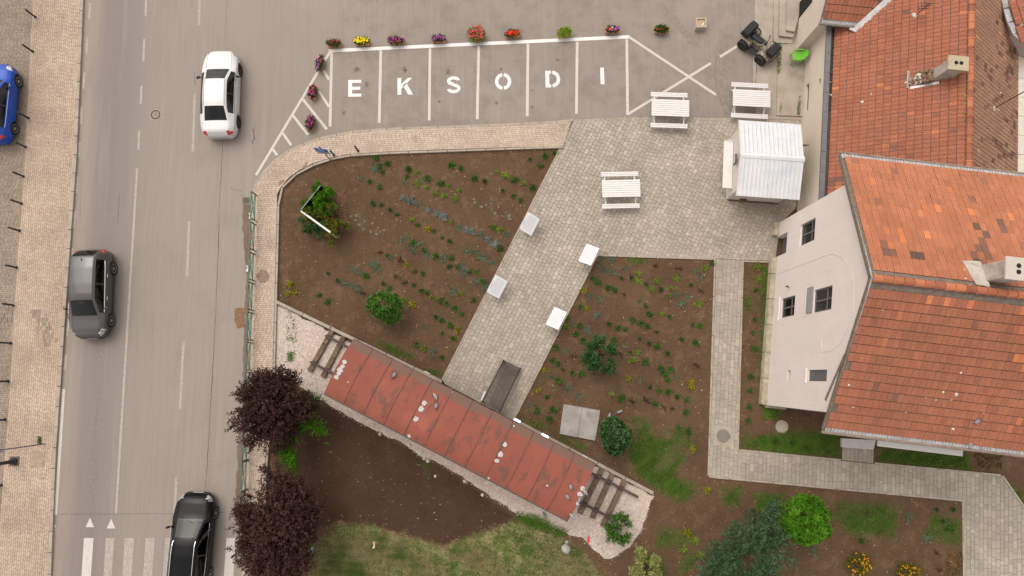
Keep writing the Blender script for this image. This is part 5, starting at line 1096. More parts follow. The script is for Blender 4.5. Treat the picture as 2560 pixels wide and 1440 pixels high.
    for c, fs in cls.items():
        used = sorted({k for f in fs for k in f}); mp = {k: n for n, k in enumerate(used)}
        me = bpy.data.meshes.new(c); me.from_pydata([V[k] for k in used], [], [[mp[k] for k in f] for f in fs]); me.update(); me.shade_smooth()
        base = c.split('_l')[0].split('_r')[0] if c[:4] in ('head', 'tail', 'door', 'side') else c
        mt = mats.get(c) or (HEADL if c.startswith('head') else TAIL if c.startswith('tail') else PLASB if c.startswith('door') else CGLASS)
        base = {'taillight': 'taillight', 'headlight': 'headlight', 'door_pilla': 'door_pillar'}.get(base, base)
        o = link(base, me, e, mt)
        if c != 'body': me.transform(Matrix.Identity(4))
    # shut lines and window trims
    def surf(y, s_):
        z = zt(y); w0 = wb(y); wr0 = min(wrf(y), w0 - .05); cr = crown * min(1, wr0 / .5); return (wr0 * s_, y, z - cr * abs(s_) ** 2.4 + .004)
    for s_ in (-1, 1):
        MB().tube([surf(y, s_ * .93) for y in np.linspace(sp['rr'] + .02, sp['rf'] - .02, 14)], .009, 5).build('roof_channel', PLASB, e)
        MB().tube([surf(y, s_ * .90) for y in np.linspace(sp['cowl'] + .06, hl - .18, 12)], .006, 4).build('bonnet_gap', PLASB, e)
        tr = [];
        for y in np.linspace(sp['s0'] + .03, sp['s1'] - .03, 14): tr.append((s_ * (wb(y) - .028), y, min(belt(y), zt(y) - .08) + .01))
        MB().tube(tr, .011, 5).build('window_trim', sp.get('trim', PLASB), e)
        for yh in sp['handles']: MB().box((s_ * (wb(yh) + .012), yh, belt(yh) - .13), (.03, .19, .03)).build('door_handle', sp.get('handle', sp['paint']), e, bevel=.008)
        ym = sp['mirror']; mo = empty('wing_mirror'); mo.parent = e; mo.location = (s_ * (wb(ym) + .02), ym, belt(ym) + .05)
        MB().box((s_ * .10, 0, .04), (.20, .10, .13), s_ * -.25, taper=.8).build('mirror_shell', sp.get('mirrorm', sp['paint']), mo, bevel=.03, smooth=True); MB().box((s_ * .0, .02, -.02), (.1, .06, .04)).build('mirror_arm', PLASB, mo); MB().box((s_ * .11, -.058, .04), (.15, .006, .09), s_ * -.25).build('mirror_glass', PLASB, mo)
        for yw in wheels: make_wheel(e, s_ * (Wd - .115), yw, wr_, .215, sp['rim'], sp['spokes'])
        if sp.get('rails'):
            MB().tube([(s_ * (wrf(y) - .055), y, zt(y) - .0 + h_) for y, h_ in zip(np.linspace(sp['rr'] + .1, sp['rf'] - .15, 12), [-.03] + [.035] * 10 + [-.03])], .016, 6).build('roof_rail', CHROME, e)
    ub_ = MB(); ub_.box((0, 0, .42), (Wd * 1.25, Ln - .5, .46)); ub_.build('underbody', DARK, e)
    # cabin
    MB().box((0, sp['cowl'] - .28, .86), (Wd * 1.6, .42, .16)).build('dashboard', DASH, e, bevel=.05)
    for s_ in (-1, 1):
        for yv in (sp['rf'] - .42, sp['rr'] + .42):
            MB().box((s_ * .36, yv, .62), (.46, .5, .16)).build('seat', SEATM, e, bevel=.04); MB().bar((s_ * .36, yv - .25, .62), (s_ * .36, yv - .40, 1.12), .46, .13).build('seat_back', SEATM, e, bevel=.03); MB().box((s_ * .36, yv - .43, 1.2), (.25, .09, .16)).build('headrest', SEATM, e, bevel=.03)
    MB().lathe([(.17, 0), (.19, .01), (.19, .03), (.17, .035)], 18, c=(-.36, sp['cowl'] - .62, .93), M=Matrix.Rotation(rad(60), 3, 'X')).build('steering_wheel', PLASB, e); MB().box((.0, sp['rf'] + .12, sp['top'][len(sp['top']) // 2][1] - .16), (.2, .03, .06)).build('rear_view_mirror', PLASB, e)
    MB().box((0, -hl - .002, .62), (.5, .015, .11)).build('number_plate', PLATE, e); MB().box((0, hl + .004, .42), (.5, .012, .11)).build('number_plate', PLATE, e)
    b = MB(); ay = sp['rr'] + .22; b.add([(0, ay - .09, zt(ay) + .0), (-.02, ay + .05, zt(ay)), (.02, ay + .05, zt(ay)), (0, ay - .10, zt(ay) + .07)], [(0, 1, 3), (1, 2, 3), (2, 0, 3)]) if sp.get('fin') else None
    if sp.get('fin'): b.build('shark_fin_aerial', PLASB, e)
    for k in (-1, 1): MB().bar(Vector(surf(sp['cowl'] - .03, .1 + k * .3)) + Vector((0, 0, .012)), Vector(surf(sp['cowl'] - .16, .1 + k * .3 + .5)) + Vector((0, 0, .02)), .015, .012).build('wiper', PLASB, e)
    return e
PW = carpaint('white_car_paint', (.50, .495, .49), .3, 0.0, .35); PG = carpaint('grey_car_paint', (.052, .048, .047), .32, .1, .55, .1, .4); PK = carpaint('black_car_paint', (.0035, .0035, .0045), .25, 0.0, .08, .2, .14); PB = carpaint('blue_car_paint', (.009, .055, .33), .3, 0.0, .15, .1, .25)
plan = lambda hl: [(-hl, .60), (-hl + .06, .74), (-hl + .18, .87), (-hl + .45, .955), (-hl + .9, .99), (0, 1), (hl - .95, .99), (hl - .5, .945), (hl - .22, .82), (hl - .08, .66), (hl, .50)]
sedan = dict(L=4.70, W=1.81, plan=plan(2.35), top=[(-2.35, .70), (-2.28, .92), (-2.15, 1.02), (-1.72, 1.085), (-1.62, 1.10), (-1.02, 1.345), (-.7, 1.415), (-.2, 1.445), (.2, 1.43), (.42, 1.39), (1.12, 1.03), (1.3, .985), (1.9, .90), (2.2, .80), (2.3, .68), (2.35, .52)], belt=[(-2.35, .80), (-1.4, .93), (0, .915), (1.2, .89), (2.35, .62)],
    roofw=[(-2.35, .45), (-2.1, .66), (-1.66, .66), (-1.0, .56), (-.3, .565), (.4, .555), (1.14, .68), (1.5, .72), (2.1, .66), (2.35, .4)], cowl=1.13, rf=.47, rr=-.98, rb=-1.66, sb=-.28, s0=-1.28, s1=.98, wheels=(1.36, -1.48), wr=.325, hl=(.42, .62, .62, .80), tl=(.20, .56, .72, .96), handles=(.32, -.62), mirror=.72, rim=RIMB, spokes=10, paint=PW, mirrorm=PLASB, trim=PLASB, sill=.22, crown=.05)
suv = dict(L=4.45, W=1.84, plan=[(-2.225, .62), (-2.17, .76), (-2.05, .88), (-1.8, .95), (-1.3, .99), (0, 1), (1.3, .99), (1.75, .94), (2.02, .82), (2.15, .66), (2.225, .50)], top=[(-2.225, .80), (-2.2, 1.02), (-2.12, 1.12), (-1.85, 1.47), (-1.7, 1.545), (-1.2, 1.60), (-.4, 1.61), (.1, 1.58), (.36, 1.53), (1.12, 1.13), (1.3, 1.08), (1.8, 1.0), (2.05, .9), (2.18, .75), (2.225, .6)], belt=[(-2.225, 1.0), (-1.6, 1.07), (0, 1.02), (1.2, .97), (2.225, .7)],
    roofw=[(-2.225, .5), (-2.0, .62), (-1.8, .60), (-1.2, .61), (-.3, .62), (.4, .60), (1.14, .72), (1.5, .74), (2.0, .66), (2.225, .42)], cowl=1.13, rf=.40, rr=-1.78, rb=-2.12, sb=-.40, s0=-1.62, s1=1.0, wheels=(1.34, -1.31), wr=.35, hl=(.45, .64, .72, .90), tl=(.22, .66, .88, 1.08), handles=(.26, -.86), mirror=.76, rim=RIMM, spokes=5, paint=PG, mirrorm=PG, trim=CHROME, handle=CHROME, sill=.27, clad=.42, fin=True, crown=.055, darknose=True)
estate = dict(suv); estate.update(L=4.80, W=1.86, plan=[(-2.4, .62), (-2.34, .76), (-2.2, .88), (-1.9, .95), (-1.3, .99), (0, 1), (1.4, .99), (1.9, .94), (2.18, .82), (2.33, .66), (2.4, .52)], top=[(-2.4, .75), (-2.36, .98), (-2.28, 1.1), (-1.95, 1.40), (-1.8, 1.47), (-1.2, 1.50), (-.3, 1.51), (.2, 1.48), (.46, 1.43), (1.26, 1.06), (1.45, 1.01), (2.0, .93), (2.24, .84), (2.35, .7), (2.4, .56)], belt=[(-2.4, .95), (-1.6, 1.0), (0, .96), (1.3, .92), (2.4, .66)],
    roofw=[(-2.4, .5), (-2.15, .64), (-1.9, .585), (-1.2, .58), (-.3, .585), (.46, .575), (1.28, .70), (1.6, .73), (2.15, .66), (2.4, .42)], cowl=1.27, rf=.50, rr=-1.88, rb=-2.28, sb=-.34, s0=-1.85, s1=1.12, wheels=(1.44, -1.40), wr=.345, hl=(.36, .60, .62, .82), paint=PK, mirrorm=PK, trim=CHROME, handle=PK, rails=True, clad=.34, spokes=5, handles=(.32, -.74), mirror=.84, rim=RIMM)
small = dict(suv); small.update(L=4.22, W=1.78, paint=PB, mirrorm=PB, trim=CHROME, handle=PB, rim=RIMM, spokes=10, fin=False, clad=.34, wheels=(1.30, -1.28), plan=[(-2.11, .62), (-2.05, .76), (-1.93, .88), (-1.7, .95), (-1.2, .99), (0, 1), (1.2, .99), (1.65, .94), (1.92, .82), (2.05, .66), (2.11, .50)], top=[(-2.11, .80), (-2.08, 1.0), (-2.0, 1.1), (-1.7, 1.42), (-1.5, 1.50), (-1.0, 1.54), (-.3, 1.55), (.1, 1.53), (.34, 1.48), (1.05, 1.09), (1.25, 1.04), (1.7, .96), (1.95, .86), (2.07, .72), (2.11, .6)], belt=[(-2.11, .95), (-1.6, 1.0), (0, .97), (1.2, .93), (2.11, .7)],
    roofw=[(-2.11, .5), (-1.9, .62), (-1.65, .56), (-1.0, .575), (-.3, .58), (.34, .565), (1.07, .69), (1.4, .71), (1.9, .64), (2.11, .42)], cowl=1.06, rf=.38, rr=-1.6, rb=-2.0, s0=-1.5, s1=.92, sb=-.35, mirror=.7, wr=.315)
car('white_car', 'white saloon car driving on the road past the parking bays', 'car', (-15.19, 14.62, 0), rad(1.3), sedan)
car('grey_car', 'dark grey crossover car driving beside the tan pavement', 'car', (-21.06, 4.07, 0), rad(180 + 2.0), suv)
car('black_car', 'black estate car with chrome roof rails reaching the zebra crossing', 'car', (-15.33, -8.0, 0), rad(-2.4), estate)
car('blue_car', 'blue car parked on the grey paved bays behind the bollards', 'car', (-26.74, 14.03, .10), rad(1.0), small)

# ---------------------------------------------------------------- quad bike
qd = (P(1900, 150, .3) - P(1857, 112, .3)); qa = math.atan2(qd.y, qd.x) - math.pi / 2; qn = Vector((math.cos(qa), math.sin(qa), 0)); qc = (P(1900, 150, .3) + P(1857, 112, .3)) / 2 - qn * .50 * (1 if qn.x < 0 else 1)
CAMO_t = NT('camouflage_print'); cv = CAMO_t.coord(True); cam_c = CAMO_t.ramp(CAMO_t.noise(7, 5, .7, cv), [(.0, (.05, .042, .03)), (.44, (.12, .10, .07)), (.5, (.30, .26, .195)), (.62, (.22, .19, .14)), (1, (.36, .32, .25))]); CAMO = CAMO_t.out(cam_c, .45)
BOXM = plain('black_cargo_plastic', (.012, .012, .014), .6, .12, 8); SEATQ = plain('black_vinyl', (.012, .012, .013), .55, .1)
Q = empty('quad_bike', (qc.x, qc.y, 0), qa, 'camouflage patterned quad bike with black cargo boxes, parked by the concrete steps', 'quad bike')
if (qc - P(1895, 108, .5)).length > .8: Q.location = (*(((P(1900, 150, .3) + P(1857, 112, .3)) / 2 + qn * .5).xy), 0)
for s_ in (-1, 1):
    for yv in (.62, -.60): make_wheel(Q, s_ * .50, yv, .31, .26, RIMB, 6)
def loft(name, secs, mat, parent, n=12, sup=2.6):
    b = MB(); vs = []
    for y, hw, zb, zt_ in secs:
        for k in range(n):
            a = 2 * math.pi * k / n; c_, s2 = math.cos(a), math.sin(a); vs.append((hw * math.copysign(abs(c_) ** (2 / sup), c_), y, (zb + zt_) / 2 + (zt_ - zb) / 2 * math.copysign(abs(s2) ** (2 / sup), s2)))
    m = len(secs); fs = [(i * n + k, i * n + (k + 1) % n, (i + 1) * n + (k + 1) % n, (i + 1) * n + k) for i in range(m - 1) for k in range(n)] + [tuple(reversed(range(n))), tuple(range((m - 1) * n, m * n))]
    fs = [tuple(reversed(f)) for f in fs]
    b.add(vs, fs); return b.build(name, mat, parent, smooth=True)
loft('body', [(-.95, .16, .45, .62), (-.6, .2, .4, .72), (-.2, .18, .4, .70), (.1, .17, .42, .84), (.35, .24, .45, .88), (.7, .26, .45, .82), (.98, .18, .42, .66)], CAMO, Q)
loft('seat', [(-.62, .14, .72, .82), (-.5, .19, .70, .88), (-.2, .17, .70, .84), (.08, .13, .74, .90), (.14, .08, .80, .90)], SEATQ, Q)
for s_ in (-1, 1):
    for nm, y0, hw in (('front_fender', .62, .30), ('rear_fender', -.62, .30)):
        b = MB(); n = 8; xs_ = [s_ * .2, s_ * .38, s_ * .50]
        b.add([(x, y0 + math.cos(a) * .36, .40 + math.sin(a) * .32 * (1 if x != xs_[2] else .93)) for a in [math.pi * (.08 + .84 * i / (n - 1)) for i in range(n)] for x in xs_], [(i * 3 + k, i * 3 + k + 1, i * 3 + k + 4, i * 3 + k + 3) for i in range(n - 1) for k in range(2)]); o = b.build(nm, CAMO, Q, smooth=True); mm = o.modifiers.new('thickness', 'SOLIDIFY'); mm.thickness = .02
    MB().box((s_ * .36, .02, .32), (.28, .62, .04)).build('footwell', BLACKM, Q, bevel=.01)
    MB().lathe([(.05, 0), (.06, .05), (.05, .08)], 10, c=(s_ * .2, .96, .68), M=Matrix.Rotation(-math.pi / 2, 3, 'X')).build('headlight', HEADL, Q)
    MB().tube([(0, .28, .98), (s_ * .22, .24, 1.04), (s_ * .42, .15, 1.03)], .018, 6).build('handlebar', BLACKM, Q); MB().tube([(s_ * .30, .21, 1.045), (s_ * .44, .14, 1.03)], .028, 6).build('grip', RUBBER, Q)
MB().box((0, .26, .93), (.16, .14, .12)).build('dash_pod', BLACKM, Q, bevel=.02)
b = MB().box((0, -.84, .98), (.98, .46, .34), taper=.86); b.build('rear_box', BOXM, Q, bevel=.05); MB().box((0, -.84, 1.158), (.74, .30, .014)).build('box_lid_rib', BOXM, Q); MB().box((.06, -.70, 1.12), (.06, .03, .03)).build('box_badge', TAIL, Q)
MB().box((0, .80, .96), (.82, .46, .24), taper=.85).build('front_box', BOXM, Q, bevel=.05); MB().box((.05, .66, 1.085), (.05, .03, .02)).build('box_badge', TAIL, Q)
for y0, y1, z_ in ((.55, 1.02, .86), (-1.08, -.5, .82)):
    b = MB(); b.tube([(-.45, y0, z_), (.45, y0, z_), (.45, y1, z_), (-.45, y1, z_), (-.45, y0, z_)], .014, 6); [b.tube([(x, y0, z_), (x, y1, z_)], .011, 5) for x in (-.22, 0, .22)]; b.build('cargo_rack', BLACKM, Q)
MB().tube([(-.3, 1.05, .40), (-.3, 1.12, .62), (.3, 1.12, .62), (.3, 1.05, .40)], .02, 6).build('front_bumper', BLACKM, Q)

# ---------------------------------------------------------------- leaves
def leafmesh(name, c, d, ln, wd, rng, fold=.25):
    """c, d: N x 3 leaf bases and directions -> pointed four sided leaves"""
    N = len(c); d = d / np.linalg.norm(d, axis=1)[:, None]; r = rng.normal(size=(N, 3)); x = np.cross(d, r); x /= np.linalg.norm(x, axis=1)[:, None] + 1e-9
    nn = np.cross(x, d); flip = np.sign(nn[:, 2:3]); flip[flip == 0] = 1; nn *= flip; ln = np.broadcast_to(ln, N)[:, None] * rng.uniform(.7, 1.25, (N, 1)); wd = np.broadcast_to(wd, N)[:, None] * rng.uniform(.75, 1.2, (N, 1))
    mid = c + d * ln * .5; v = np.stack([c, mid + x * wd / 2 + nn * wd * fold, c + d * ln - nn * ln * .12, mid - x * wd / 2 + nn * wd * fold], 1).reshape(-1, 3); f = np.arange(4 * N).reshape(N, 4)
    return v, f
def rdirs(n, rng, zmin=-1.0):
    v = rng.normal(size=(n * 3 + 20, 3)); v /= np.linalg.norm(v, axis=1)[:, None]; v = v[v[:, 2] >= zmin]; return v[:n]
def lobes(dirs, rng, k=7, amp=.3):
    L_ = rdirs(k, rng); a = rng.uniform(-amp, amp, k); return 1 + (np.maximum(0, dirs @ L_.T) ** 3 * a).sum(1)
LEAF = dict(
    plum=leafm('plum_leaf', [(0, (.040, .020, .017)), (.5, (.074, .036, .030)), (.9, (.108, .052, .042)), (1, (.07, .068, .032))], .15),
    green=leafm('green_leaf', [(0, (.030, .085, .014)), (.5, (.060, .155, .024)), (1, (.11, .23, .038))]), bright=leafm('bright_leaf', [(0, (.034, .11, .007)), (.5, (.066, .19, .010)), (1, (.11, .27, .016))]),
    deep=leafm('deep_leaf', [(0, (.026, .068, .022)), (.5, (.050, .120, .035)), (1, (.10, .19, .065))]), lilac=leafm('grey_green_leaf', [(0, (.036, .076, .034)), (.5, (.068, .126, .056)), (.95, (.125, .195, .095)), (1, (.30, .28, .07))]),
    limeb=leafm('lime_foliage', [(0, (.22, .30, .03)), (.5, (.33, .44, .05)), (1, (.48, .58, .10))]), lime=leafm('lime_leaf', [(0, (.12, .20, .024)), (.5, (.19, .29, .036)), (1, (.28, .38, .06))]), yellow=leafm('yellow_leaf', [(0, (.16, .16, .012)), (.5, (.30, .28, .015)), (1, (.42, .38, .03))]), cream=leafm('cream_leaf', [(0, (.22, .24, .07)), (.5, (.34, .35, .12)), (1, (.46, .46, .2))]),
    blue=leafm('blue_needle', [(0, (.11, .155, .145)), (.5, (.17, .225, .21)), (1, (.26, .315, .29))], .1), juniper=leafm('juniper_needle', [(0, (.06, .115, .07)), (.5, (.10, .17, .11)), (1, (.16, .235, .16))], .1), silver=leafm('silver_leaf', [(0, (.27, .295, .20)), (.5, (.38, .40, .29)), (1, (.48, .49, .38))], .1), brown=leafm('withered_leaf', [(0, (.035, .02, .014)), (.6, (.07, .04, .026)), (1, (.11, .075, .045))], .1),
    red=leafm('dark_red_leaf', [(0, (.03, .01, .012)), (1, (.10, .02, .02))]), dry=leafm('grass_blades', [(0, (.055, .112, .018)), (.44, (.10, .155, .032)), (.58, (.24, .21, .095)), (1, (.37, .31, .165))], .2), turf=leafm('turf_blades', [(0, (.050, .115, .014)), (.6, (.085, .172, .020)), (1, (.14, .20, .042))], .2), autumn=leafm('bronze_leaf', [(0, (.05, .10, .012)), (.5, (.11, .15, .016)), (.8, (.17, .16, .02)), (1, (.24, .15, .03))]))
def crown_mesh(name, R, zc, rng, ntw, nl, ln, wd, mode='twig', tw=.3, zmin=-.35, amp=.35, shell=.5, lobk=9):
    if mode == 'branch':      # plumes of twigs round radiating branches: ragged outline with gaps
        bd = rdirs(lobk, rng, zmin); bl = rng.uniform(1 - amp, 1 + amp * .55, lobk); k = rng.integers(0, lobk, ntw); s_ = rng.uniform(shell, 1, ntw) ** .7
        dd = bd[k] + rng.normal(0, .13, (ntw, 3)); dd /= np.linalg.norm(dd, axis=1)[:, None]; rr = bl[k] * s_
    else: dd = rdirs(ntw, rng, zmin); rr = lobes(dd, rng, lobk, amp) * rng.uniform(shell, 1.0, len(dd)) ** .6
    base = dd * rr[:, None] * np.array(R); ctr = np.array([0, 0, zc]); out = dd * np.array([1, 1, .8]) + rng.normal(0, .35, dd.shape) + np.array([0, 0, .25]); out /= np.linalg.norm(out, axis=1)[:, None]
    n = len(dd); tt = rng.uniform(0, 1, (n, nl))
    if mode in ('twig', 'branch'):
        c = base[:, None, :] + out[:, None, :] * (tt * tw)[:, :, None] + rng.normal(0, tw * .10, (n, nl, 3)); d = out[:, None, :] * .55 + rng.normal(0, .6, (n, nl, 3))
    else:
        c = base[:, None, :] + rng.normal(0, .015, (n, nl, 3)); a = np.linspace(0, 2 * math.pi, nl, endpoint=False)[None] + rng.uniform(0, 6, (n, 1)); e1 = np.cross(out, rng.normal(size=out.shape)); e1 /= np.linalg.norm(e1, axis=1)[:, None]; e2 = np.cross(out, e1)
        d = e1[:, None, :] * np.cos(a)[:, :, None] + e2[:, None, :] * np.sin(a)[:, :, None] + out[:, None, :] * rng.uniform(.15, .9, (n, nl, 1)) - np.array([0, 0, .12])
    c = (c + ctr).reshape(-1, 3); d = d.reshape(-1, 3); v, f = leafmesh(name, c, d, ln, wd, rng)
    tone = np.clip(np.repeat(rng.beta(2, 2, n), nl) * .8 + rng.uniform(0, .2, n * nl), 0, .999); return npmesh(name, v, f, tone), base + ctr
def tree(name, label, px, py, zc, R, trunk_r, leaf, rng_seed, ntw, nl, ln, wd, group=None, cat='tree', **kw):
    rng = np.random.default_rng(rng_seed); p = P(px, py, zc); e = empty(name, (p.x, p.y, ZS), rng.uniform(0, 6), label, cat, group)
    me, tips = crown_mesh('crown', R, zc - ZS, rng, ntw, nl, ln, wd, **kw); link('crown', me, e, LEAF[leaf])
    b = MB(); h = max(.15, (zc - R[2] * .3) * .8); b.tube([(0, 0, -.03), (.03, .02, h * .5), (0, .0, h)], [trunk_r * 1.25, trunk_r, trunk_r * .75], 8)
    for k in range(0, len(tips), max(1, len(tips) // 26)):
        q = Vector(tips[k]); b.tube([(0, 0, h * .75), Vector((0, 0, h)).lerp(q, .5) + Vector((0, 0, .05)), q], [trunk_r * .5, trunk_r * .28, trunk_r * .10], 5)
    b.build('trunk', BARK, e); return e
tree('plum_tree', 'dark purple leaved plum tree overhanging the railing beside the track bed', 684, 1024, 2.3, (1.72, 1.62, 1.35), .11, 'plum', 1, 2100, 22, .10, .056, mode='branch', group='dark purple trees along the pavement', tw=.36, amp=.30, zmin=-.1, shell=.3, lobk=75)
tree('plum_tree', 'broad dark purple leaved plum tree by the zebra crossing', 694, 1308, 2.3, (2.3, 1.85, 1.4), .12, 'plum', 2, 2900, 22, .10, .056, mode='branch', group='dark purple trees along the pavement', tw=.36, amp=.30, zmin=-.1, shell=.3, lobk=75)
tree('plum_tree', 'low dark purple shoots at the foot of the broad plum tree', 722, 1412, .9, (.75, .55, .6), .04, 'plum', 3, 240, 26, .10, .055, tw=.35)
tree('green_shrub', 'bright green shrub pushing out from under the dark purple trees', 732, 1088, 1.5, (1.45, 1.0, .8), .04, 'bright', 4, 480, 24, .075, .045, cat='shrub', mode='branch', tw=.34, amp=.45, lobk=16)
tree('green_shrub', 'green sapling growing up through the dark purple tree by the gravel', 775, 1015, 1.2, (.5, .55, .7), .03, 'green', 5, 90, 24, .075, .04, cat='shrub', tw=.35)
tree('round_tree', 'round dense green sapling in the bed beside the road', 962, 781, 1.2, (.78, .72, .7), .05, 'green', 6, 330, 11, .18, .058, mode='rosette', amp=.42, lobk=16, zmin=-.2)
tree('round_tree', 'dark green tree with pale undersides among the plants of the bed towards the white house', 1505, 890, 1.2, (.68, .75, .7), .05, 'deep', 7, 260, 13, .14, .055, mode='branch', tw=.3, amp=.35, lobk=24)
tree('round_tree', 'dark green round tree at the corner of the concrete slab', 1533, 1092, 1.1, (.70, .66, .62), .05, 'deep', 8, 260, 12, .16, .085, mode='rosette', amp=.45, lobk=14)
tree('round_tree', 'small bushy green tree growing in the gravel at the end of the track', 1548, 1322, .7, (.52, .50, .5), .035, 'green', 9, 190, 14, .10, .055, mode='branch', tw=.26, amp=.4, lobk=18)
tree('round_tree', 'vivid green tree with starry leaf clusters beside the garden path', 2013, 1297, 1.9, (1.0, 1.18, .9), .06, 'bright', 10, 420, 12, .23, .055, mode='rosette', amp=.42, lobk=16, zmin=-.15)
tree('lilac_shrub', 'big loose grey green shrub next to the vivid green tree', 1868, 1385, 1.6, (2.6, 1.6, 1.0), .08, 'lilac', 11, 1250, 28, .095, .042, cat='shrub', mode='branch', tw=.42, amp=.42, shell=.2, lobk=34, zmin=-.05)
tree('lilac_shrub', 'slender outlying shoot of grey green leaves above the big loose shrub', 1890, 1296, .8, (.42, .35, .4), .02, 'lilac', 12, 50, 20, .09, .04, cat='shrub', tw=.3)
tree('variegated_shrub', 'creamy yellow variegated shrub at the bottom of the gravel patch', 1612, 1418, 1.0, (.95, .55, .7), .04, 'cream', 13, 300, 24, .075, .045, cat='shrub', mode='branch', tw=.3, amp=.45, lobk=18)
SCR = [(812, 478, .55, .35, .5), (812, 505, .6, .6, .55), (790, 530, .62, .55, .55), (820, 545, .6, .6, .5), (800, 560, .7, .45, .4), (843, 582, .55, .42, .45), (778, 560, .5, .5, .3), (780, 512, .5, .5, .5), (795, 492, .45, .45, .5)]
SCL = ['bright green shrub at the open end of the clear pane of the V shaped screen', 'bright green shrub beside the middle of the clear pane', 'bronze tinted shrub in the corner of the V shaped screen', 'bronze tinted shrub in the middle of the V shaped screen', 'dark green shrub squeezed along the inner side of the white board', 'bronze tinted shrub past the free end of the white board', 'dark green shrub on the outer side of the white board', 'fresh green shrub pressed against the lower half of the clear pane', 'fresh green shrub pressed against the upper half of the clear pane']
for k, (x, y, a, b_, zc) in enumerate(SCR):
    tree('screened_shrub', SCL[k], x, y, zc + .25, (a, b_, .5), .02, 'autumn' if k in (2, 3, 5) else ('deep' if k in (6, 4) else 'bright'), 20 + k, 130, 20, .08, .042, cat='shrub', group='shrubs inside the screen', mode='branch', lobk=14, amp=.35, tw=.2)
# ---------------------------------------------------------------- small plants of the beds
def small_plant(kind, seed):
    rng = np.random.default_rng(900 + seed); 
    if kind in 'gly':
        n, nl = 26, 9; dd = rdirs(n, rng, .05); tw = .21 if kind != 'y' else .24; base = dd * np.array([.05, .05, .05]); o = dd; ln, wd = .075, .036
    elif kind == 'd':
        n, nl = 60, 7; dd = rdirs(n, rng, -.1); tw = .16; base = dd * np.array([.03, .03, .03]) + [0, 0, .14]; o = dd; ln, wd = .055, .032
    elif kind == 'b':
        n, nl = 22, 22; dd = rdirs(n, rng, .02) * np.array([1, 1, .6]); tw = .25; base = dd * .03; o = dd; ln, wd = .075, .016
    elif kind == 'j':
        n, nl = 15, 20; dd = rdirs(n, rng, .0) * np.array([1, 1, .45]); tw = .30; base = dd * .04; o = dd; ln, wd = .06, .017
    elif kind == 's':
        n, nl = 18, 8; dd = rdirs(n, rng, .15); tw = .14; base = dd * .02; o = dd; ln, wd = .07, .026
    else:
        n, nl = 16, 9; dd = rdirs(n, rng, .05); tw = .22; base = dd * .03; o = dd; ln, wd = .05, .02
    o = o / np.linalg.norm(o, axis=1)[:, None]; ts = rng.uniform(.55, 1.15, (n, 1)); tt = rng.uniform(.03, 1, (n, nl)) * ts
    c = base[:, None, :] + o[:, None, :] * (tt * tw)[:, :, None] + rng.normal(0, .010, (n, nl, 3)); c[:, :, 2] = np.maximum(c[:, :, 2], .01); d = o[:, None, :] * .7 + rng.normal(0, .5, (n, nl, 3)) + np.array([0, 0, .15])
    v, f = leafmesh('p', c.reshape(-1, 3), d.reshape(-1, 3), ln, wd, rng); tone = np.clip(np.repeat(rng.beta(2, 2, n), nl) * .75 + rng.uniform(0, .25, n * nl), 0, .999)
    sd_ = np.cross(o, [0, 0, 1.0]); sd_ /= np.linalg.norm(sd_, axis=1)[:, None] + 1e-9; b0 = np.tile([0, 0, .02], (n, 1)); tp = base + o * tw * ts   # stalks
    f = np.concatenate([f, np.arange(4 * n).reshape(n, 4) + len(v)]); v = np.concatenate([v, np.stack([b0 - sd_ * .008, b0 + sd_ * .008, tp + sd_ * .004, tp - sd_ * .004], 1).reshape(-1, 3)]); tone = np.concatenate([tone, np.full(n, .1)])
    return npmesh('plant_leaves', v, f, tone)
KINDS = dict(g=('leafy_plant', 'green', 'small leafy green plant', 'plant'), l=('light_green_plant', 'lime', 'small light green bushy plant', 'plant'), y=('yellow_plant', 'yellow', 'small golden yellow leaved plant', 'plant'), d=('round_shrub', 'deep', 'small round dark green shrub', 'shrub'), b=('blue_fescue', 'blue', 'tufted blue grey plant of the silvery row', 'plant'), j=('creeping_juniper', 'juniper', 'low spreading grey green juniper', 'juniper'), s=('silver_plant', 'silver', 'little pale silvery plant', 'plant'), r=('withered_plant', 'brown', 'withered brown bush', 'plant'))
PM = {k: [small_plant(k, i * 7 + ord(k)) for i in range(4)] for k in KINDS}
for k, ms in PM.items():
    for m in ms: m.materials.append(LEAF[KINDS[k][1]])
BEDS = {1: 'in the bed beside the road', 2: 'in the bed between the walk and the garden path', 3: 'in the narrow strip along the white house', 4: 'in the corner bed below the garden path'}
T2 = [(905, 1185, 'g'), (880, 1260, 'j'), (930, 1245, 'g'), (990, 1225, 'g'), (950, 1290, 'g'), (775, 1330, 'j'), (850, 1360, 'g'), (925, 1400, 'g'), (1140, 1270, 'g'), (1205, 1295, 'l'), (1125, 1360, 'j'), (1230, 1355, 'j'), (1285, 1340, 'g'), (1200, 1380, 'l'), (1465, 1240, 'g'), (1540, 1265, 'g'), (1640, 1340, 'g'), (1715, 1360, 'd'), (1805, 1290, 'l'), (1870, 1320, 'l'), (1385, 1375, 'g'), (1445, 1395, 'l'), (1280, 1410, 'l'), (1525, 1430, 'l'), (1850, 1430, 'd'), (1130, 1320, 'g')]
T3 = [(130, 1190, 'g'), (245, 1175, 'g'), (215, 1245, 'g'), (20, 1350, 'g'), (85, 1380, 'l'), (155, 1410, 'g'), (320, 1155, 'g')]
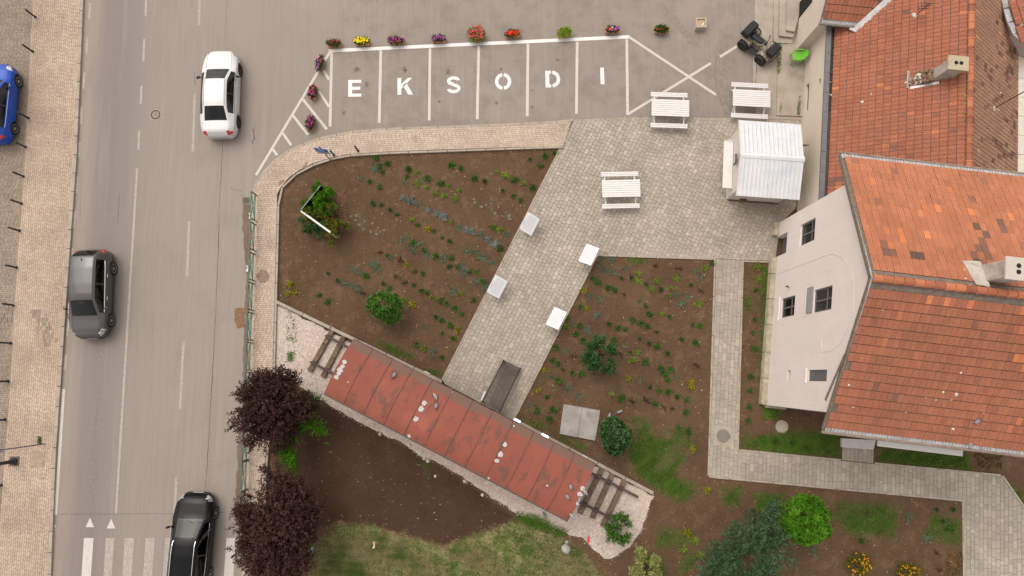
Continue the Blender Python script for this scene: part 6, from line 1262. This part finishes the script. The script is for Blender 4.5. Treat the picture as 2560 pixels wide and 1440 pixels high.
T6 = [(1105, 40, 'b'), (1160, 70, 'b'), (1225, 100, 'j'), (1290, 135, 'b'), (1355, 160, 'b'), (1410, 190, 'b'), (1465, 225, 'l'), (1520, 260, 'j'), (1575, 280, 'b'), (1620, 300, 'b'), (1680, 325, 'j'), (1735, 355, 'b'), (1790, 390, 'b'), (1835, 420, 'g'), (880, 88, 'd'), (938, 100, 'g'), (1005, 135, 'd'), (1060, 165, 'g'), (1170, 210, 'l'), (1215, 245, 'g'), (1285, 275, 'y'), (1335, 290, 'g'), (1400, 340, 'g'), (1452, 370, 'g'),
 (1345, 10, 'l'), (1415, 28, 'l'), (1490, 50, 'l'), (1780, 265, 'g'), (1825, 285, 'l'), (1880, 310, 'j'), (1080, 365, 'j'), (1130, 340, 'j'), (1175, 375, 'g'), (1210, 385, 'j'), (1135, 405, 'j'), (1180, 430, 'j'), (1260, 435, 'g'), (1275, 465, 'j'), (1345, 475, 'g'), (1390, 520, 'j'), (1410, 490, 'j'), (1470, 500, 'g'), (1450, 560, 'g'), (1510, 555, 'g'), (1555, 565, 'j'), (1560, 610, 'j'), (1605, 605, 'g'), (1655, 600, 'g'), (1640, 665, 'j'), (1705, 665, 'g'), (1715, 700, 'j'), (1575, 440, 'j'), (1630, 455, 'j'), (1685, 490, 'j'), (1715, 500, 'j'), (1770, 530, 'j'), (935, 450, 'r'), (980, 475, 'g'), (1015, 490, 'j'), (1080, 510, 'r'), (1128, 545, 'y'), (870, 545, 'j'), (905, 557, 'j'), (925, 580, 'j'), (735, 585, 'j'), (782, 610, 'j'), (825, 630, 'g'), (540, 612, 'd'), (612, 663, 'd'), (658, 678, 'j'), (708, 705, 'j'), (760, 730, 'j'), (860, 780, 'j'), (475, 770, 'g'), (540, 822, 'g'), (262, 695, 'y'), (243, 757, 'y'), (295, 757, 'y'), (952, 687, 'd'), (1000, 722, 'g'), (1188, 597, 'g'), (1252, 615, 'g'), (1185, 700, 'g'), (1240, 742, 'g'), (1285, 760, 'g'), (1325, 788, 'l'), (1045, 778, 'g'), (1112, 806, 'l'), (1170, 845, 'y'), (1385, 815, 'g'), (1430, 840, 'g'), (1482, 870, 'g'), (1540, 910, 'g'), (1425, 690, 's'), (1480, 737, 'j'), (1543, 760, 'l'), (1630, 805, 'g'), (1388, 965, 'g'), (1348, 937, 'd'), (1458, 1003, 'g'), (1515, 1035, 'y'), (1397, 1060, 'g'), (1480, 1100, 'g'), (1270, 1010, 'j'), (1205, 1145, 'g'), (1265, 1175, 'l'), (1333, 1212, 'j'), (1387, 1240, 'g'), (1060, 640, 'r'), (1120, 680, 'r'), (800, 760, 'r')]
T6 += [(x, y, 's') for x, y in ((710, 185), (750, 175), (745, 210), (770, 245), (700, 235), (815, 215), (870, 235), (810, 280), (860, 295), (920, 265), (905, 315), (935, 300), (960, 285), (1635, 55), (1640, 80), (1690, 110), (1725, 100), (1760, 85), (1775, 130), (1820, 110), (1795, 160), (1850, 180), (1880, 150), (1900, 180), (1905, 205))]
T7 = [(10, 30, 'g'), (65, 60, 'g'), (675, 490, 'j'), (748, 520, 'j'), (840, 575, 'j'), (765, 605, 'j'), (650, 555, 'j'), (700, 590, 'j'), (600, 650, 'g'), (645, 680, 'g'), (820, 645, 'd'), (890, 640, 'd'), (945, 610, 'l'), (935, 670, 'l'), (1005, 688, 'd'), (1080, 670, 'l'), (1040, 730, 'l'), (1115, 732, 'd'), (1190, 720, 'l'), (1180, 780, 'l'), (1230, 645, 'l'), (1230, 770, 'j'), (1325, 785, 'j'), (1340, 697, 'd'), (1415, 740, 'r'), (1270, 850, 'j'), (1395, 835, 'l'), (545, 740, 'y'), (590, 790, 'j'), (665, 805, 'j'), (720, 720, 'g'), (775, 735, 'g'), (840, 770, 'r'), (955, 820, 'j'), (1005, 855, 'g'), (1030, 915, 'g'), (1112, 915, 'l'), (1180, 937, 'g'), (510, 860, 'g'), (565, 872, 'y'), (640, 915, 'j'), (905, 960, 'g'), (960, 985, 'g'), (1012, 1010, 'g'), (1080, 1050, 'd'), (795, 1018, 'g'), (850, 1032, 'g'), (725, 987, 'd'), (955, 1095, 'd'), (1025, 1135, 'd'), (1088, 1163, 'g'), (1162, 1208, 'd'), (415, 950, 'g'), (455, 990, 'j'), (400, 1015, 'l'), (510, 1005, 'g'), (580, 1040, 'j'), (480, 1068, 'g'), (535, 1115, 'g'), (630, 1100, 'j'), (680, 1085, 'j'), (765, 1115, 'g'), (835, 1150, 'j'), (330, 1165, 'g'), (400, 1190, 'j'), (460, 1230, 'r'), (530, 1270, 'g'), (305, 1262, 'g'), (345, 1290, 'g'), (245, 1335, 'y'), (380, 1330, 'd'), (450, 1360, 'g'), (520, 1365, 'g'), (300, 1385, 'j'), (350, 1415, 'g'), (880, 1205, 'g'), (940, 1200, 'l'), (905, 1260, 'l'), (815, 1220, 'r'), (1000, 1280, 'g'), (1110, 1320, 'g'), (1140, 1360, 'g'), (1195, 1330, 'g'), (1170, 1410, 'g'), (870, 1400, 'y'), (1345, 1430, 'y'), (960, 1418, 'j'), (1240, 1400, 'j'), (1275, 1105, 'g'), (1370, 1135, 'g'), (1410, 1005, 'g'), (1355, 995, 'g'), (1385, 1300, 'r'), (1445, 570, 'l'), (1500, 535, 'g'), (1370, 590, 'j'), (1425, 630, 'j'), (1075, 555, 'r'), (1250, 575, 'r'),
 (1843, 560, 'l'), (1835, 650, 'l'), (1828, 735, 'g'), (1818, 955, 'g'), (1808, 1058, 'g'), (1815, 1170, 'g'), (1788, 1385, 'g')]
T11 = [(1785, 50, 'g'), (1780, 170, 'g'), (1770, 280, 'g'), (1880, 410, 'g'), (200, 45, 'y'), (265, 100, 'g'), (145, 150, 'j'), (190, 200, 'g'), (275, 260, 'g'), (310, 190, 'g'), (420, 35, 'j'), (505, 95, 'j'), (745, 78, 'l'), (820, 105, 'g'), (1035, 20, 'd'), (1100, 50, 'g'), (1170, 65, 'g'), (1335, 10, 'y'), (1240, 100, 'g'), (1310, 122, 'g'), (1072, 150, 'g'), (905, 130, 'r'), (1010, 125, 'r'), (1300, 215, 'g'), (1248, 328, 'g'), (1328, 362, 'g'), (1350, 490, 'y'), (1460, 790, 'y'), (1310, 1110, 'y'), (1283, 1235, 'l'), (1365, 1175, 'l'), (1410, 1280, 'l'), (1135, 175, 'r'), (1200, 185, 'r')]
T12 = [(60, 430, 'g'), (180, 440, 'g'), (290, 480, 'g'), (1260, 940, 'd'), (1380, 940, 'd'), (1310, 1030, 'd'), (1390, 1100, 'g'), (1350, 1090, 'g'), (1195, 1150, 'j'), (1045, 995, 'j'), (700, 1175, 'g'), (830, 1115, 'r'), (740, 970, 'r'), (345, 1245, 'j'), (1265, 1265, 'r'), (1280, 1395, 'r')]
big = {'b': 1.05, 'j': .95, 'g': .92, 'd': .80, 'l': .9, 's': .62, 'y': .95, 'r': 1.0}
for ox, oy, lst in ((640, 0, T2), (1280, 0, T3), (640, 480, T6), (1280, 480, T7), (1280, 960, T11), (1920, 960, T12)):
    for x, y, k in lst:
        px, py = ox + x / 3, oy + y / 3; bed = 3 if (px > 1855 and py < 1160) else 4 if py > 1195 else 2 if px > 1492 - (py - 636) * .51 and py > 600 else 1
        nm, lf, lb, cat = KINDS[k]; o = link(nm, random.choice(PM[k])); p = P(px, py, ZS + .03); o.location = (p.x, p.y, ZS - .005); s_ = big[k] * random.uniform(.60, 1.02); o.scale = (s_ * random.uniform(.9, 1.15), s_, s_ * random.uniform(.8, 1.1)); o.rotation_euler = (0, 0, random.random() * 6.28)
        tag(o, lb + ' ' + BEDS[bed], cat, nm.replace('_', ' ') + 's ' + BEDS[bed])
# yellow marigold cushions and bedding rows
for x, y, r_, lb in ((2148, 1412, .62, 'round clump of orange marigolds in the corner bed, the bigger and denser one'), (2272, 1428, .5, 'smaller clump of orange marigolds in the corner bed')):
    rng = np.random.default_rng(int(x)); p = P(x, y, .2); e = empty('marigold_clump', (p.x, p.y, ZS), 0, lb, 'flowers')
    me, tips = crown_mesh('foliage', (r_, r_ * .9, .25), .12, rng, 200, 14, .07, .03, tw=.15, zmin=0); link('foliage', me, e, LEAF['autumn'])
    b = MB(); 
    for q in rng.permutation(len(tips))[:48]: t_ = tips[q]; b.lathe([(.012, .0), (.038, .02), (.03, .04), (.006, .045)], 7, c=(t_[0] * 1.08, t_[1] * 1.08, t_[2] + .09))
    b.build('blossoms', plain('marigold_orange', (.62, .24, .012), .7, .2, 30) if 'marigold_orange' not in MATS else MATS['marigold_orange'], e)['kind'] = 'stuff'
def bedding(px, lb, seed):
    rng = np.random.default_rng(seed); poly = PP(px, ZS); xs = [q[0] for q in poly]; ys = [q[1] for q in poly]; c = []; d = []
    for gx in np.arange(min(xs), max(xs), .17):
        for gy in np.arange(min(ys), max(ys), .17):
            if inpoly(gx, gy, poly): c.append(np.tile([gx + rng.normal(0, .035), gy + rng.normal(0, .035), ZS], (22, 1)) + rng.normal(0, .03, (22, 3)) * [1, 1, 0]); d.append(rdirs(22, rng, .1))
    c, d = np.concatenate(c), np.concatenate(d); v, f = leafmesh('b', c, d, .075, .03, rng); o = link('bedding_plants', npmesh('bedding', v, f, np.repeat(rng.uniform(0, .999, len(f) // 22), 22)), None, BEDM); tag(o, lb, 'bedding plants', kind='stuff')
BEDM = leafm('bedding_leaf', [(0, (.08, .085, .025)), (.5, (.15, .10, .035)), (.85, (.21, .155, .05)), (1, (.42, .19, .035))])
bedding([(2430, 1130), (2505, 1130), (2508, 1175), (2432, 1170)], 'block of rust coloured bedding plants between the eaves and the garden path', 51); bedding([(2362, 1380), (2408, 1378), (2408, 1470), (2365, 1470)], 'block of rust coloured bedding plants along the edge of the corner bed', 52)

# ---------------------------------------------------------------- flower boxes
FL = {k: plain('petals_' + k, c_, .6, .18, 30) for k, c_ in dict(darkred=(.26, .012, .018), yellow=(.82, .66, .01), violet=(.032, .012, .17), pink=(.62, .10, .26), rose=(.62, .05, .12), red=(.72, .05, .012), magenta=(.36, .02, .20), lilac=(.45, .11, .48), white=(.75, .73, .70), orange=(.75, .13, .02)).items()}
def flowerbox(px, py, rz, label, flowers, dens, leaf='deep', R=(.34, .15, .10), spread=1.0, ntw=110, seed=0):
    rng = np.random.default_rng(300 + seed); p = P(px, py, .2); e = empty('flower_box', (p.x, p.y - .05 if abs(rz) < .5 else p.y, 0.0), rz, label, 'flower box', 'flower boxes around the parking bays')
    o, i_, h = [(-.36, -.14), (.36, -.14), (.36, .14), (-.36, .14)], .018, .24; b = MB(); n = 4
    rings = [[(x * .9, y * .86, 0) for x, y in o], [(x, y, h) for x, y in o], [(x * 1.04, y * 1.08, h) for x, y in o], [(x * 1.04, y * 1.08, h + .025) for x, y in o], [(x * .93, y * .84, h + .025) for x, y in o], [(x * .9, y * .8, h - .05) for x, y in o]]
    b.add([v for r_ in rings for v in r_], [(r_ * 4 + k, r_ * 4 + (k + 1) % 4, r_ * 4 + 4 + (k + 1) % 4, r_ * 4 + 4 + k) for r_ in range(5) for k in range(4)] + [(3, 2, 1, 0), (20, 21, 22, 23)]); b.build('trough', TERRA, e)
    me, tips = crown_mesh('foliage', (R[0] * spread, R[1] * spread, R[2]), h + .02, rng, ntw, 13, .07, .034, tw=.13, zmin=-.1, shell=.1, amp=.3); link('foliage', me, e, LEAF[leaf])
    bs = {}
    top = [t_ for t_ in tips if t_[2] > h - .06]
    for q in range(dens):
        t_ = top[rng.integers(len(top))]; k = flowers[rng.integers(len(flowers))] if not callable(flowers) else flowers(t_[0] / R[0], rng); bb = bs.setdefault(k, MB()); s_ = rng.uniform(.75, 1.25)
        n5 = 6; c0 = Vector((t_[0] * 1.1 + rng.normal(0, .02), t_[1] * 1.1 + rng.normal(0, .02), t_[2] + rng.uniform(.07, .15))); tl = Matrix.Rotation(rng.normal(0, .5), 3, 'X') @ Matrix.Rotation(rng.normal(0, .5), 3, 'Y')
        bb.add([c0 - tl @ Vector((0, 0, .008))] + [c0 + tl @ Vector((.040 * s_ * math.cos(a * 6.2832 / n5), .040 * s_ * math.sin(a * 6.2832 / n5), .012 * (a % 2))) for a in range(n5)], [(0, 1 + a, 1 + (a + 1) % n5) for a in range(n5)])
    for k, bb in bs.items(): bb.build('blossoms', FL[k], e)['kind'] = 'stuff'
up_ = rad(2)
flowerbox(836, 108, up_, 'terracotta flower box of dark red flowers at the corner of the first parking bay', ['darkred'], 45, 'deep', seed=1)
flowerbox(906, 103, up_, 'terracotta flower box full of bright yellow flowers', ['yellow'], 190, 'green', seed=2)
flowerbox(992, 101, up_, 'terracotta flower box spilling deep violet and rose petunias', lambda u, r: ['violet', 'violet', 'violet', 'rose', 'pink'][r.integers(5)], 150, 'green', spread=1.2, seed=3)
flowerbox(1097, 96, up_, 'terracotta flower box of small mauve pink flowers', ['lilac', 'pink', 'lilac'], 80, 'deep', seed=4)
flowerbox(1193, 87, up_, 'flower box hidden under a big round bush of pink petunias', ['rose', 'pink', 'rose', 'orange'], 330, 'lime', R=(.50, .44, .30), ntw=300, seed=5)
flowerbox(1281, 84, up_, 'terracotta flower box covered with scarlet flowers', ['red'], 150, 'deep', seed=6)
flowerbox(1410, 82, up_, 'flower box overflowing with lime green foliage', ['darkred'], 3, 'limeb', R=(.38, .24, .14), ntw=190, seed=7)
flowerbox(1530, 73, up_, 'terracotta flower box of mixed orange, lilac and white flowers', lambda u, r: ('orange', 'magenta', 'orange')[r.integers(3)] if u < -.25 else ('white', 'orange', 'lilac')[r.integers(3)] if u < .3 else ('lilac', 'lilac', 'orange')[r.integers(3)], 120, 'deep', seed=8)
flowerbox(1653, 73, up_, 'terracotta flower box, mostly dark green with few red flowers', ['darkred'], 14, 'green', seed=9)
flowerbox(800, 158, rad(83), 'flower box of small pink blossoms on the hatched triangle, next to the dark red box', ['pink', 'lilac'], 48, 'deep', seed=10)
flowerbox(783, 231, rad(86), 'flower box of crimson and lilac blossoms on the slanting line', lambda u, r: ('rose', 'rose', 'magenta')[r.integers(3)] if u > -.2 else ('lilac', 'rose')[r.integers(2)], 90, 'deep', seed=11)
flowerbox(777, 310, rad(88), 'flower box of purple magenta blossoms by the kerb end of the hatching', ['magenta', 'magenta', 'pink'], 80, 'deep', seed=12)

# ---------------------------------------------------------------- pigeons
PGM_t = NT('pigeon_feathers'); pv = PGM_t.coord(True); sxp = PGM_t.n('SeparateXYZ'); PGM_t.l(pv, sxp.inputs[0])
pcx = PGM_t.ramp(PGM_t.rng(sxp.outputs[1], -.18, .16), [(0, (.045, .048, .055)), (.14, (.045, .048, .055)), (.18, (.20, .205, .22)), (.62, (.17, .175, .19)), (.8, (.07, .085, .085)), (1, (.06, .065, .075))]); PGM = PGM_t.out(pcx, .7)
PGL_t = NT('pale_pigeon_feathers'); pv = PGL_t.coord(True); pcx = PGL_t.ramp(PGL_t.noise(16, 4, .6, pv), [(.35, (.06, .06, .07)), (.5, (.19, .19, .20)), (.65, (.36, .355, .35))]); PGL = PGL_t.out(pcx, .7)
def pigeon(pos, rz, label, mat):
    e = empty('pigeon', pos, rz, label, 'pigeon', 'pigeons')
    secs = [(-.17, .030, .085, .095), (-.10, .034, .08, .105), (-.05, .055, .05, .13), (.02, .068, .03, .145), (.07, .058, .04, .150), (.105, .036, .085, .165), (.125, .030, .125, .185), (.15, .026, .135, .185), (.168, .010, .150, .168), (.186, .004, .152, .158)]
    loft('body', secs, mat, e, 10, 2.1)
    for s_ in (-1, 1):
        b = MB(); b.add([(s_ * .045, .07, .115), (s_ * .075, .02, .10), (s_ * .06, -.08, .10), (s_ * .022, -.14, .105), (s_ * .03, -.02, .135)], [(0, 1, 4), (1, 2, 4), (2, 3, 4), (3, 0, 4)] if s_ < 0 else [(1, 0, 4), (2, 1, 4), (3, 2, 4), (0, 3, 4)]); b.build('wing', mat, e); MB().tube([(s_ * .02, .0, .05), (s_ * .02, .01, 0), (s_ * .02, .035, .0)], .005, 4).build('leg', plain('pigeon_leg', (.30, .09, .07), .7) if 'pigeon_leg' not in MATS else MATS['pigeon_leg'], e)
def wpos(x, y):
    q = onW(x, y); v = wr @ Vector((q[0], q[1], 0)) + WC; return (v.x, v.y, zr(q[1]) + .2 + .012)
for k, (x, y, a, m) in enumerate(((986, 938, 150, PGM), (1089, 991, 210, PGL), (1091, 1015, 170, PGM), (1427, 1217, 190, PGM), (1419, 1242, 215, PGM), (1462, 1229, 220, PGL), (1448, 1249, 170, PGM), (1430, 1290, 220, PGL))): pigeon(wpos(x, y), rad(a), ('mottled pale pigeon' if m is PGL else 'grey pigeon') + ' perched on the red wagon roof', m)
for x, y, a in ((1522, 1040, 160), (1548, 1029, 110)): pigeon(P(x, y, ZS), rad(a), 'pale pigeon walking on the soil by the concrete slab', PGL)
pigeon(P(1361, 1287, .05), rad(20), 'grey pigeon on the gravel beside the wagon', PGM)
qx, qy, qz = onB(2440, 1053); v = Matrix.Rotation(rb, 3, 'Z') @ Vector((qx, qy, 0)) + A; pigeon((v.x, v.y, qz + .02), rad(-60), 'grey pigeon sitting on the tiles of the white house', PGM)
v = P(2422, 1110, EZ + .02); pigeon((v.x, v.y, EZ + .02), rad(160), 'pale pigeon on the gutter of the white house', PGL)

# ---------------------------------------------------------------- grass, pebbles, fallen leaves
def blades(name, polys, label, mat, seed, ln=(.05, .12), wd=.012, mul=1.0, kind='stuff', z=ZS, edge=.45):
    rng = np.random.default_rng(seed); cs = []
    for px, dens in polys:
        p = PP(px, z); xs = [q[0] for q in p]; ys = [q[1] for q in p]; ar = (max(xs) - min(xs)) * (max(ys) - min(ys)); n = int(ar * dens * mul); x = rng.uniform(min(xs), max(xs), n); y = rng.uniform(min(ys), max(ys), n); k = npin(x, y, p)
        x, y = x[k], y[k]
        f = np.zeros(len(x)); r2_ = np.random.default_rng(seed + 5)
        for o_ in range(7): kx, ky = r2_.normal(0, 1.0 + o_ * .9, 2); f += np.sin(kx * x + ky * y + r2_.uniform(0, 6)) / (1 + .45 * o_)
        # thin out towards the ragged edge of the patch
        d = np.full(len(x), 9.0)
        for i in range(len(p)):
            a, b = np.array(p[i]), np.array(p[(i + 1) % len(p)]); ab = b - a; t = np.clip(((x - a[0]) * ab[0] + (y - a[1]) * ab[1]) / (ab @ ab), 0, 1); d = np.minimum(d, np.hypot(x - a[0] - t * ab[0], y - a[1] - t * ab[1]))
        keep = rng.uniform(0, 1, len(x)) < np.clip(.62 + .30 * f, .05, 1) * np.clip(d / edge + .05, 0, 1)
        cs.append(np.stack([x[keep], y[keep], np.full(keep.sum(), z), np.clip(.5 + .26 * f[keep], 0, 1)], 1))
    c = np.concatenate(cs); n = len(c); a = rng.uniform(0, 6.283, n); l = rng.uniform(*ln, n); lean = rng.uniform(.3, 1.1, n); dx, dy = np.cos(a), np.sin(a)
    b0 = c[:, :3]; tip = b0 + np.stack([dx * l * np.sin(lean), dy * l * np.sin(lean), l * np.cos(lean)], 1); s_ = np.stack([-dy, dx, np.zeros(n)], 1) * wd * rng.uniform(.6, 1.4, (n, 1))
    v = np.stack([b0 - s_ / 2, b0 + s_ / 2, tip], 1).reshape(-1, 3); t = np.clip(1 - c[:, 3] + rng.normal(0, .16, n), 0, .999); o = link(name, npmesh(name, v, np.arange(3 * n).reshape(n, 3), t), None, mat); tag(o, label, 'grass', kind=kind); return n
blades('dry_grass', [(lawn_px, 3200)], 'dry patchy lawn below the dark soil', LEAF['dry'], 61, (.06, .15), .024, edge=.8)
blades('turf', turf_px, 'soft green grass spreading in patches over the garden soil', LEAF['turf'], 62, (.05, .11), .024, mul=3.2, edge=.4)
blades('weeds', [([(712, 775), (735, 780), (745, 820), (742, 860), (715, 850)], 1800), ([(718, 880), (740, 875), (735, 905), (715, 905)], 1800)], 'strip of green weeds growing through the gravel beside the pavement', LEAF['green'], 63, (.06, .14), .03, z=.045, edge=.15)
blades('weeds', [([(1942, 105), (1958, 105), (1955, 140), (1950, 185), (1942, 190)], 1500), ([(1958, 104), (1972, 108), (1966, 118), (1958, 114)], 1200), ([(1995, 240), (2003, 240), (2000, 290), (1990, 285)], 1500), ([(1948, 255), (1955, 255), (1955, 285), (1948, 285)], 1500)], 'green weeds in the joints of the concrete walkway', LEAF['turf'], 64, (.04, .10), .025, z=.165, edge=.1)
blades('weeds', [([(92, 1090), (106, 1090), (106, 1112), (92, 1112)], 2500)], 'tuft of weeds in the tan pavement by the sign post', LEAF['green'], 65, (.04, .1), .03, z=ZW, edge=.1)
def pebbles(name, poly, n, label, mat, seed, r=(.012, .03), z=.04, kind='stuff', cat='gravel', jit=0.0):
    rng = np.random.default_rng(seed); xs = [q[0] for q in poly]; ys = [q[1] for q in poly]; x = rng.uniform(min(xs), max(xs), n * 3); y = rng.uniform(min(ys), max(ys), n * 3); k = npin(x, y, poly); x, y = x[k][:n], y[k][:n]; n = len(x); x = x + rng.normal(0, 1, n) * jit; y = y + rng.normal(0, 1, n) * jit
    rr = rng.uniform(*r, n); o8 = np.array([(1, 0, 0), (0, 1, 0), (-1, 0, 0), (0, -1, 0), (.1, .1, .8)]); v = o8[None] * rr[:, None, None] * rng.uniform(.6, 1.35, (n, 5, 3)); a = rng.uniform(0, 6.28, n); ca, sa = np.cos(a)[:, None], np.sin(a)[:, None]
    v = np.stack([v[:, :, 0] * ca - v[:, :, 1] * sa + x[:, None], v[:, :, 0] * sa + v[:, :, 1] * ca + y[:, None], v[:, :, 2] + z - .004], 2).reshape(-1, 3); f = (np.array([(0, 1, 4), (1, 2, 4), (2, 3, 4), (3, 0, 4)])[None] + (np.arange(n) * 5)[:, None, None]).reshape(-1, 3)
    o = link(name, npmesh(name, v, f, np.repeat(rng.uniform(0, .999, n), 4)), None, mat); tag(o, label, cat, kind=kind)
PEB = leafm('pebble_stone', [(0, (.24, .19, .17)), (.4, (.38, .315, .28)), (.8, (.50, .42, .365)), (1, (.62, .55, .48))], 0.0)
pebbles('gravel', GP, 26000, 'pinkish gravel of the track bed', PEB, 71, jit=.07)
CLOD = leafm('soil_clods', [(0, (.045, .025, .016)), (.6, (.085, .048, .029)), (.95, (.13, .078, .047)), (1, (.24, .17, .11))], 0.0); pebbles('soil_clods', ccw(PP(soil_px[:11] + [(2900, 1600), (655, 1600)], ZS)), 16000, 'crumbs of brown earth scattered over the garden beds', CLOD, 72, (.008, .042), ZS, cat='soil')
LIT = leafm('fallen_leaves', [(0, (.20, .10, .04)), (.5, (.36, .22, .10)), (.8, (.42, .32, .18)), (1, (.55, .50, .42))], 0.1); pebbles('fallen_leaves', ccw(PP(soil_px[:11] + [(2900, 1600), (655, 1600)], ZS)), 2600, 'scattered dry leaves and chips on the garden soil', LIT, 73, (.014, .034), ZS + .004, cat='leaves')
pebbles('fallen_leaves', ccw(PP([(843, 480), (862, 470), (868, 560), (850, 575), (838, 540)], ZS)), 260, 'strip of dry reddish leaves beside the screened shrubs', plain('russet_leaves', (.24, .11, .07), .9, .3, 12), 74, (.014, .035), ZS + .005, cat='leaves')

beds_px = [[(700, 490), (780, 425), (880, 395), (1390, 375), (1110, 940), (695, 750)], [(1485, 645), (1780, 655), (1765, 1180), (1640, 1225), (1300, 1050)], [(1862, 660), (1915, 660), (1905, 1010), (1850, 1120)], [(1660, 1210), (2400, 1260), (2405, 1440), (1680, 1440)]]
blades('sprouts', [(p, 55) for p in beds_px], 'tiny green weed sprouts dotted over the garden beds', LEAF['turf'], 81, (.03, .08), .03, edge=.1)
